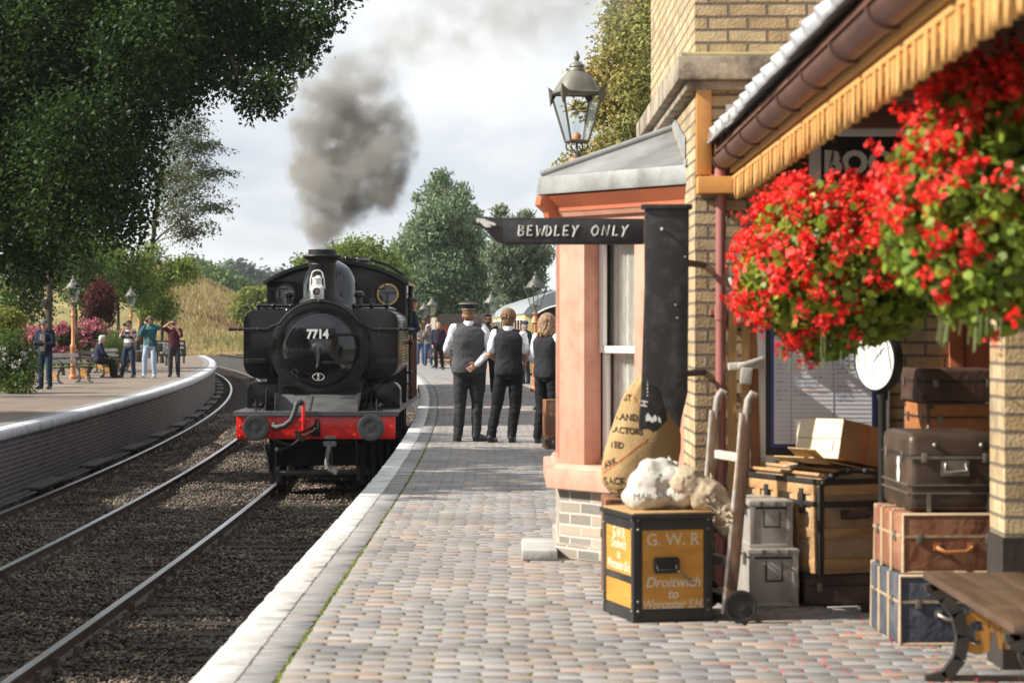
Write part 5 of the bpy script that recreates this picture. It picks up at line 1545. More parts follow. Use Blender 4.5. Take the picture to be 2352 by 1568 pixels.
# cardboard box tipped on the trunk
m_card = mat('cardboard', (.36, .20, .085), (.30, .16, .065), scale=5, rough=.85, bump=.1)
m_cream_p = mat('cream_card', (.70, .60, .42), (.62, .52, .36), scale=4, rough=.8, bump=.1)
ctop = .186 + H_
cb = thing('cardboard_box', 'battered cream and brown cardboard box tipped on the domed trunk', 'box', (cc.x + .11, cc.y - .14, ctop - .005), 0, GRP, rot=(-.02, .20, .50), scale=1.28)
b = MB(); b.bx(-.125, .125, -.16, .16, .03, .20); b.build('box_body', m_card, cb, bevel=.004)
b = MB(); b.bx(-.131, -.126, -.162, .162, .03, .115); b.bx(-.134, -.126, -.164, .164, .118, .205); b.bx(-.134, .02, -.164, .164, .201, .205); b.build('paper_cover', m_cream_p, cb)
b = MB(); b.bx(-.28, .10, -.19, .21, .006, .010); b.box((-.24, -.1, .02), (.12, .16, .004), (0, .4, .2)); b.build('flap', mat('card_flap', (.52, .36, .17), (.44, .29, .13), scale=5, rough=.85), cb)
b = MB(); b.box((-.136, -.08, .085), (.003, .07, .045)); b.build('paper_label', m_whitew, cb); b = MB(); b.bx(-.02, .02, -.162, -.158, .03, .2); b.build('parcel_tape', m_lor, cb)

# two grey metal boxes
m_alu = mat('grey_tin', (.50, .48, .45), (.40, .37, .33), scale=4, rough=.45, metal=.35, bump=.1, dirt=(.24, .18, .13), dirt_amt=.8, dirt_scale=5)
def tinbox(label, loc, rz, w, d, h):
    t = case('metal_box', label, 'box', loc, rz, w, d, h, m_alu, handle=None, locks=False, lid=.84, bevel=.008)
    b = MB(); b.tube([(-.045, -d / 2 - .004, h * .78), (-.045, -d / 2 - .02, h * .74), (-.045, -d / 2 - .022, h * .45), (.045, -d / 2 - .022, h * .45), (.045, -d / 2 - .02, h * .74), (.045, -d / 2 - .004, h * .78)], .006, 6); b.build('handle', m_irn, t)
    b = MB(); b.bx(-w / 2 - .008, w / 2 + .008, -d / 2 - .008, d / 2 + .008, h - .03, h - .004); b.bx(-w / 2 - .004, -w / 2 + .03, -d / 2 - .006, -d / 2, .01, h - .03); b.bx(w / 2 - .03, w / 2 + .004, -d / 2 - .006, -d / 2, .01, h - .03)
    b.bx(-w / 2 - .006, w / 2 + .006, -d / 2 - .007, d / 2, .0, .022); b.build('lid_rim', m_alu, t, bevel=.003)
    b = MB()
    for y in (-d * .25, d * .25): b.box((-w / 2 - .012, y, h * .80), (.014, .035, .07))
    for x in (-.06, .02, .08): b.box((x, -d / 2 - .013, h - .02), (.022, .012, .03))
    b.build('clasp', m_met, t, bevel=.003)
    return t
tinbox('dented grey tin box on the paving behind the hand truck wheel', (1.445, 13.74, 0), .05, .27, .53, .325)
tinbox('pale grey tin box stacked on top of another beside the domed trunk', (1.43, 13.75, .326), .07, .235, .50, .265)
# ------------------------------------------------------------------ lettered crate
CRZ = .25
CR = thing('lettered_crate', 'black and ochre wooden crate lettered G.W.R. Droitwich to Worcester', 'crate', (.64, 12.74, 0), CRZ, GRP)
cw, cd, ch = .44, .57, .575
b = MB()
b.bx(.012, cw - .012, .012, cd - .012, .02, ch - .02)
for x in (0, cw - .05):
    for y in (0, cd - .05): b.bx(x, x + .05, y, y + .05, 0, ch - .03)
for (x0, x1, y0, y1) in ((.05, cw - .05, .001, .05), (.05, cw - .05, cd - .05, cd - .001), (.001, .05, .05, cd - .05), (cw - .05, cw - .001, .05, cd - .05)):
    b.bx(x0, x1, y0, y1, .001, .07); b.bx(x0, x1, y0, y1, ch - .09, ch - .031)
b.bx(.002, .05, .05, cd - .05, .20, .24)
b.build('frame', m_cblk, CR, bevel=.004)
b = MB(); b.bx(-.014, cw + .014, -.014, cd + .014, ch - .03, ch - .004); b.build('lid_edge', m_cblk, CR, bevel=.004)
b = MB(); b.bx(.0, cw, .0, cd, ch - .0045, ch + .004); b.build('lid', m_cwood, CR, bevel=.002)
b = MB(); b.bx(.05, cw - .05, .006, .0115, .07, ch - .09); pf_ = b.build('front_panel', m_ochre, CR)
b = MB(); b.bx(.006, .0115, .05, cd - .05, .24, ch - .09); b.bx(.006, .0115, .05, cd - .05, .07, .20); ps_ = b.build('side_panel', m_ochre, CR)
tm = MB()
for s_, sz, z, sh, bo in (('G. W. R', .092, .405, 0, .0005), ('Droitwich', .078, .185, .25, .0015), ('to', .07, .125, .25, .0015), ('Worcester S.H.', .066, .072, .25, .0015)):
    tm.merge(text_mb(s_, sz, .0008, shear=sh, bold=bo, sx=.80 if 'W' in s_ and len(s_) > 8 else .95), TR(cw / 2, .005, z))
tm.build('lettering', mat('cream_letter_paint', (.66, .58, .42), (.56, .48, .34), scale=20, rough=.6), pf_)
tm = MB()
for s_, sz, z, sh in (('G.W.R', .085, .425, 0), ('Droitwich', .07, .372, .2), ('to', .07, .315, .2), ('Worcester S.H.', .07, .258, .2)):
    tm.merge(text_mb(s_, sz, .0008, shear=sh, bold=.002, sx=.95), Matrix.Translation((.005, cd / 2, z)) @ Euler((0, 0, -PI / 2)).to_matrix().to_4x4())
tm.build('lettering', mat('cream_letter_paint', (.66, .58, .42)), ps_)
b = MB(); b.box((.18, .0, .30), (.125, .02, .085)); b.box((.125, -.008, .305), (.03, .02, .06)); b.box((.235, -.008, .305), (.03, .02, .06))
b.tube([(.125, -.01, .30), (.13, -.03, .275), (.23, -.03, .275), (.235, -.01, .30)], .009, 8); b.build('handle', m_irn, CR, bevel=.003)
b = MB()
for z in (.06, .11, .49, .54):
    for x in (.025, cw - .025): b.ell((x, -.002, z), .007)
    for y in (.025, cd - .025): b.ell((-.002, y, z), .007)
b.build('nail_head', m_met, CR)
# chain from the crate handle to the truck
ch_ = MB(); a0, a1 = Vector((.235, -.03, .275)), Vector((.62, .16, .17))
n = 16
for i in range(n):
    t = (i + .5) / n
    p = a0.lerp(a1, t) + Vector((0, -.01, -.06 * math.sin(PI * t)))
    q = []
    d = (a1 - a0).normalized(); o_ = Vector((0, 0, 1)) if i % 2 else d.cross(Vector((0, 0, 1))).normalized()
    for k in range(9):
        a = 2 * PI * k / 8
        q.append(p + d * .018 * math.cos(a) + o_ * .009 * math.sin(a))
    ch_.tube(q, .0032, 5)
co = ch_.build('chain', m_met, None); co.location = (.64, 12.74, 0); co.rotation_euler = (0, 0, CRZ)
tag(co, 'steel chain slung from the lettered crate to the hand truck', 'chain')

# ------------------------------------------------------------------ hand truck
m_tw = mat('truck_wood', (.13, .062, .030), (.085, .042, .022), scale=6, rough=.6, bump=.2, stretch=(5, 5, 1), dirt=(.26, .20, .14), dirt_amt=.35, dirt_scale=7)
m_tedge = mat('worn_white_paint', (.58, .55, .50), (.40, .36, .31), scale=14, rough=.6, dirt=(.42, .25, .10), dirt_amt=.8, dirt_scale=12)
HT = thing('hand_truck', 'old wooden porters hand truck with curved handles and iron wheels', 'hand truck', (1.17, 12.83, 0), 0, GRP)
for k, (x0, y0, x1, y1) in enumerate(((-.02, .0, .085, .06), (-.13, .44, -.04, .50))):
    b = MB()
    pts = []
    prof = [(0, .04), (.3, .30), (.55, .58), (.78, .84), (.9, 1.0), (.955, 1.10), (1.02, 1.17), (1.12, 1.205), (1.22, 1.19)]
    pts = [Vector((x0 + (x1 - x0) * t if t < 1 else x1 + (t - 1) * .22, y0 + (y1 - y0) * min(t, 1), z)) for t, z in prof]
    rings = []
    for i, p in enumerate(pts):
        wx = .030 if i < 5 else .022; wy = .020 if i < 5 else .018
        if i >= 6: rings.append([p + Vector((dx * wy * .6, dy * wy, dz * wx * .8)) for dx, dy, dz in ((0, -1, -1), (0, 1, -1), (0, 1, 1), (0, -1, 1))])
        else: rings.append([p + Vector((dx * wx, dy * wy, 0)) for dx, dy in ((-1, -1), (1, -1), (1, 1), (-1, 1))])
    b.rings(rings[:6]); b.build('rail', m_tw, HT, bevel=.006)
    b = MB(); b.tube([pts[5] + Vector((0, 0, -.06)), pts[5], pts[6], pts[7], pts[8]], [.021, .022, .021, .020, .017], 10); b.build('handle', m_met if False else mat('handle_paint', (.36, .32, .28), (.24, .2, .17), scale=12, rough=.5), HT, smooth=60)
    b = MB(); b.tube([pts[0] + Vector((-.032, -.008, .0)), pts[3] + Vector((-.032, -.008, 0)), pts[5] + Vector((-.028, -.008, 0))], .010, 5); b.build('edge_strip', m_tedge, HT)
b = MB()
for z, t in ((.86, .79), (.55, .52), (.30, .3)):
    b.box((-.06 + .1 * t - .01, .25 + .04 * t, z), (.035, .48, .045), -.2 * 0 + .245)
b.build('cross_bar', m_tedge, HT, bevel=.004)
b = MB(); b.cyl((.03, -.12, .087), (-.1, .62, .087), .012, n=8); b.box((-.02, .23, .09), (.05, .40, .05), .17); b.build('axle', m_irn, HT)
for (x, y) in ((.035, -.10), (-.10, .56)):
    b = MB(); b.lathe([(.0, -.022), (.022, -.024), (.022, -.012), (.066, -.010), (.070, -.020), (.086, -.020), (.0875, .0), (.086, .020), (.070, .020), (.066, .008), (.0, .008)], 32, (x, y, .0875), 'Y'); b.build('wheel', m_irn, HT, smooth=35)

# ------------------------------------------------------------------ leather trunk, hessian sack, bags
case('leather_trunk', 'tan leather trunk standing behind the lettered crate under the hessian sack', 'trunk', (.77, 14.15, 0), .02, .47, .40, .565, m_lbr, corners=m_lor, trim=m_ldk, handle=None, bevel=.025)
m_hess = mat('hessian', (.41, .275, .125), (.33, .215, .09), scale=5, rough=.95, bump=.35, bscale=90, dirt=(.27, .16, .06), dirt_amt=.5, dirt_scale=3)
m_stamp = mat('stamp_ink', (.09, .065, .04), rough=.9)
m_rstripe = mat('red_stripe', (.50, .14, .05), rough=.9)
secs = [(.75, 14.15, .568, .10, .09), (.75, 14.15, .58, .175, .15), (.745, 14.15, .64, .212, .175), (.745, 14.15, .72, .222, .185), (.755, 14.15, .81, .222, .185), (.775, 14.15, .91, .212, .175), (.79, 14.15, 1.02, .185, .155), (.80, 14.15, 1.12, .16, .135), (.82, 14.15, 1.21, .12, .10), (.835, 14.15, 1.28, .08, .07), (.84, 14.15, 1.32, .055, .05), (.845, 14.15, 1.37, .07, .06)]
sk = MB()
big = []
for (a, c) in zip(secs[:-1], secs[1:]):
    for k in range(4): big.append(tuple(a[i] + (c[i] - a[i]) * k / 4 for i in range(5)))
big.append(secs[-1])
rings = []
n = 56
for (x, y, z, rx, ry) in big:
    ring = []
    for k in range(n):
        a = 2 * PI * k / n
        wob = 1 + .020 * math.sin(3 * a + z * 9) + .014 * math.sin(7 * a - z * 21) + (.05 * math.sin(11 * a + z * 6) if z > 1.12 else 0) + .008 * math.sin(17 * a + 40 * z)
        ca_, sa_ = math.cos(a), math.sin(a)
        ring.append((x + rx * wob * math.copysign(abs(ca_) ** .85, ca_) - .77, y + ry * wob * math.copysign(abs(sa_) ** .85, sa_) - 14.15, z - .565 + .012 * math.sin(2 * a + 1)))
    rings.append(ring)
sk.rings(rings)
SK = thing('hessian_sack', 'tall hessian sack stencilled SACK with red stripes behind the finger sign', 'sack', (.77, 14.15, .565), 0, GRP)
sko = sk.build('sack_cloth', m_hess, SK, smooth=70)
bv = BVHTree.FromPolygons(sk.v, sk.f)
def drape(mbx, off=.003):
    out, miss = [], set()
    for i, p in enumerate(mbx.v):
        h = bv.ray_cast(Vector((p[0], -2, p[2])), Vector((0, 1, 0)))
        if not h[0]: miss.add(i)
        out.append((p[0], h[0].y - off if h[0] else 0, p[2]))
    keep = [k for k, f in enumerate(mbx.f) if not any(i in miss for i in f)]
    mbx.v, mbx.f, mbx.m = out, [mbx.f[k] for k in keep], [mbx.m[k] for k in keep]
    return mbx
tm = MB()
for s_, px, py, sz, rot in (('BRIST', 1430, 920, .052, .06), ('LAND', 1440, 965, .054, .05), ('RACTORS', 1438, 995, .050, .06), ('TED', 1416, 1028, .05, .1), ('MARK', 1400, 1072, .046, -.5), ('SACK', 1412, 1112, .058, -.06), ('BRISTOL', 1405, 1140, .066, .02)):
    Y = 14.0
    x, z = (px - CX) / F * Y - .77, CZ - (py - HY) / F * Y - .565
    tm.merge(text_mb(s_, sz, .0004, bold=.0015, sx=.85), TR(x, 0, z, ry=rot))
drape(tm); tm.build('lettering', m_stamp, SK, fixn=False)
b = MB()
for (p, q) in (((1386, 1090), (1485, 1008)), ((1452, 905), (1470, 940)), ((1395, 1060), (1384, 1085))):
    Y = 14.0; n = 16
    vs = []
    for i in range(n + 1):
        px, py = p[0] + (q[0] - p[0]) * i / n, p[1] + (q[1] - p[1]) * i / n
        x, z = (px - CX) / F * Y - .77, CZ - (py - HY) / F * Y - .565
        vs += [(x, 0, z), (x, 0, z + .010)]
    b.add(vs, [(2 * i, 2 * i + 2, 2 * i + 3, 2 * i + 1) for i in range(n)])
drape(b); b.build('stripe', m_rstripe, SK, fixn=False)

def bag(name, label, loc, parts, m, folds, group=GRP, voxel=.012, mouth=None, seed=0):
    t = thing(name, label, 'bag', loc, 0, group)
    b = MB()
    for c, r, rot in parts: b.ell(c, r, rot)
    me = blob(b, voxel, 5, 'bag_cloth')
    rr = np.random.default_rng(seed)
    dirs = rr.normal(0, 1, (7, 3)); ph = rr.random(7) * 6; fr = 9 + rr.random(7) * 16
    for v in me.vertices:
        n_ = v.normal
        q = v.co + Vector((seed, seed * 2, 0))
        w_ = noise.noise(q * 5) * .6
        s = noise.noise(Vector((q.x * 6 + w_, q.y * 6, q.z * 3 - w_))) * 1.2 - 1.3 * abs(noise.noise(Vector((q.x * 8 + q.z * 7, q.y * 5 + w_, q.z * 2)))) ** .8 - .75 * abs(noise.noise(Vector((q.x * 15 - q.z * 8, q.y * 12, q.z * 7 + q.x * 5)))) + .12 * noise.noise(q * 26)
        v.co += n_ * folds * 1.3 * s
    ob = bpy.data.objects.new('bag_cloth', me); COL.objects.link(ob); me.materials.append(m); ob.parent = t
    return t
m_wbag = mat('white_cotton', (.52, .49, .435), (.44, .41, .36), scale=6, rough=.95, bump=.25, bscale=14, dirt=(.42, .35, .27), dirt_amt=.4)
m_cbag = mat('canvas_bag', (.44, .355, .245), (.35, .275, .18), scale=6, rough=.95, bump=.5, bscale=30, dirt=(.26, .19, .11), dirt_amt=.5)
b1 = bag('mail_bag', 'white cotton mail bag slumped upright on the lettered crate', (.80, 13.02, .578), [((-.07, .02, .06), (.145, .15, .085), None), ((-.06, .02, .13), (.125, .12, .10), (0, .15, 0)), ((-.03, .02, .21), (.10, .09, .06), (0, .35, 0)), ((.03, .02, .245), (.06, .06, .035), (0, .5, 0)), ((.06, .0, .17), (.10, .11, .07), (0, .6, 0)), ((.11, .0, .09), (.11, .13, .09), (0, .3, 0))], m_wbag, .013, seed=1)
tm = text_mb('MAIL', .05, .002).xf(TR(-.10, -.135, .06)); tm.build('lettering', m_stamp, b1)
b2 = bag('canvas_bag', 'creased canvas bag lying across the crate with its gathered mouth hanging over', (1.02, 12.98, .55), [((-.08, .02, .17), (.13, .14, .10), (0, .35, 0)), ((.03, .0, .10), (.13, .15, .11), (0, .55, 0)), ((.10, -.03, .01), (.105, .13, .11), (0, .9, 0)), ((.125, -.05, -.07), (.055, .08, .055), None)], m_cbag, .015, seed=3)
b = MB()
for i in range(26):
    a = 2 * PI * i / 26; r = .030 + .030 * random.random()
    b.add([(.09 + .012 * math.cos(a), -.16, -.005 + .012 * math.sin(a)), (.09 + r * math.cos(a), -.20 - .03 * random.random(), -.005 + r * math.sin(a)), (.09 + r * math.cos(a + .35), -.19, -.005 + r * math.sin(a + .35))], [(0, 1, 2)])
b.build('gathered_mouth', m_cbag, b2)

# ------------------------------------------------------------------ poles against the wall, weighing dial, far suitcase
SKI = thing('pole_bundle', 'bundle of flat wooden poles tied with white cloth against brick wall', 'poles', (1.38, WY - .11, 0), 0)
m_pine = mat('pale_pine', (.52, .31, .11), (.44, .25, .085), scale=4, rough=.5, stretch=(9, 9, 1), bump=.08)
for (x0, x1, w_, mm, y) in ((-.085, -.075, .05, m_pine, .0), (.0, .005, .048, m_pine, .02), (.075, .045, .055, m_lor, .04), (.03, .075, .03, m_pine, .055)):
    b = MB(); b.rings([[(x0 - w_ / 2, y - .0 - .04, 0.0), (x0 + w_ / 2, y - .04, 0), (x0 + w_ / 2, y - .02, 0), (x0 - w_ / 2, y - .02, 0)], [(x1 - w_ / 2, y + .01, 1.72), (x1 + w_ / 2, y + .01, 1.72), (x1 + w_ / 2, y + .03, 1.72), (x1 - w_ / 2, y + .03, 1.72)]]); b.build('pole', mm, SKI, bevel=.004)
b = MB(); b.box((-.0, .01, 1.33), (.21, .12, .045), (0, -.06, 0)); b.box((.0, -.055, 1.27), (.07, .02, .10), (0, .1, 0)); b.box((.03, -.05, 1.35), (.16, .02, .03), (0, -.3, 0)); b.build('cloth_tie', m_wbag, SKI, bevel=.012)
b = MB(); b.tube([(-.09, -.02, 1.85), (-.03, -.03, 1.60)], .018, 6); b.tube([(.04, -.02, 1.83), (.02, -.03, 1.60)], .018, 6); b.box((-.03, -.03, 1.60), (.05, .03, .03)); b.box((.03, -.03, 1.60), (.05, .03, .03)); b.build('metal_clip', m_alu, SKI, bevel=.004)

WS = thing('weighing_scale', 'white round weighing dial on a black post beside the notice board', 'scale', (2.03, 13.25, 0), -1.02)
b = MB(); b.lathe([(.12, 0), (.12, .03), (.035, .05), (.024, .10), (.022, 1.15), (.032, 1.17), (.03, 1.22), (.0, 1.22)], 20); b.build('post', m_irn, WS, smooth=40)
b = MB(); b.lathe([(.0, -.02), (.155, -.02), (.165, -.03), (.172, -.02), (.172, .03), (.15, .05), (.0, .05)], 40, (0, -.03, 1.375), 'Y'); di = b.build('dial_case', m_irn, WS, smooth=35)
b = MB(); b.lathe([(.0, -.026), (.158, -.026), (.158, -.02)], 40, (0, -.03, 1.375), 'Y'); b.build('dial_face', m_whitew, di)
b = MB()
for i in range(48):
    a = 2 * PI * i / 48; r0 = .140 if i % 4 else .128
    b.tube([(r0 * math.cos(a), -.058, 1.375 + r0 * math.sin(a)), (.150 * math.cos(a), -.058, 1.375 + .150 * math.sin(a))], .0012, 4)
b.tube([(-.01, -.06, 1.365), (.085, -.06, 1.45)], .0022, 5); b.tube([(-.012, -.058, 1.30), (.012, -.058, 1.315), (-.01, -.058, 1.325), (.012, -.058, 1.335)], .0025, 4)
b.build('dial_marks', m_irn, di)

case('suitcase', 'tan suitcase standing on edge beyond the bay window near the staff', 'suitcase', (.62, 31.0, .16), .15, .42, .22, .47, m_lbr, trim=m_lor, handle=None, bevel=.02)
case('suitcase', 'flat dark suitcase lying under the tan suitcase beyond the bay window', 'suitcase', (.68, 31.05, 0), .1, .55, .40, .16, m_ldk, corners=m_lor, handle=None)

# fallen petals under the baskets
pv_, pi_ = [], []
for i in range(430):
    y = 9.9 + 3.0 * random.random() ** 1.2; x = 1.75 + random.gauss(0, .40) + .25 * math.sin(y * 5)
    if math.sin(x * 7) + math.sin(y * 6 + x * 3) < random.uniform(-1.6, .8): continue
    if x < .9 and random.random() < .6: x = random.uniform(-.9, 1.7)
    if x > 2.6: continue
    a = random.random() * 6; s = random.uniform(.005, .013); k = len(pv_)
    for j in range(5):
        th = a + 2 * PI * j / 5
        pv_.append((x + s * math.cos(th), y + s * .8 * math.sin(th), .008 + random.uniform(0, .008)))
    pi_.extend((k, k + 1, k + 2, k, k + 2, k + 3, k, k + 3, k + 4))
m_petal = mat('red_petal', (.84, .060, .030), (.76, .022, .020), scale=30, rough=.6, island=.4, transl=.35)
po = np_mesh('fallen_petals', pv_, 3, pi_, m_petal)
tag(po, 'red petals dropped on the paving below the hanging baskets', 'petals', kind='stuff')
# ================================================================== LAMPS
m_lpost = mat('lamp_post_paint', (.50, .21, .075), (.42, .17, .06), scale=5, rough=.5, dirt=(.28, .12, .05), dirt_amt=.4)
m_lmet = mat('lamp_metal', (.15, .15, .125), (.09, .09, .08), scale=7, rough=.5, metal=.4, dirt=(.24, .23, .18), dirt_amt=.5, dirt_scale=5)
m_lroof = mat('lamp_roof', (.21, .20, .165), (.14, .135, .11), scale=5, rough=.5, metal=.15)
m_lgl = glass('lamp_glass', tint=(.96, .98, .97), alpha=.4)
def lamp(label, loc, ph, rz=.5, s=1.0, post_r=.055, square=False, dark=False):
    """ph: height of the lantern's foot"""
    t = thing('platform_lamp', label, 'lamp', loc, rz, 'gas lamps along the platforms')
    mm = m_lmet if dark else m_lroof
    b = MB()
    k = ph - .18 * s
    if square: b.box((0, 0, k / 2), (.16, .16, k)); b.box((0, 0, k - .05), (.2, .2, .06))
    else: b.lathe([(.13, 0), (.13, .08), (.085, .14), (.075, .9), (.095, .93), (.095, 1.0), (post_r, 1.06), (post_r * .85, k - .28), (post_r * 1.5, k - .24), (post_r * 1.0, k - .18), (post_r * .8, k - .06), (post_r * 1.3, k - .03), (post_r * 1.2, k), (.0, k)], 16)
    b.build('post', m_lpost, t, smooth=35)
    b = MB()
    b.cyl((0, 0, k), (0, 0, ph), .010, n=8); b.lathe([(.035, k), (.04, k + .03), (.02, k + .06), (.0, k + .06)], 10)
    for a in (45, 135, 225, 315):
        ca, sa = math.cos(R(a)), math.sin(R(a))
        q = [(.02, k + .02), (.05, k + .06), (.12 * s, k + .09 * s), (.135 * s, k + .13 * s), (.125 * s, k + .165 * s), (.10 * s, k + .175 * s), (.095 * s, k + .15 * s)]
        b.tube([(ca * r, sa * r, z) for r, z in q], .009 * s, 6)
    b.build('scroll_bracket', m_lmet, t, smooth=60)
    z0, z1 = ph, ph + .41 * s * 1.28; r0, r1 = .10 * s, .225 * s
    sq = lambda r, z: [(-r, -r, z), (r, -r, z), (r, r, z), (-r, r, z)]
    b = MB()
    for i in range(4):
        p, q = Vector(sq(r0, z0)[i]), Vector(sq(r1, z1)[i]); b.tube([p, q], .013 * s, 6)
    for r, z, w in ((r0, z0, .016), (r1, z1, .018)):
        c = sq(r, z)
        for i in range(4): b.tube([c[i], c[(i + 1) % 4]], w * s, 4)
    b.box((0, 0, z0 - .005), (2 * r0, 2 * r0, .012))
    for i in range(4):
        p = Vector(sq(r1 * 1.06, z1)[i]); b.add([p + Vector((0, 0, -.01)), p * 1.0 + Vector((-p.x * .35, 0, .0)), p + Vector((p.x * .06, p.y * .06, .085 * s)), p + Vector((0, -p.y * .35, 0)), p * .97], [(0, 1, 2), (0, 2, 3), (4, 2, 1), (4, 3, 2)])
    b.build('lantern_frame', m_lmet, t)
    b = MB(); a_, c_ = sq(r0 * .97, z0 + .01), sq(r1 * .97, z1 - .01)
    b.add(a_ + c_, [(0, 1, 5, 4), (1, 2, 6, 5), (2, 3, 7, 6), (3, 0, 4, 7)]); b.build('pane', m_lgl, t)
    b = MB()
    rings = []
    for f_, z in ((1.04, 0), (.98, .03), (.84, .09), (.66, .15), (.48, .19), (.40, .205)):
        r = r1 * f_
        n = 20; ring = []
        for kk in range(n):
            a = 2 * PI * kk / n; pw = 2 + (1 - f_) * -0.0
            e = 7 if f_ > .9 else (4.5 if f_ > .6 else 2.4)
            ca, sa = math.cos(a), math.sin(a); d = (abs(ca) ** e + abs(sa) ** e) ** (-1 / e)
            ring.append((r * d * ca, r * d * sa, z1 + z * s * 1.15))
        rings.append(ring)
    b.rings(rings); rf = b.build('lantern_roof', mm, t, smooth=50)
    b = MB(); zt = z1 + .235 * s
    b.lathe([(.092 * s, zt), (.095 * s, zt + .02 * s), (.075 * s, zt + .045 * s), (.085 * s, zt + .055 * s), (.08 * s, zt + .075 * s), (.04 * s, zt + .10 * s), (.02 * s, zt + .115 * s), (.026 * s, zt + .13 * s), (.036 * s, zt + .15 * s), (.030 * s, zt + .175 * s), (.008 * s, zt + .225 * s), (.0, zt + .23 * s)], 16)
    b.build('finial', mm, rf, smooth=50)
    b = MB(); b.lathe([(.045 * s, z0 + .01), (.05 * s, z0 + .05), (.025 * s, z0 + .07), (.0, z0 + .08)], 12); b.build('burner', m_lpost, t, smooth=50)
    b = MB(); b.lathe([(.025 * s, z0 + .07), (.04 * s, z0 + .13), (.022 * s, z0 + .19), (.018 * s, z0 + .33)], 12, caps=False); b.build('chimney_glass', m_lgl, t, smooth=60)
    return t
def gpos(px, Y): return ((px - CX) / F * Y, Y, 0)
lamp('big grey gas lamp rising behind the roof of the bay window', gpos(1325, 20), 3.09, rz=.28, s=.76)
lamp('gas lamp behind the sunlit pale backed bench on the far platform', gpos(168, 72), 2.27, rz=.5, s=.82)
lamp('gas lamp with pale roof behind the man in a striped jersey', gpos(301, 95), 2.33, rz=.5, s=.82)
lamp('dark gas lamp on square orange post beside the man in a teal jacket', gpos(322, 112), 2.12, rz=.5, square=True, dark=True, s=.95)
lamp('dark gas lamp on the near platform in front of the cream coach roof', gpos(1230, 58), 2.05, rz=.5, dark=True, s=.85)
lamp('gas lamp standing between the cream coach and the dark shed', gpos(1128, 85), 1.95, rz=.6, s=.85)
lamp('gas lamp above the walking man in the navy jacket', gpos(992, 106), 2.05, rz=.5, s=.85)
lamp('small distant gas lamp beside the engine cab and the driver', gpos(974, 122), 1.98, rz=.5, s=.85)

# ================================================================== BENCHES
m_bseat = mat('bench_brown', (.115, .068, .04), (.075, .047, .03), scale=4, rough=.42, bump=.15, stretch=(.6, 6, 6), dirt=(.24, .15, .09), dirt_amt=.4)
m_bsunlit = mat('bench_sunlit', (.46, .42, .38), (.36, .32, .28), scale=4, rough=.5, stretch=(.6, 6, 6))  # sunlight on the backrest planks put into the colour
m_biron = mat('bench_iron', (.05, .045, .04), (.035, .03, .028), scale=8, rough=.5, metal=.2, dirt=(.2, .16, .11), dirt_amt=.3)
m_gwr = mat('monogram_ochre', (.56, .28, .06), (.48, .22, .045), scale=8, rough=.5)
def bench_end(x, side):
    b = MB()
    # silhouette in the y,z plane, a cast frame with in-curving legs
    fr = [(-.27, 0), (-.19, .02), (-.13, .10), (-.115, .20), (-.14, .30), (-.20, .37), (-.25, .40), (-.255, .43)]
    bk = [(.235, .43), (.21, .38), (.16, .30), (.145, .20), (.16, .10), (.21, .02), (.29, 0)]
    th = .022
    b.tube([(x, y, z) for y, z in fr], .022, 6); b.tube([(x, y, z) for y, z in bk], .022, 6)
    for c in (fr, bk):
        for (p, q) in zip(c[:-1], c[1:]):
            d = Vector((0, q[0] - p[0], q[1] - p[1])); m_ = Vector((x, (p[0] + q[0]) / 2, (p[1] + q[1]) / 2))
            b.box(m_, (.05, .055, d.length * 1.06), Matrix(((1, 0, 0), (0, d.z / d.length, d.y / d.length), (0, -d.y / d.length, d.z / d.length))))
    b.box((x, -.01, .425), (.05, .50, .03)); b.box((x, 0, .012), (.045, .56, .024)); b.box((x, .0, .36), (.03, .36, .02))
    b.tube([(x, .235, .42), (x, .27, .60), (x, .33, .86)], .022, 6)
    if side: b.tube([(x, -.24, .44), (x, -.22, .60), (x, -.05, .66), (x, .26, .64)], .018, 6)
    return b
def bench(label, loc, rz, L=1.9, seat_m=None, back_m=None, group='slatted railway benches', arms=True):
    t = thing('bench', label, 'bench', loc, rz, group)
    sm, bm_ = seat_m or m_bseat, back_m or m_bseat
    b = MB()
    for i, (y, z) in enumerate(((-.20, .455), (-.05, .45), (.10, .452))): b.box((0, y, z), (L, .140, .035), (.0, 0, 0))
    b.build('seat', sm, t, bevel=.008)
    b = MB()
    for (y, z) in ((.272, .60), (.305, .76)): b.box((0, y, z), (L, .028, .115), (-.2, 0, 0))
    b.build('backrest', bm_, t, bevel=.006)
    for x in (-L / 2 + .12, L / 2 - .12):
        bench_end(x, arms).build('iron_leg', m_biron, t, bevel=0)
    for x in (-L / 2 + .12, L / 2 - .12):
        tm = MB()
        tm.merge(text_mb('G', .245, .014, bold=.010, sx=.80), TR(-.085, 0, 0)); tm.merge(text_mb('W', .225, .014, bold=.008, sx=.50), TR(.005, .004, .02)); tm.merge(text_mb('R', .225, .014, bold=.008, sx=.55), TR(.085, .008, .02))
        M = Matrix.Translation((x, .02, .13)) @ Euler((0, 0, PI / 2)).to_matrix().to_4x4()
        tm.xf(M); tm.build('monogram', m_gwr, t)
    return t
bench('near brown slatted bench with ochre iron monogram at the platform front', (2.10, 9.80, 0), -PI / 2, L=1.95, arms=False)
bench('sunlit bench with pale back beside the man looking at his camera', (*gpos(160, 67)[:2], 0), 1.15, L=1.7, back_m=m_bsunlit)
bench('dark bench on which the white haired man sits', (*gpos(222, 74)[:2], 0), 1.25, L=1.8)
bench('pale backed bench just beyond the seated white haired man', (*gpos(258, 82)[:2], 0), 1.2, L=1.7, back_m=m_bsunlit)
bench('distant bench behind the striped and teal photographers', (*gpos(338, 98)[:2], 0), .25, L=1.8, back_m=m_bsunlit)
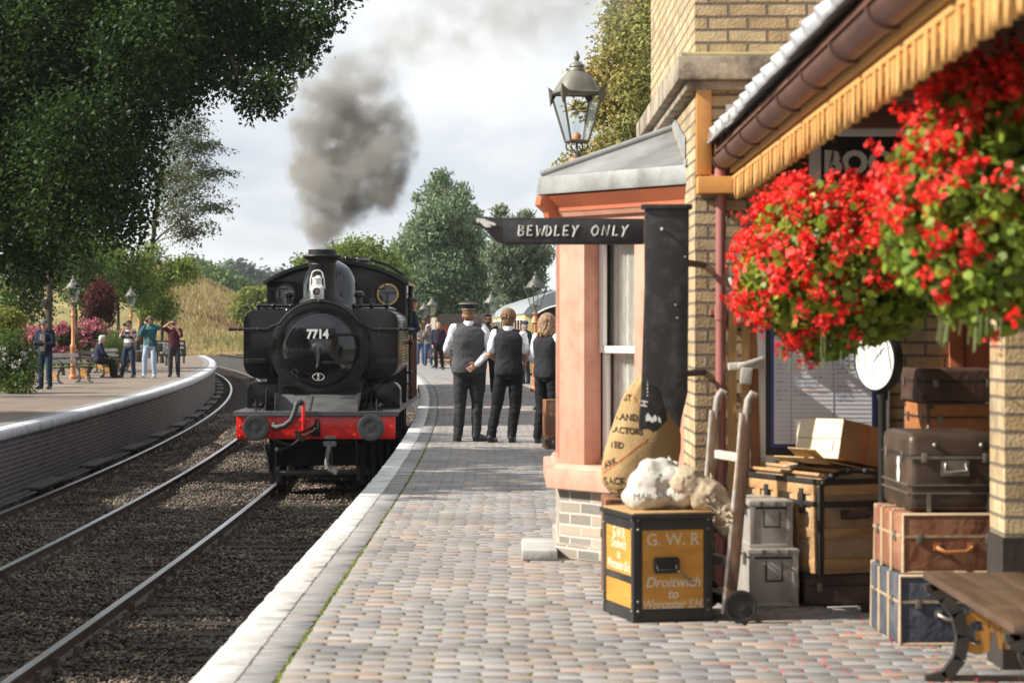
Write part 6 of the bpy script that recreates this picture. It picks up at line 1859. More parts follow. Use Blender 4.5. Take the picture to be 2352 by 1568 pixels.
bench('bench beside the walking man in the navy jacket', (*gpos(1016, 91)[:2], 0), -1.3, L=1.6, back_m=m_lpost)
bench('bench against the fence where a person in jeans sits', (1.55, 48.6, 0), -PI / 2, L=2.6)

# ================================================================== HANGING BASKETS
m_leafg = mat('geranium_leaf', (.26, .34, .036), (.13, .21, .024), scale=9, rough=.45, island=.45, transl=.4, spec=.4)
m_wire = mat('basket_wire', (.03, .028, .025), rough=.6)
def disc_cloud(pos, nrm, size, k=5, jag=.25, cup=.25):
    n = len(pos)
    nrm = nrm / np.linalg.norm(nrm, axis=1, keepdims=True)
    ref = np.tile(np.array([0, 0, 1.0]), (n, 1)); ref[np.abs(nrm[:, 2]) > .9] = (1, 0, 0)
    u = np.cross(ref, nrm); u /= np.linalg.norm(u, axis=1, keepdims=True); v = np.cross(nrm, u)
    V = np.zeros((n, k, 3)); a0 = RNG.random(n) * 6.28
    for j in range(k):
        a = a0 + 2 * PI * j / k; r = size * (1 - jag * RNG.random(n))
        V[:, j] = pos + u * (np.cos(a) * r)[:, None] + v * (np.sin(a) * r)[:, None] + nrm * (cup * r * RNG.random(n))[:, None]
    return V.reshape(-1, 3), k
def basket(label, c, rx, rz_, nleaf, nhead, bias, hang_z, seed, extra):
    rg = np.random.default_rng(seed)
    t = thing('hanging_basket', label, 'flower basket', c, 0, 'hanging baskets of red geraniums')
    b = MB(); b.lathe([(.0, -.17), (.10, -.15), (.17, -.07), (.19, .0), (.175, .0), (.0, -.02)], 20); b.build('basket', m_wire, t, smooth=50)
    b = MB()
    for a in (0, 120, 240): b.tube([(.18 * math.cos(R(a)), .18 * math.sin(R(a)), 0), (0, 0, hang_z - .08)], .004, 5)
    for i in range(7): b.lathe([(.012, -.006), (.016, 0), (.012, .006)], 8, (0, 0, hang_z - .08 + i * .02))
    b.tube([(0, 0, hang_z - .1), (0, 0, hang_z + .03)], .006, 6)
    b.build('chain', m_wire, t)
    # uneven mass: a few overlapping lobes
    lobes = [(0, 0, 0, 1.0)] + extra
    P, N_ = [], []
    L_ = len(lobes)
    wts = np.array([l[3] ** 2 for l in lobes]); wts = wts / wts.sum()
    def sample(n, rlo, rhi):
        li = rg.choice(L_, n, p=wts); lo = np.array(lobes)[li]
        d = rg.normal(0, 1, (n, 3)); d /= np.linalg.norm(d, axis=1, keepdims=True)
        r = rlo + (rhi - rlo) * rg.random(n) ** .6
        p = d * (r * lo[:, 3])[:, None] * np.array([rx, rx, rz_]) + lo[:, :3] * np.array([rx, rx, rz_])
        return p, d
    p, d = sample(nleaf, .45, 1.0)
    ok = p[:, 2] > -rz_ * 1.25
    p, d = p[ok], d[ok]
    V, k = disc_cloud(p, d + rg.normal(0, .75, p.shape) + np.array([-.25, -.1, .35]), .012 + .017 * rg.random(len(p)), 6, .3, .45)
    o = np_mesh('foliage', V, k, np.arange(len(V)), m_leafg, t)
    # flower heads with several florets
    p, d = sample(nhead * 3, .74, 1.10)
    sc_ = d @ np.array(bias) + .55 * np.sin(p[:, 0] * 19 + seed) * np.sin(p[:, 2] * 17 + 2) + .45 * np.sin(p[:, 1] * 13 + p[:, 2] * 9) + rg.normal(0, .40, len(p))
    kk = np.argsort(-sc_)[:nhead]
    p, d = p[kk], d[kk]
    m_ = 15
    fp = np.repeat(p + d * .018, m_, 0) + rg.normal(0, .017, (nhead * m_, 3)) * (.6 + .8 * rg.random((nhead * m_, 1))); fd = np.repeat(d, m_, 0) + rg.normal(0, .8, (nhead * m_, 3))
    V, k = disc_cloud(fp, fd, .009 + .009 * rg.random(len(fp)), 5, .3, .5)
    np_mesh('blossom', V, k, np.arange(len(V)), m_petal, t)
    # stalks
    st = MB()
    for i in range(0, nhead, 3): st.tube([p[i] * .55, p[i] * .85, p[i] + d[i] * .015], .0025, 4)
    for i in range(26):
        a = rg.random() * 6.28; st.tube([(rx * .5 * math.cos(a), rx * .5 * math.sin(a), -rz_ * .5), (rx * .6 * math.cos(a), rx * .6 * math.sin(a), -rz_ * (1.0 + .25 * rg.random()))], .0025, 4)
    st.build('stem', mat('geranium_stem', (.11, .14, .03), rough=.7), t)
    return t
basket('farther hanging basket of red geraniums in front of the notice board', tuple(at(1918, 612, 10.4)), .40, .37, 11000, 640, (-1.0, -.1, .75), .62, 5,
       [(-.50, 0, -.20, .58), (.45, -.1, .22, .62), (.1, -.15, -.45, .55), (.12, 0, .30, .55), (.80, .1, -.05, .42), (-.1, 0, -.75, .36), (.55, 0, -.35, .5)])
basket('nearer hanging basket of red geraniums cut by the edge of the picture', tuple(at(2325, 455, 8.0)), .42, .42, 14000, 520, (-.15, -.15, .80), .52, 9,
       [(-.50, 0, -.30, .55), (-.25, 0, .42, .55), (.1, 0, .55, .62), (-.2, -.1, -.55, .55), (.5, -.2, -.1, .7), (-.55, -.1, -.15, .5), (-.28, 0, .85, .26)])
# ================================================================== PEOPLE
m_skin = mat('skin', (.52, .27, .18), (.46, .22, .145), scale=14, rough=.55, spec=.35)
m_skin2 = mat('skin_pale', (.56, .32, .23), (.50, .26, .18), scale=14, rough=.55, spec=.35)
def cloth(name, c, c2=None, bump=.5, rough=.9, bs=22):
    return mat(name, c, c2, scale=7, rough=rough, bump=bump, bscale=bs, spec=.2, stretch=(1, 1, .55))
m_shirtw = cloth('white_shirt', (.74, .74, .77), (.66, .66, .70))
m_vestg = cloth('grey_waistcoat', (.075, .075, .082), (.058, .058, .063))
m_vestb = cloth('black_waistcoat', (.030, .030, .034), (.020, .020, .023))
m_trg = cloth('charcoal_trousers', (.042, .042, .045), (.028, .028, .031))
m_trb = cloth('black_trousers', (.014, .014, .016), (.009, .009, .011))
m_jeans = cloth('blue_jeans', (.060, .095, .18), (.04, .065, .13))
m_djeans = cloth('dark_jeans', (.028, .045, .085), (.018, .03, .06))
m_pjeans = cloth('pale_jeans', (.38, .45, .56), (.28, .34, .45))
m_navy = cloth('navy_jacket', (.022, .03, .058), (.014, .02, .04))
m_teal = cloth('teal_jacket', (.035, .13, .15), (.022, .09, .11))
m_maro = cloth('maroon_shirt', (.085, .018, .030), (.055, .012, .02))
m_green = cloth('green_polo', (.025, .06, .045), (.015, .04, .03))
m_coatg = cloth('grey_brown_coat', (.16, .14, .115), (.10, .088, .075))
m_dgrey = cloth('dark_grey_trousers', (.055, .055, .062), (.04, .04, .045))
m_shoe = mat('black_shoe', (.018, .017, .016), rough=.4)
m_shoew = mat('white_trainer', (.58, .60, .64), rough=.6)
m_hbr = mat('brown_hair', (.16, .085, .04), (.07, .038, .02), scale=40, rough=.6, bump=.6, bscale=70)
m_hgin = mat('ginger_hair', (.24, .125, .055), (.13, .065, .03), scale=40, rough=.6, bump=.6, bscale=70)
m_hwav = mat('light_brown_hair', (.34, .20, .10), (.16, .085, .04), scale=26, rough=.55, bump=.7, bscale=50)
m_hdk = mat('dark_hair', (.03, .022, .018), (.018, .013, .011), scale=40, rough=.6, bump=.5, bscale=70)
m_hgr = mat('grey_hair', (.42, .41, .40), (.26, .25, .25), scale=40, rough=.7, bump=.5, bscale=70)
m_eye = mat('eye_dark', (.02, .015, .012), rough=.3)
m_lip = mat('lip', (.38, .13, .10), rough=.5)
m_capn = mat('cap_navy', (.022, .026, .045), (.015, .018, .03), scale=9, rough=.8)
m_capb = mat('cap_band', (.45, .33, .09), rough=.5)

TT = ((-.15, .12, .10), (-.06, .166, .125), (.08, .172, .130), (.30, .152, .115), (.45, .155, .115), (.66, .176, .124), (.82, .182, .112), (.92, .145, .088), (.99, .068, .062))
def person(label, loc, rz, H=1.75, J=None, skin=None, top=None, trousers=None, shoes=None, hair=None, hair_m=None, g=1.0, voxel=.014, face=True, group=None, belt=True, fine=False, head_turn=0.0):
    J = J or {}
    s = H / 1.75
    D = dict(hipL=(-.095, 0, .92), hipR=(.095, 0, .92), kneeL=(-.11, .02, .50), kneeR=(.11, .02, .50), ankL=(-.12, -.02, .09), ankR=(.12, -.02, .09), toeL=(-.145, .15, .03), toeR=(.145, .15, .03),
             shL=(-.175, 0, 1.42), shR=(.175, 0, 1.42), elL=(-.25, -.04, 1.14), elR=(.25, -.04, 1.14), wrL=(-.25, .07, .90), wrR=(.25, .07, .90), neck=(0, -.01, 1.465), head=(0, .02, 1.625), tipL=None, tipR=None)
    D.update(J)
    P = {k: (Vector(v) * s if v is not None else None) for k, v in D.items()}
    t = thing('person', label, 'person', loc, rz, group)
    Hm = (P['hipL'] + P['hipR']) / 2
    def torso(b, inf, t0=-1, t1=2, ry_add=0):
        secs = []
        tt = [q for q in TT if t0 <= q[0] <= t1]
        for q, rx, ry in tt:
            c = Hm.lerp(P['neck'], q) if q >= 0 else Hm + (Hm - P['neck']) * (-q) * 1.0
            if q < 0: c = Vector((Hm.x, Hm.y, Hm.z + q * (P['neck'].z - Hm.z)))
            secs.append((c.x, c.y, c.z, rx * s * (g if q < .6 else (1 + g) / 2) + inf, ry * s * g + inf + ry_add))
        b.loft(secs, 22)
    def legs(b, inf, lo=0.0):
        for S in 'LR':
            h, k, a = P['hip' + S], P['knee' + S], P['ank' + S]
            kk = (.082 * s * g + inf, .060 * s + inf * 1.0, .042 * s + inf * 1.15)
            b.cap(h + Vector((0, 0, .0)), k, kk[0], kk[1], 14); b.cap(k, a + Vector((0, 0, lo)), kk[1], kk[2], 14)
            b.ell(k.lerp(a, .3) + Vector((0, -.012, 0)), (.055 * s + inf, .058 * s + inf, .10 * s))
    def arms(b, inf, end=2.0, start=0.0, wr=None):
        for S in 'LR':
            h, e_, w = P['sh' + S], P['el' + S], P['wr' + S]
            rr_ = (.052 * s + inf, .041 * s + inf, .030 * s + (inf if wr is None else wr))
            if end >= 1:
                f_ = end - 1
                b.cap(h, e_, rr_[0], rr_[1], 12); b.cap(e_, e_.lerp(w, f_), rr_[1], rr_[1] + (rr_[2] - rr_[1]) * f_, 12)
            else: b.cap(h, h.lerp(e_, end), rr_[0], rr_[0] + (rr_[1] - rr_[0]) * end + .006, 12)
    # ---- the body, one skin
    b = MB()
    torso(b, -.030); legs(b, -.022); arms(b, -.004)
    for S in 'LR':
        a, o = P['ank' + S], P['toe' + S]; b.cap(a - Vector((0, 0, .03)), o + Vector((0, 0, .0)), .035 * s, .03 * s)
        w, e_ = P['wr' + S], P['el' + S]
        d = (P['tip' + S] - w) if P['tip' + S] is not None else (w - e_)
        d.normalize()
        side = d.cross(Vector((0, 1, 0))); side = side if side.length > .2 else d.cross(Vector((1, 0, 0))); side.normalize()
        nrm = d.cross(side).normalized()
        sg = 1 if S == 'L' else -1
        pc = w + d * .05 * s
        b.ell(pc, (.040 * s, .018 * s, .050 * s), Matrix((side, nrm, d)).transposed())
        b.cap(w - d * .03, w + d * .02, .027 * s, .025 * s)
        ln = (.062, .075, .080, .072)
        for i in range(4):
            k0 = pc + d * .040 * s + side * (i - 1.5) * .0185 * s * 1.05
            cu = .25 + .12 * i
            k1 = k0 + (d * math.cos(cu) + nrm * math.sin(cu) * .8 + side * (i - 1.5) * .06).normalized() * ln[i] * .5 * s
            k2 = k1 + (d * math.cos(cu * 2.2) + nrm * math.sin(cu * 2.2) * .9 + side * (i - 1.5) * .04).normalized() * ln[i] * .5 * s
            b.cap(k0, k1, .0095 * s, .0088 * s, 8); b.cap(k1, k2, .0088 * s, .0075 * s, 8)
        th0 = pc - d * .025 * s - side * .030 * s; th1 = th0 - side * .028 * s + d * .026 * s + nrm * .01; th2 = th1 + d * .032 * s - side * .006 * s + nrm * .012
        b.cap(th0, th1, .014 * s, .011 * s, 8); b.cap(th1, th2, .0105 * s, .0085 * s, 8)
    hd = P['head']; Rt = Matrix.Rotation(head_turn, 3, 'Z')
    hv = lambda x, y, z: hd + Rt @ (Vector((x, y, z)) * s)
    b.cap(P['neck'] - Vector((0, 0, .03)), hd - Vector((0, .01, .06)), .058 * s, .054 * s)
    b.ell(hv(0, -.008, .028), (.076 * s, .094 * s, .092 * s), Rt)
    b.ell(hv(0, .018, -.035), (.060 * s, .072 * s, .080 * s), Rt); b.ell(hv(0, .050, -.088), (.034 * s, .034 * s, .028 * s), Rt)
    b.cap(hv(0, .088, .01), hv(0, .104, -.028), .009 * s, .014 * s, 8); b.cap(hv(-.035, .082, .025), hv(.035, .082, .025), .011 * s, .011 * s, 8)
    for sx in (-1, 1):
        b.ell(hv(sx * .078, -.008, -.012), (.009 * s, .020 * s, .032 * s), Rt); b.ell(hv(sx * .040, .062, -.03), (.022 * s, .02 * s, .02 * s), Rt)
    body = blob_obj('body', b, skin or m_skin, t, .0075 if fine else max(.010, voxel * .8), 3)
    if face:
        e_ = MB()
        for sx in (-1, 1): e_.ell(hv(sx * .031, .083, .004), (.011 * s, .007 * s, .007 * s), Rt)
        e_.build('eyes', m_eye, t)
        e_ = MB(); e_.ell(hv(0, .088, -.062), (.022 * s, .008 * s, .007 * s), Rt); e_.build('mouth', m_lip, t)
    # ---- clothes
    if trousers:
        b = MB(); torso(b, .022, t1=.12); legs(b, .022, lo=-.01)
        blob_obj('trousers', b, trousers, t, voxel, 3, cut=lambda co: co.z < .055 * s, fold=.013 if fine else .008, fkind='leg')
    for S in 'LR':
        b = MB(); a, o = P['ank' + S], P['toe' + S]
        fl = Vector((a.x, a.y, 0)); base = o.z - .03 * s
        d = Vector((o.x - a.x, o.y - a.y, 0)).normalized() if (o - a).length > .01 else Vector((0, 1, 0))
        b.cap(a + Vector((0, 0, .02)), a - Vector((0, 0, .03)) - d * .02, .048 * s, .047 * s); b.cap(a - Vector((0, 0, .045 * s)), o + Vector((0, 0, .008)), .046 * s, .040 * s); b.cap(a.lerp(o, .6), o + d * .03, .043 * s, .032 * s)
        q0 = a - d * .035 * s; q1 = o + d * .045 * s; zc_ = base + .012
        b.box(((q0.x + q1.x) / 2, (q0.y + q1.y) / 2, zc_), ((Vector((q1.x - q0.x, q1.y - q0.y, 0))).length, .078 * s, .024), math.atan2(d.y, d.x))
        blob_obj('shoe', b, shoes or m_shoe, t, .012, 2, cut=lambda co: co.z < base - .004)
    for (nm, mm, inf, sleeve, t0, t1) in (top or []):
        b = MB(); torso(b, inf, t0=t0, t1=t1)
        if sleeve: arms(b, inf + .004, sleeve, wr=.010)
        if nm == 'waistcoat':
            for S in 'LR': b.cap(P['sh' + S] - Vector((P['sh' + S].x * .16, 0, -.012)), P['neck'] + Vector((0, -.01, -.02)), .055 * s, .055 * s)
        blob_obj(nm, b, mm, t, voxel, 3, fold=(.007 if nm == 'waistcoat' else .016) if fine else .008)
        if nm in ('shirt', 'polo_shirt', 'jacket'):
            c = MB(); nk = P['neck']; c.lathe([(.068 * s, -.02), (.066 * s, .035 * s), (.058 * s, .045 * s), (.054 * s, .03 * s), (.056 * s, -.02)], 18, nk + Vector((0, .0, .012)), caps=False); c.build('collar', mm, t, smooth=50)
    # ---- hair
    hm = hair_m or m_hbr
    rr_ = random.Random(len(label))
    b = MB()
    if hair == 'short':
        b.ell(hv(0, -.016, .040), (.083 * s, .096 * s, .090 * s), Rt); b.ell(hv(0, -.05, -.02), (.072 * s, .058 * s, .065 * s), Rt); b.ell(hv(0, .05, .085), (.06 * s, .045 * s, .04 * s), Rt)
        blob_obj('hair', b, hm, t, .009, 2, cut=None)
    elif hair == 'curly':
        b.ell(hv(0, -.02, .045), (.092 * s, .105 * s, .098 * s), Rt); b.ell(hv(0, -.06, -.03), (.078 * s, .055 * s, .075 * s), Rt)
        for i in range(480):
            th = rr_.uniform(0, 2 * PI); ph = rr_.uniform(-.75, 1.45)
            d = Vector((math.cos(th) * math.cos(ph), math.sin(th) * math.cos(ph), math.sin(ph)))
            if d.y > .45 and d.z < .45: continue
            b.ell(hv(d.x * .098, -.02 + d.y * .108, .03 + d.z * .105), rr_.uniform(.006, .013) * s, n=6, m=4)
        blob_obj('hair', b, hm, t, .0055, 0)
    elif hair == 'long':
        b.ell(hv(0, -.015, .045), (.095 * s, .105 * s, .092 * s), Rt)
        for i in range(64):
            th = rr_.uniform(-.35 * PI, 1.35 * PI) + PI
            x, y = math.cos(th), math.sin(th)
            if y > .55: continue
            r0 = .092; pts = [hv(x * .07, -.015 + y * .08, .10)]
            wob = rr_.uniform(0, 6); L_ = rr_.uniform(.20, .30)
            for k in range(1, 8):
                f_ = k / 7
                pts.append(hv(x * (r0 + .035 * f_) + .012 * math.sin(wob + f_ * 9), -.015 + y * (r0 + .045 * f_) + .010 * math.cos(wob + f_ * 8), .10 - L_ * f_ - (.02 if k else 0)))
            b.tube(pts, [.013, .017, .019, .019, .018, .017, .014, .008], 6)
        blob_obj('hair', b, hm, t, .0075, 1)
    return t, P, hv, Rt

def held_camera(t, label, P, hv, size=1.0, at_=None, strap=None, off=(0, .17, -.01)):
    M = t.matrix_basis if False else Matrix.Translation(t.location) @ t.rotation_euler.to_matrix().to_4x4()
    p = M @ (at_ if at_ is not None else hv(*off))
    c = thing('camera', label, 'camera', p, t.rotation_euler.z, 'cameras held by the photographers')
    b = MB(); b.box((0, 0, 0), (.14 * size, .07 * size, .095 * size)); b.box((0, 0, .055 * size), (.06 * size, .06 * size, .035 * size)); b.build('camera_body', m_shoe, c, bevel=.008)
    b = MB(); b.lathe([(.0, .03), (.036 * size, .03), (.038 * size, .09), (.044 * size, .10), (.044 * size, .14 * size + .02), (.036 * size, .15 * size + .015), (.0, .13)], 18, (0, 0, -.005), 'Y'); b.xf(Matrix.Diagonal((1, 1, 1, 1))); b.build('camera_lens', m_irn, c, smooth=40)
    return c
SH = lambda m, sl=2.0, inf=.012, t0=-.06, nm='shirt': (nm, m, inf, sl, t0, 2)
WC = lambda m, inf=.026, t0=-.061: ('waistcoat', m, inf, None, t0, 1.0)
GS = 'station staff in waistcoats seen from behind'

# the guard with his hand behind his back
t, P, hv, Rt = person('guard in peaked cap and grey waistcoat with one hand behind the back', (-.59, 32.9, 0), .05, 1.84,
    J=dict(shL=(-.185, 0, 1.46), shR=(.185, 0, 1.46), elL=(-.285, .02, 1.19), elR=(.285, -.07, 1.18), wrL=(-.16, .24, 1.08), wrR=(.105, -.185, 1.0), tipR=(-.05, -.19, .90), tipL=(.0, .27, 1.1), ankL=(-.135, -.01, .09), ankR=(.10, -.02, .09), toeL=(-.16, .15, .03), toeR=(.21, .10, .03), neck=(0, -.01, 1.50), head=(0, .03, 1.635)),
    top=[SH(m_shirtw, inf=.014), WC(m_vestg)], trousers=m_trg, hair='short', hair_m=m_hgin, g=1.2, voxel=.012, fine=True, group=GS)
c = MB(); c.lathe([(.092, .055), (.096, .06), (.098, .105), (.118, .125), (.136, .150), (.130, .160), (.09, .178), (.0, .184)], 28, tuple(hv(0, -.01, .0)), sx=1, sy=1.12); cp = c.build('peaked_cap', m_capn, t, smooth=50)
c = MB(); c.lathe([(.1375, .146), (.1395, .150), (.1375, .154)], 28, tuple(hv(0, -.01, .0)), sy=1.12, caps=False); c.lathe([(.099, .070), (.1005, .075), (.099, .080)], 28, tuple(hv(0, -.01, .0)), sy=1.12, caps=False); c.build('gold_piping', m_capb, cp)
c = MB(); q = P['neck']
c.box((0, -.158, 1.17), (.20, .008, .028), (-.1, 0, 0)); c.box((0, -.163, 1.17), (.03, .008, .035), (-.1, 0, 0)); c.build('back_strap', m_vestg, t, bevel=.003)
t, P, hv, Rt = person('person with curly ginger hair and short white sleeves under a black waistcoat', (-.05, 32.6, 0), -.06, 1.80,
    J=dict(hipL=(-.085, 0, .92), hipR=(.10, 0, .92), kneeL=(-.15, .03, .50), kneeR=(.09, .03, .50), ankL=(-.23, .0, .09), ankR=(.045, -.02, .09), toeL=(-.19, .16, .03), toeR=(.06, .15, .03), elL=(-.245, -.01, 1.15), elR=(.25, -.01, 1.15), wrL=(-.15, .22, 1.06), wrR=(.20, .22, 1.04), head=(.0, .03, 1.62)),
    top=[SH(m_shirtw, .78, inf=.014), WC(m_vestb)], trousers=m_trb, hair='curly', hair_m=m_hgin, voxel=.012, fine=True, group=GS)
t, P, hv, Rt = person('person with long wavy light brown hair and white sleeves half hidden by the bay window', (.47, 32.4, 0), -.65, 1.74,
    J=dict(elL=(-.25, .0, 1.14), wrL=(-.08, .20, .98), wrR=(.12, .24, 1.02), elR=(.25, .02, 1.15), toeL=(-.20, .12, .03), ankL=(-.12, -.05, .09)),
    top=[SH(m_shirtw, inf=.018), WC(m_vestb)], trousers=m_trb, hair='long', hair_m=m_hwav, voxel=.012, fine=True, group=GS)
# the bearded man facing us
t, P, hv, Rt = person('bearded man in sunglasses and dark green polo shirt facing the camera', (-.55, 55, 0), PI, 1.86,
    J=dict(wrL=(-.27, .05, .90)), top=[SH(m_green, .8, nm='polo_shirt')], trousers=m_trb, hair='short', hair_m=m_hdk, voxel=.014)
b = MB(); b.ell(hv(0, .048, -.075), (.062, .056, .048)); 
for sx in (-1, 1): b.cap(hv(sx * .066, .02, -.02), hv(sx * .05, .05, -.075), .016, .024)
blob_obj('beard', b, m_hdk, t, .009, 2)
b = MB()
for sx in (-1, 1): b.ell(hv(sx * .033, .094, .004), (.028, .008, .020)); b.tube([hv(sx * .06, .085, .01), hv(sx * .085, .0, .0)], .004, 5)
b.tube([hv(-.01, .10, .01), hv(.01, .10, .01)], .005, 5); b.build('sunglasses', m_shoe, t)
b = MB(); b.box((-.09, .148, 1.36), (.05, .004, .05)); b.build('chest_emblem', m_capb, t)
# the walking man in navy
t, P, hv, Rt = person('grey haired man in an open navy jacket walking towards the camera', (-2.68, 88, 0), PI, 1.72,
    J=dict(hipL=(-.09, 0, .91), kneeR=(.10, .14, .52), ankR=(.08, -.02, .12), toeR=(.09, .15, .06), kneeL=(-.12, .04, .50), ankL=(-.16, .10, .09), toeL=(-.19, .26, .03), wrR=(.22, .14, .92)), top=[('shirt', m_maro, .008, None, 0, 2), ('jacket', m_navy, .026, 2.0, .0, .99)], trousers=m_trb, hair='short', hair_m=m_hgr, voxel=.018)
b = MB(); b.loft([(0, .165, 1.00, .05, .012), (0, .165, 1.2, .055, .012), (0, .160, 1.36, .05, .012)], 10); b.build('shirt_front', m_maro, t)
def phone(t, hv, lab):
    M = Matrix.Translation(t.location) @ t.rotation_euler.to_matrix().to_4x4()
    c = thing('phone', lab, 'phone', M @ hv(0, .26, -.02), t.rotation_euler.z); b = MB(); b.box((0, 0, 0), (.075, .012, .15)); b.build('phone_case', mat('blue_phone', (.05, .06, .25), rough=.3), c, bevel=.005); b = MB(); b.ell((.02, .008, .05), (.012, .006, .012)); b.build('phone_lens', m_irn, c)
RA = dict(elL=(-.25, .10, 1.22), elR=(.25, .10, 1.22), wrL=(-.06, .22, 1.52), wrR=(.06, .22, 1.52), tipL=(-.03, .23, 1.62), tipR=(.03, .23, 1.62))
t, P, hv, Rt = person('blond woman in a grey coat taking a picture with a phone', (-3.35, 97, 0), PI, 1.66, J=dict(elL=(-.22, .12, 1.2), elR=(.22, .12, 1.2), wrL=(-.05, .24, 1.48), wrR=(.05, .24, 1.48), tipL=(-.02, .25, 1.58), tipR=(.02, .25, 1.58)), top=[SH(m_coatg, 2.0, .02, nm='jacket')], trousers=m_jeans, hair='long', hair_m=m_hgr, voxel=.02)
phone(t, hv, 'blue phone raised by the blond woman in a grey coat')
person('dark haired woman in a pale coat and jeans beside the engine', (-3.78, 100, 0), PI - .1, 1.66, J=dict(wrR=(.12, .2, 1.1), tipR=(.0, .22, 1.12)), top=[SH(m_shirtw, 2.0, .012), ('coat', m_coatg, .022, 2.0, -.06, .99)], trousers=m_jeans, hair='long', hair_m=m_hbr, voxel=.02)
# driver leaning from the cab
t, P, hv, Rt = person('driver leaning out of the engine cab side', (-2.0, 42.35, .42), PI + .12, 1.75, J=dict(neck=(-.12, .06, 1.44), head=(-.26, .12, 1.52), shL=(-.24, .05, 1.36), shR=(.02, .05, 1.42), elL=(-.33, .12, 1.10), wrL=(-.22, .24, 1.0), elR=(.12, .1, 1.15), wrR=(.05, .25, 1.0)), top=[SH(m_navy, 2.0, .02, nm='jacket')], trousers=m_trb, hair='short', hair_m=m_hgr, voxel=.014)
c = MB(); c.lathe([(.092, .045), (.098, .05), (.100, .085), (.09, .11), (.0, .125)], 20, tuple(hv(0, -.01, .01)), sy=1.12); c.box(hv(0, .11, .06), (.15, .08, .012)); c.build('cap', mat('grease_cap', (.10, .10, .11), rough=.6), t, smooth=50)
# the man with a navy cap further along, and two people on the bench by the fence
t, P, hv, Rt = person('man in a navy cap and green jacket standing beyond the curly haired person', (.36, 66, 0), .9, 1.70, top=[SH(m_green, 2.0, .02, nm='jacket')], trousers=m_dgrey, hair='short', hair_m=m_hgr, voxel=.016)
c = MB(); c.lathe([(.090, .045), (.095, .05), (.09, .10), (.06, .13), (.0, .14)], 20, tuple(hv(0, -.01, .01)), sy=1.12); c.box(hv(0, .12, .055), (.13, .09, .012)); c.build('cap', m_capn, t, smooth=50)
SIT = dict(hipL=(-.095, 0, .52), hipR=(.095, 0, .52), kneeL=(-.12, .43, .52), kneeR=(.12, .43, .50), ankL=(-.12, .46, .09), ankR=(.13, .52, .09), toeL=(-.13, .63, .03), toeR=(.16, .69, .03), shL=(-.18, .03, 1.03), shR=(.18, .03, 1.03), elL=(-.23, .10, .78), elR=(.23, .10, .78), wrL=(-.08, .28, .66), wrR=(.08, .28, .66), neck=(0, .04, 1.07), head=(0, .09, 1.22))
person('seated person in blue jeans on the bench by the fence', (1.42, 50.2, 0), PI / 2, 1.72, J=SIT, top=[SH(m_coatg, 2.0, .015, nm='jacket')], trousers=m_jeans, hair='short', hair_m=m_hbr, voxel=.016)
person('seated person in black trousers on the near end of the fence bench', (1.25, 45.2, 0), PI / 2, 1.78, J=dict(SIT, kneeL=(-.12, .47, .54), ankL=(-.13, .62, .09), toeL=(-.14, .80, .04)), top=[SH(m_navy, 2.0, .015, nm='jacket')], trousers=m_trb, hair='short', hair_m=m_hdk, voxel=.016)

# ---- far platform
t, P, hv, Rt = person('man in a grey cap and navy jacket looking down at the camera in his hands', (*gpos(104, 60.6)[:2], 0), PI - .25, 1.74, J=dict(head=(0, .06, 1.60), elL=(-.24, .04, 1.12), elR=(.24, .04, 1.12), wrL=(-.08, .26, 1.12), wrR=(.24, .06, .88), tipL=(.0, .3, 1.14)), top=[SH(m_coatg, 1.0, .010), ('jacket', m_navy, .026, 2.0, -.1, .99)], trousers=m_djeans, hair='short', hair_m=m_hgr, voxel=.016)
b = MB(); b.loft([(0, .155, .95, .07, .015), (0, .155, 1.2, .08, .015), (0, .145, 1.38, .07, .015)], 10); b.build('shirt_front', m_coatg, t)
c = MB(); c.lathe([(.090, .04), (.096, .045), (.09, .10), (.06, .13), (.0, .14)], 20, tuple(hv(0, -.01, .01)), sy=1.12); c.box(hv(0, .13, .045), (.14, .10, .012)); c.build('cap', mat('grey_cap', (.13, .13, .13), rough=.9), t, smooth=50)
held_camera(t, 'black camera held low by the man in a grey cap', P, hv, 1.3, at_=Vector((-.0, .34, 1.13)))
person('white haired man in a navy jumper sitting on the dark bench', (*gpos(226, 73.6)[:2], 0), -1.15, 1.72, J=dict(SIT, head=(0, .12, 1.20)), top=[SH(m_navy, 2.0, .018, nm='jumper')], trousers=m_trb, hair='short', hair_m=mat('white_hair', (.62, .60, .58), (.5, .48, .46), scale=40, rough=.7), voxel=.016)
WIDE = dict(kneeL=(-.14, .04, .5), kneeR=(.16, .04, .5), ankL=(-.16, .0, .09), ankR=(.24, .02, .09), toeL=(-.19, .17, .03), toeR=(.30, .17, .03))
m_strp = bpy.data.materials.new('striped_jersey'); m_strp.use_nodes = True
nt = m_strp.node_tree; tcn = nn(nt, 'ShaderNodeTexCoord'); sp3 = nn(nt, 'ShaderNodeSeparateXYZ'); nt.links.new(tcn.outputs['Object'], sp3.inputs[0])
rp3 = nn(nt, 'ShaderNodeValToRGB'); rp3.color_ramp.interpolation = 'CONSTANT'
els = rp3.color_ramp.elements
cols = [(0, (.03, .028, .026)), (.50, (.10, .09, .08)), (.56, (.55, .54, .52)), (.62, (.03, .03, .03)), (.67, (.42, .41, .40)), (.705, (.04, .04, .04)), (.74, (.36, .35, .34)), (.78, (.04, .04, .04))]
els[0].position = 0; els[0].color = (*cols[0][1], 1); els[1].position = cols[1][0]; els[1].color = (*cols[1][1], 1)
for p_, c_ in cols[2:]:
    e_ = els.new(p_); e_.color = (*c_, 1)
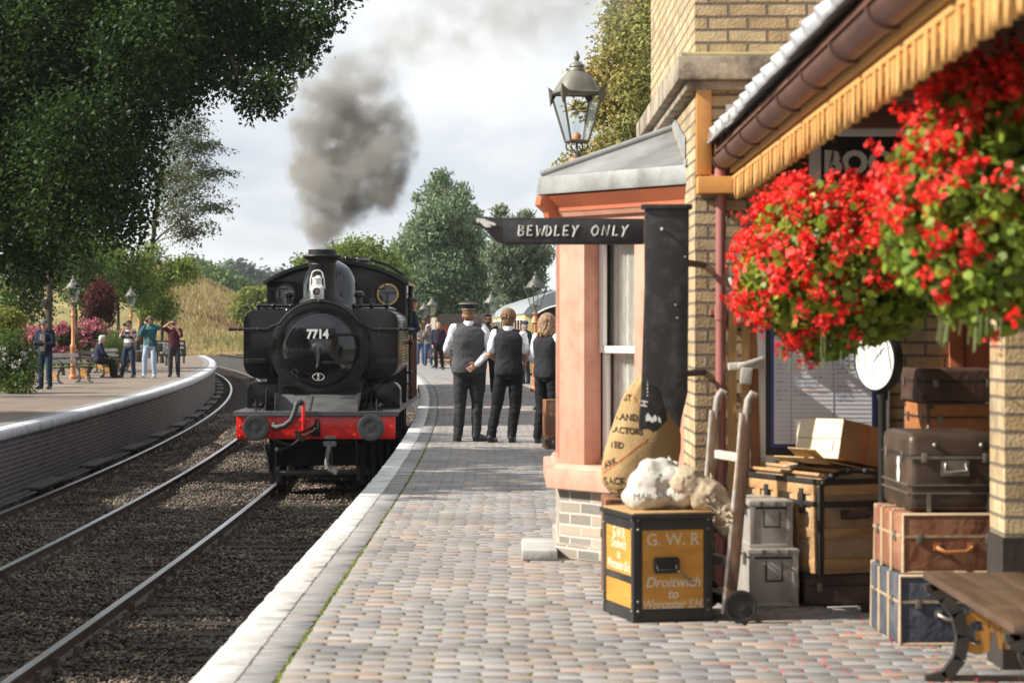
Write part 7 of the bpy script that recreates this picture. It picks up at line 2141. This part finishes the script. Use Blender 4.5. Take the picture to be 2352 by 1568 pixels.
dvn = nn(nt, 'ShaderNodeMath', operation='DIVIDE'); dvn.inputs[1].default_value = 1.9; nt.links.new(sp3.outputs['Z'], dvn.inputs[0]); nt.links.new(dvn.outputs[0], rp3.inputs[0]); nt.links.new(rp3.outputs[0], nt.nodes['Principled BSDF'].inputs['Base Color']); nt.nodes['Principled BSDF'].inputs['Roughness'].default_value = .9
t, P, hv, Rt = person('man in a striped jersey and jeans aiming a camera', (*gpos(297, 74.7)[:2], 0), PI - .35, 1.76, J=dict(RA, **WIDE), top=[SH(m_strp, .8, .016, nm='jersey')], trousers=m_djeans, hair='short', hair_m=m_hdk, voxel=.015)
held_camera(t, 'camera raised to the eye by the man in a striped jersey', P, hv)
m_bagb = mat('black_bag', (.015, .015, .016), rough=.7)
b = MB(); b.box((-.27, .0, .98), (.12, .2, .30)); b.tube([(-.25, .05, 1.1), (-.05, .15, 1.3), (.14, .1, 1.46)], .015, 5); bg = b.build('shoulder_bag', m_bagb, t, bevel=.02)
t, P, hv, Rt = person('tall man in a teal jacket and pale jeans aiming a camera', (*gpos(345, 74.2)[:2], 0), PI - .15, 1.88, J=dict(RA, elL=(-.30, .10, 1.42), kneeR=(.15, .03, .5), ankR=(.17, 0, .09)), top=[SH(m_teal, 2.0, .024, nm='jacket')], trousers=m_pjeans, shoes=m_shoew, hair='curly', hair_m=m_hbr, voxel=.015)
held_camera(t, 'camera raised to the eye by the man in a teal jacket', P, hv)
b = MB(); b.box((-.30, .0, .92), (.14, .22, .26)); b.tube([(-.27, .08, 1.05), (.0, .19, 1.25), (.16, .08, 1.52)], .018, 5); b.build('shoulder_bag', m_bagb, t, bevel=.02)
b = MB(); b.tube([(0.0, .175, 1.0), (.0, .18, 1.25)], .012, 5); b.build('zip', m_lor, t)
t, P, hv, Rt = person('man in a maroon shirt and dark trousers aiming a camera', (*gpos(400, 75.2)[:2], 0), PI + .1, 1.78, J=dict(RA, elR=(.33, .06, 1.50), wrR=(.10, .20, 1.66), tipR=(.0, .22, 1.66), elL=(-.22, .16, 1.24)), top=[SH(m_maro, .85, .022, nm='shirt')], trousers=m_dgrey, hair='short', hair_m=m_hdk, voxel=.015)
held_camera(t, 'camera raised to the eye by the man in a maroon shirt', P, hv)
# ================================================================== TREES AND SHRUBS
m_bark = mat('bark', (.085, .065, .05), (.045, .036, .028), scale=5, rough=.95, bump=.8, bscale=12, stretch=(2, 2, .4), spec=.1)
m_pbark = mat('pine_bark', (.20, .10, .06), (.10, .055, .035), scale=4, rough=.95, bump=.6, spec=.1)
def leafm(name, c, c2, tr=.35, isl=.45, rough=.55, sc=.7):
    return mat(name, c, c2, scale=sc, rough=rough, island=isl, transl=tr, spec=.15, detail=3)
m_oak = leafm('oak_leaf', (.036, .064, .012), (.017, .038, .009), .36, .75)
m_birch = leafm('birch_leaf', (.12, .14, .06), (.085, .10, .042), .35)
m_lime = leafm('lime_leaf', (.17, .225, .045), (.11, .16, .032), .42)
m_pine = leafm('hazed_pine_needle', (.22, .29, .165), (.145, .205, .12), .25, .5, .7, .25)  # pale green carries the haze and sun over the distant pine
m_pine2 = leafm('hazed_grey_pine', (.21, .25, .16), (.15, .19, .12), .25, .5, .7, .25)  # haze put into this needle colour as well
m_far = leafm('hazed_far_leaf', (.12, .15, .12), (.09, .115, .10), .15, .3, .9, .1)  # distance haze put into the leaf colour
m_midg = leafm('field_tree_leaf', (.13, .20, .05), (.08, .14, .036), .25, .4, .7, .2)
m_yel = leafm('yellow_green_leaf', (.21, .23, .045), (.14, .165, .035), .35, .4, .7, .3)
m_aut = leafm('autumn_leaf', (.40, .34, .12), (.25, .26, .09), .4, .5, .7, .5)
m_redl = leafm('copper_leaf', (.105, .030, .022), (.06, .022, .018), .3, .45)
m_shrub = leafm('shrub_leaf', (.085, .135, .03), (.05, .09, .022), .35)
m_pinkf = mat('pink_flower', (.48, .15, .19), (.34, .09, .12), scale=6, rough=.8, island=.35, transl=.25)

def leaf_cloud(blobs, n, leaf, cl=.35, ncl=40, kind='leaf', seed=0, up=.3, shell=.55, flat=1.0):
    rg = np.random.default_rng(seed)
    B = np.array([b_[:3] for b_ in blobs]); r = np.array([(b_[3], b_[3], b_[4] if len(b_) > 4 else b_[3] * flat) for b_ in blobs])
    vol = r.prod(1) ** .8; k = np.maximum(4, (ncl * len(blobs) * vol / vol.sum())).astype(int)
    cc, rad = [], []
    for i in range(len(B)):
        d = rg.normal(0, 1, (k[i], 3)); d /= np.linalg.norm(d, axis=1, keepdims=True)
        cc.append(B[i] + d * r[i] * (shell + (1.02 - shell) * rg.random((k[i], 1)) ** .7)); rad.append(np.full(k[i], r[i].min()))
    cc = np.concatenate(cc); rad = np.concatenate(rad)
    wt = rg.random(len(cc)) ** .8 + .15; wt /= wt.sum()
    ci = rg.choice(len(cc), n, p=wt)
    p = cc[ci] + rg.normal(0, 1, (n, 3)) * (cl * np.minimum(1, rad[ci] * 1.1))[:, None] * np.array([1, 1, .72])
    if kind == 'needle':
        d = rg.normal(0, 1, (n, 3)); d[:, 2] = np.abs(d[:, 2]) * .9 + .25; d /= np.linalg.norm(d, axis=1, keepdims=True)
        s = rg.normal(0, 1, (n, 3)); s = np.cross(d, s); s /= np.linalg.norm(s, axis=1, keepdims=True)
        L = leaf * (.6 + .8 * rg.random(n))[:, None]; w = L * .17
        V = np.stack([p - s * w * .5, p + d * L * .55 - s * w, p + d * L, p + d * L * .55 + s * w], 1)
    else:
        nrm = rg.normal(0, 1, (n, 3)); nrm[:, 2] = np.abs(nrm[:, 2]) + up; nrm /= np.linalg.norm(nrm, axis=1, keepdims=True)
        a = rg.normal(0, 1, (n, 3)); u = np.cross(nrm, a); u /= np.linalg.norm(u, axis=1, keepdims=True); v = np.cross(nrm, u)
        L = leaf * (.55 + .7 * rg.random(n))[:, None]; w = L * (.30 + .12 * rg.random((n, 1)))
        dr = np.zeros((n, 3)); dr[:, 2] = -.25
        V = np.stack([p, p + u * L * .5 + v * w, p + u * L + dr * L, p + u * L * .45 - v * w], 1)
    return V.reshape(-1, 3), cc

def limbs(base, top, blobs, r0, seed=0, ends=None, twist=.25, thin=.012, main=True):
    rg = random.Random(seed)
    b = MB()
    base, top = Vector(base), Vector(top)
    n = 9; tr = []
    for i in range(n):
        t = i / (n - 1); tr.append(base.lerp(top, t) + Vector((math.sin(t * 5 + seed) * .12, math.cos(t * 4 + seed) * .12, 0)) * r0 * 5 * t)
    b.tube(tr, [r0 * (1.35 if i == 0 else 1 - .72 * i / (n - 1)) for i in range(n)], 10)
    for bl in blobs:
        c = Vector(bl[:3])
        # leave the trunk below the clump
        k = min(range(n), key=lambda i: abs(tr[i].z - (c.z - (c - tr[i]).xy.length * .55)))
        s = tr[k]; L = (c - s).length
        r = max(thin * 1.6, r0 * .42 * (1 - .6 * k / n) * min(1, L / 4 + .3))
        pts = []
        for i in range(7):
            t = i / 6; q = s.lerp(c, t); q.z += math.sin(t * PI) * L * .06
            pts.append(q + Vector((rg.uniform(-1, 1), rg.uniform(-1, 1), rg.uniform(-1, 1))) * L * .03 * (1 if 0 < i else 0))
        b.tube(pts, [r * (1 - .78 * i / 6) for i in range(7)], 6)
        for j in range(5):
            q0 = pts[rg.randint(3, 6)]; rr_ = bl[3] * .9
            q2 = c + Vector((rg.uniform(-1, 1), rg.uniform(-1, 1), rg.uniform(-.7, 1))) * rr_
            m_ = q0.lerp(q2, .5) + Vector((rg.uniform(-1, 1), rg.uniform(-1, 1), rg.uniform(-1, 1))) * rr_ * .15
            b.tube([q0, m_, q2], [max(thin, r * .3), max(thin * .8, r * .2), thin * .5], 5)
    return b

def pb(lst, Y, spread=1.5, seed=1, flat=1.0):
    """clumps given where they stand (read along the line of sight at their own distance)"""
    rg = random.Random(seed); out = []
    for q in lst:
        px, py, r = q[:3]; y = (q[3] if len(q) > 3 else Y) + rg.uniform(-spread, spread)
        c = at(px, py, y); out.append((c.x, c.y, c.z, r / F * y))
    return out
def tree(name, label, cat, base, top, blobs, leaf, n, lm, bm_=None, r0=.25, group=None, cl=.35, ncl=40, kind='leaf', seed=0, shell=.55, part='crown', flat=1.0, up=.3, trunk=True, nlimb=None):
    base = Vector(base)
    t = thing(name, label, cat, base, 0, group)
    bl = [(b_[0] - base.x, b_[1] - base.y, b_[2] - base.z) + tuple(b_[3:]) for b_ in blobs]
    V, cc = leaf_cloud(bl, n, leaf, cl, ncl, kind, seed, up, shell, flat)
    np_mesh(part, V, 4, np.arange(len(V)), lm, t)
    if trunk: limbs((0, 0, -.1), Vector(top) - base, [q for q in bl if nlimb is None or q[0] < nlimb], r0, seed).build('trunk', bm_ or m_bark, t, smooth=60)
    return t

# --- the big oak overhanging from the left
OAK = pb([(735, 45, 55), (705, 95, 55), (650, 40, 85), (640, 130, 60), (590, 90, 85), (600, 205, 50), (640, 205, 42), (625, 248, 28), (690, 145, 36), (572, 250, 30), (545, 190, 45), (500, 60, 110), (480, 160, 70), (400, 60, 130), (400, 190, 90), (330, 110, 130), (250, 60, 150), (240, 200, 140), (120, 80, 170), (330, 300, 65), (60, 240, 170), (180, 330, 140), (290, 400, 95), (40, 400, 160), (160, 470, 120), (270, 500, 85), (60, 540, 120), (340, -90, 170), (560, -60, 130), (120, -90, 190), (-120, 120, 190), (-120, 380, 190), (760, -20, 60)], 50, 2.2, 3)
OT = tree('oak_tree', 'big dark oak with branches reaching over the tracks from the far platform', 'tree', (-17.5, 54, -.0), (-15.5, 53, 9.5), OAK, .115, 150000, m_oak, r0=.30, cl=.21, ncl=2600, seed=4, shell=.25, nlimb=8.4)
ob_ = MB(); rg = random.Random(12); BR = [b_ for b_ in OAK if b_[0] > -9.3]
for b_ in BR:
    c = Vector(b_[:3]); o_ = min((Vector(q[:3]) for q in OAK if q[0] < b_[0] - .3), key=lambda v: (v - c).length)
    ob_.tube([o_ , o_.lerp(c, .5) + Vector((0, 0, .08)), c], [.035, .026, .016], 5)
    for j in range(4):
        q = c + Vector((rg.uniform(-1, 1), rg.uniform(-1, 1), rg.uniform(-1, 1))) * b_[3] * .9; ob_.tube([c, c.lerp(q, .5) + Vector((0, 0, .05)), q], [.014, .01, .005], 4)
ob_.v = [(p[0] + 17.5, p[1] - 54, p[2]) for p in ob_.v]
ob_.build('branch', m_bark, OT, smooth=60)
BIR = pb([(400, 245, 55), (430, 310, 50), (395, 330, 60), (455, 345, 28), (425, 395, 50), (470, 400, 22), (390, 420, 60), (430, 460, 48), (465, 480, 20), (395, 500, 55), (420, 540, 30)], 106, 1.4, 5)
t = tree('birch_tree', 'airy birch with fine drooping twigs beside the big oak', 'tree', (-16.6, 107, 0), (-15.2, 106.5, 10.5), BIR, .085, 16000, m_birch, r0=.16, cl=.34, ncl=480, seed=6, shell=.2)
rg = random.Random(3); tw = MB(); BL = []
for i in range(150):
    bl = rg.choice(BIR); c = Vector(bl[:3]) - Vector((-16.6, 107, 0)); L = rg.uniform(.7, 2.0)
    p = c + Vector((rg.uniform(-.6, .3), rg.uniform(-.5, .5), rg.uniform(-.4, .5))) * bl[3]
    e1, e2 = Vector((L * .5, rg.uniform(-.4, .4), rg.uniform(.0, .35))), Vector((L * .95, rg.uniform(-.6, .6), rg.uniform(-.45, .35)))
    tw.tube([p, p + e1, p + e2], [.012, .008, .004], 4)
    for k in range(26):
        f_ = rg.random(); q = p + (e1 * 2 * f_ if f_ < .5 else e1.lerp(e2, 2 * f_ - 1)) + Vector((rg.gauss(0, .07), rg.gauss(0, .07), rg.gauss(-.05, .08)))
        BL.append(q)
tw.build('twig', m_bark, t)
V, k_ = disc_cloud(np.array([tuple(q) for q in BL]), RNG.normal(0, 1, (len(BL), 3)), .05 + .03 * RNG.random(len(BL)), 4, .4); np_mesh('twig_leaves', V, k_, np.arange(len(V)), m_birch, t)

# --- the planting behind the far platform
def shrub(name, label, px, py, Y, rpx, n, leaf, lm, seed, group='shrubs behind the far platform', tall=1.0, flower=None, nfl=0, cat='shrub'):
    c = at(px, py, Y); r = rpx / F * Y
    rg = random.Random(seed)
    bl = []
    for i in range(9):
        a = rg.uniform(0, 6.28); q = rg.uniform(0, .7)
        bl.append((c.x + math.cos(a) * q * r, c.y + math.sin(a) * q * r, c.z + rg.uniform(-.7, .6) * r * tall, r * rg.uniform(.32, .55)))
    z = min(b_[2] - b_[3] for b_ in bl)
    t = tree(name, label, cat, (c.x, c.y, 0.0), (c.x, c.y, max(.4, c.z)), bl, leaf, n, lm, r0=.05 + .03 * r, group=group, cl=.16 + .05 * r, ncl=260, seed=seed, shell=.4, part='foliage')
    if flower:
        V = []
        rgn = np.random.default_rng(seed)
        for i in range(nfl):
            b_ = bl[rg.randrange(9)]; d = rgn.normal(0, 1, 3); d[1] = -abs(d[1]); d[2] = abs(d[2]) * .8; d /= np.linalg.norm(d)
            h = np.array(b_[:3]) - np.array([c.x, c.y, 0]) + d * b_[3] * 1.05
            p = h + rgn.normal(0, .055, (26, 3)); vv, k = disc_cloud(p, rgn.normal(0, 1, (26, 3)) + d, .030 + .015 * rgn.random(26), 5); V.append(vv)
        V = np.concatenate(V); np_mesh('blossom', V, 5, np.arange(len(V)), flower, t)
    return t
shrub('shrub', 'tall lime green shrub at the far end of the platform planting', 372, 640, 104, 75, 9000, .13, m_lime, 11, tall=1.5)
shrub('shrub', 'round mid green shrub between the copper bush and the oak', 270, 605, 98, 85, 9000, .14, m_lime, 12, tall=1.2)
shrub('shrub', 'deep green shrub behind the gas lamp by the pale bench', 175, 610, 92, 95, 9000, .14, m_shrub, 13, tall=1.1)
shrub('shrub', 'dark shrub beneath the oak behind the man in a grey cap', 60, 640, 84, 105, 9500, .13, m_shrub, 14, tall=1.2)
shrub('shrub', 'pale green bank of shrubs above the striped and teal photographers', 345, 680, 120, 60, 6000, .14, m_yel, 15)
shrub('copper_bush', 'dark red copper leaved bush behind the benches', 232, 705, 90, 58, 9000, .10, m_redl, 16, tall=1.1)
for i, (px, py, Y, r, lab, fl) in enumerate(((75, 790, 74, 45, 'pink hydrangea bush behind the man in a grey cap', 60), (145, 790, 78, 48, 'pink hydrangea bush behind the sunlit pale bench', 75), (205, 780, 82, 46, 'pink hydrangea bush between the lamp and the seated man', 75), (262, 785, 88, 42, 'sparse pink hydrangea bush beside the striped photographer', 25))):
    shrub('hydrangea', lab, px, py, Y, r, 5000, .09, m_shrub, 20 + i, group='hydrangeas behind the benches', flower=m_pinkf, nfl=fl, cat='flowering shrub', tall=.9)
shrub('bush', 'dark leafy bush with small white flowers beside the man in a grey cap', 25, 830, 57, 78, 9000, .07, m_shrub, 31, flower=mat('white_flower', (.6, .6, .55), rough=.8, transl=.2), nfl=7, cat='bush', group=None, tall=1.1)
shrub('bush', 'yellow green bush peeping over the white flowered dark bush', 8, 760, 62, 55, 5000, .08, m_yel, 32, cat='bush', group=None)
# tall grass clump and telegraph post
GB = thing('grass_clump', 'bright green grassy clump between the seated man and the striped photographer', 'grass clump', (*gpos(262, 86)[:2], 0))
n = 900; a = RNG.random(n) * 6.28; rr_ = RNG.random(n) * .5
pts = np.stack([np.cos(a) * rr_, np.sin(a) * rr_, np.zeros(n)], -1)
o = blades(pts, .7 + .9 * RNG.random(n), .035, .6, 'grass_blade', [mat('iris_blade', (.17, .22, .04), (.10, .15, .03), scale=2, rough=.6, island=.3, transl=.35)]); o.parent = GB
TP = thing('telegraph_post', 'dark timber post standing among the hydrangeas', 'post', (*gpos(113, 70)[:2], 0))
b = MB(); b.cyl((0, 0, 0), (0, 0, 3.6), .10, .085, n=12); b.build('post', m_bark, TP, smooth=40); b = MB(); b.box((-.12, -.05, 2.25), (.16, .12, .22)); b.build('box', m_biron, TP, bevel=.01)
WSN = thing('warning_sign', 'black sign with white warning words beyond the photographers', 'sign', (*gpos(392, 103)[:2], 0), .08)
b = MB(); b.bx(-.62, .62, -.02, .02, .30, .98); b.build('board', m_sblk, WSN, bevel=.01)
tm = MB()
for s_, z, sz in (('MUST NOT CROSS', .80, .13), ('THE LINE EXCEPT', .60, .14), ('BY THE BRIDGE', .42, .13)): tm.merge(text_mb(s_, sz, .004, bold=.004), TR(0, -.026, z))
tm.build('lettering', m_letter, WSN)
b = MB(); b.bx(-.6, -.52, .0, .06, 0, .9); b.bx(.52, .6, 0, .06, 0, .9); b.build('leg', m_biron, WSN)
FB = thing('fence', 'low dark post and rail at the far end of the platform', 'fence', (*gpos(425, 128)[:2], 0))
b = MB(); b.bx(-.06, .06, -.06, .06, -.1, .55); b.build('post', m_biron, FB); b = MB(); b.bx(-2.6, .0, -.03, .03, .42, .5); b.build('rail', m_biron, FB)

# --- trees beyond the loco and the station
P1B = pb([(1016, 415, 22), (1004, 445, 30), (1055, 450, 26), (962, 458, 14), (1040, 490, 42), (990, 500, 36), (1085, 505, 24), (975, 545, 46), (1030, 560, 55), (1085, 560, 38), (925, 585, 34), (960, 610, 50), (1020, 630, 62), (1085, 620, 52), (1128, 600, 26), (915, 650, 38), (965, 680, 58), (1040, 695, 62), (1105, 680, 50), (1140, 650, 28), (930, 720, 45), (1010, 735, 50), (1090, 730, 50)], 140, 1.8, 8)
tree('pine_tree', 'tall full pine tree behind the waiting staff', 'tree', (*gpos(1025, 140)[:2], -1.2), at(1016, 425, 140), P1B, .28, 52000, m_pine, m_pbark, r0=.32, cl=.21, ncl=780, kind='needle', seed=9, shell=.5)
P2B = pb([(1150, 490, 16), (1205, 500, 15), (1168, 535, 30), (1218, 550, 26), (1150, 585, 32), (1240, 590, 26), (1195, 600, 36), (1160, 640, 32), (1225, 640, 26), (1195, 680, 40), (1255, 585, 12)], 125, 1.2, 9)
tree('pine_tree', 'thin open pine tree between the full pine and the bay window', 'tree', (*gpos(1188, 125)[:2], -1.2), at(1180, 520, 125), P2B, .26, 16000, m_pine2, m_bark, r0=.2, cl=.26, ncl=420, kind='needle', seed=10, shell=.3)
LB = pb([(690, 605, 22), (720, 625, 26), (770, 585, 30), (810, 575, 32), (850, 580, 34), (885, 600, 30), (800, 620, 45), (850, 635, 50), (900, 640, 40), (750, 640, 40)], 118, 1.5, 10)
tree('leafy_tree', 'leafy green tree directly behind the engine cab roof', 'tree', (*gpos(810, 119)[:2], -1.2), at(815, 600, 119), LB, .16, 16000, m_lime, r0=.22, cl=.30, ncl=420, seed=12, shell=.35)
RB = pb([(1450, 20, 60), (1480, 90, 60), (1415, 70, 45), (1430, 140, 60), (1375, 175, 42), (1330, 185, 30), (1470, 190, 60), (1420, 225, 50), (1380, 260, 42), (1475, 280, 55), (1435, 300, 40), (1395, 330, 38), (1340, 365, 34), (1300, 380, 22), (1390, 365, 40), (1540, 60, 90), (1560, 220, 90), (1600, -60, 120), (1480, -60, 90), (1320, 240, 18)], 60, 1.5, 11)
tree('autumn_tree', 'yellowing tree rising behind the station building', 'tree', (4.6, 61, -.5), (4.2, 61, 7.5), RB, .125, 45000, m_aut, r0=.28, cl=.26, ncl=800, seed=13, shell=.3)
FG = 'far trees beyond the hill'
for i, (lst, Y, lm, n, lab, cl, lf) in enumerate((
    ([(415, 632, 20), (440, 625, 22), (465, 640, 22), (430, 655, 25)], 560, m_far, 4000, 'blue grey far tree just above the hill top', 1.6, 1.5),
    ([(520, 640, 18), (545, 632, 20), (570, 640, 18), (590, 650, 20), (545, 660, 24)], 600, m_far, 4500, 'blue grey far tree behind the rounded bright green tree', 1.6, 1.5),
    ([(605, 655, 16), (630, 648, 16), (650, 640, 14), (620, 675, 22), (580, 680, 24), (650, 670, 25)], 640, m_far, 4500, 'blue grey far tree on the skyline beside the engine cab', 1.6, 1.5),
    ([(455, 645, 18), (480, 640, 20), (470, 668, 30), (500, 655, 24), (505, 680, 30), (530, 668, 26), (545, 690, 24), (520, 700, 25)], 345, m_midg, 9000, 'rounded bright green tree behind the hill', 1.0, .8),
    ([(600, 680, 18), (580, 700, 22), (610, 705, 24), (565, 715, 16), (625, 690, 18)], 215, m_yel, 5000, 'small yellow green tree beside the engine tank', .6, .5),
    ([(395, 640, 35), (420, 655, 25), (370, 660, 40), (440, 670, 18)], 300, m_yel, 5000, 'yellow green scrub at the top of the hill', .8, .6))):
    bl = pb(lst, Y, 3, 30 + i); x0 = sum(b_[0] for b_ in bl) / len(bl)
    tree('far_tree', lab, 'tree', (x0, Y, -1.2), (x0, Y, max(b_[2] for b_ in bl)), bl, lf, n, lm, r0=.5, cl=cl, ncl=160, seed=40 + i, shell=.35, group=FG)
# a wooded skyline far away, read as one mass
V = []
rg = np.random.default_rng(77)
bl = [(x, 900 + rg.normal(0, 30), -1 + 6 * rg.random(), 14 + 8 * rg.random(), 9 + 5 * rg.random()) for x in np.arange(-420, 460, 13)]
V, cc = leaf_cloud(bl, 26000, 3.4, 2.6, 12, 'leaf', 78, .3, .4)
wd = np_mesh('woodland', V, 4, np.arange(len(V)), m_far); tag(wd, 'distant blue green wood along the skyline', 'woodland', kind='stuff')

# --- row of trees beside the camera on the left whose shade falls on the tracks
proto = None
for i, (x, y, h) in enumerate(((-12.6, 13.2, 6.6), (-12.4, 18.2, 7.4), (-12.8, 22.6, 9.6), (-12.6, 27.2, 10.0), (-13.2, 31.8, 9.0), (-14.2, 41.5, 7.4), (-12.9, 7.5, 6.4))):
    lab = 'leafy trackside tree across both tracks, ' + ('level with the lettered crate', 'level with the far end of the bay window', 'level with the gas lamp behind the bay', 'between the gas lamp and the staff', 'level with the waiting staff', 'level with the engine cab', 'level with the near bench')[i]
    if proto is None:
        rg = random.Random(9)
        bl = []
        for k in range(26):
            a = rg.uniform(0, 6.28); zz = rg.uniform(.22, .95); w_ = math.sin(min(1, (1.05 - zz) * 1.6) * PI / 2) * 2.3
            bl.append((math.cos(a) * w_ * rg.uniform(.2, 1), math.sin(a) * w_ * rg.uniform(.2, 1.1), zz * 8, rg.uniform(.6, 1.0)))
        proto = tree('leafy_tree', lab, 'tree', (0, 0, 0), (0, 0, 7), bl, .26, 11000, m_oak, r0=.22, cl=.42, ncl=300, seed=50, shell=.3, group='row of trees beside the tracks')
        o = proto
    else:
        o = copy_tree(proto); o['label'] = lab
    o.location = (x, y, -.3); k = h / 8; o.scale = (k * 1.05, k * 1.15, k); o.rotation_euler = (0, 0, i * 1.7)
# trees beyond the station yard, hidden from here by the building
for i, (x, y, k) in enumerate(((9, 75, 1.0), (14, 90, 1.15), (20, 80, 1.05))):
    o = copy_tree(proto); o['label'] = 'leafy tree in the yard behind the station building, %s of three' % ('first', 'second', 'third')[i]; o['group'] = 'yard trees'
    o.location = (x, y, -1.2); o.scale = (k, k, k); o.rotation_euler = (0, 0, i)

# --- yard shed and marker post at the far end of the near platform
YS = thing('yard_shed', 'low dark roofed shed beyond the waiting staff', 'shed', (*gpos(1068, 118)[:2], -.2), 0)
b = MB(); b.bx(-1.9, 2.4, 0, 4, 0, 1.85); b.build('wall', m_terr, YS)
b = MB(); b.prism([(-2.3, 1.80), (-1.2, 2.38), (2.6, 2.42), (2.9, 1.85)], -.3, 4.3); b.build('roof', mat('shed_roof', (.11, .085, .075), (.08, .06, .055), scale=2, rough=.8, stretch=(8, 1, 1)), YS)
MP = thing('marker_post', 'white post with orange side standing by the distant gas lamps', 'post', (*gpos(997, 103)[:2], 0))
b = MB(); b.bx(-.10, .05, -.05, .05, 0, 1.95); b.build('white_face', m_whitew, MP); b = MB(); b.bx(.052, .13, -.05, .05, 0, 1.95); b.build('orange_side', m_ora, MP)
WG = thing('goods_wagon', 'black round topped wagon end beyond the long haired person', 'wagon', (*gpos(1268, 76)[:2], -.9), 0)
b = MB(); b.prism([(-.6, .6), (1.9, .6), (1.9, 2.6)] + [(.65 + 1.25 * math.cos(R(a)), 2.6 + .55 * math.sin(R(a))) for a in range(15, 180, 15)] + [(-.6, 2.6)], 0, 6); b.build('body', m_blk, WG)
b = MB(); b.tube([(.65 + 1.27 * math.cos(R(a)), -.02, 2.6 + .57 * math.sin(R(a))) for a in range(0, 181, 12)], .03, 6); b.build('roof_edge', m_whitew, WG)
FN = thing('paling_fence', 'orange brown paling fence at the back of the near platform', 'fence', (1.9, 40, 0), 0)
b = MB()
for i in range(120):
    b.box((0, i * .16, .55), (.025, .10, 1.1))
b.bx(.02, .06, 0, 19.2, .3, .38); b.bx(.02, .06, 0, 19.2, .8, .88); b.build('pale', m_ora, FN)
PL = thing('planter', 'green and yellow planting beside the fence bench', 'planter', (1.15, 54, 0), 0)
b = MB(); b.bx(-.4, .4, -.6, .6, 0, .45); b.build('tub', m_brnw, PL, bevel=.01)
V, cc = leaf_cloud([(0, 0, .6, .45, .3), (.1, .3, .65, .35, .25)], 1500, .09, .1, 50, 'leaf', 5); np_mesh('foliage', V, 4, np.arange(len(V)), m_lime, PL)
V, k = disc_cloud(np.random.default_rng(2).normal(0, .25, (60, 3)) * np.array([1, 1, .3]) + np.array([0, 0, .85]), np.random.default_rng(3).normal(0, 1, (60, 3)) + np.array([0, 0, 1]), .03 + .0 * np.arange(60), 5); np_mesh('blossom', V, k, np.arange(len(V)), mat('yellow_flower', (.7, .5, .05), rough=.7), PL)
# ================================================================== AIR
hz = bpy.data.materials.new('haze_air'); hz.use_nodes = True
nt = hz.node_tree; nt.nodes.clear()
o_ = nn(nt, 'ShaderNodeOutputMaterial'); v_ = nn(nt, 'ShaderNodeVolumePrincipled')
v_.inputs['Color'].default_value = (.80, .86, .93, 1); v_.inputs['Density'].default_value = .00014; v_.inputs['Anisotropy'].default_value = .2
nt.links.new(v_.outputs[0], o_.inputs['Volume'])
b = MB(); b.bx(-620, 640, -30, 1050, -2.3, 22)
ho = b.build('haze', hz); tag(ho, 'thin pale air over the whole valley', 'haze', kind='stuff')
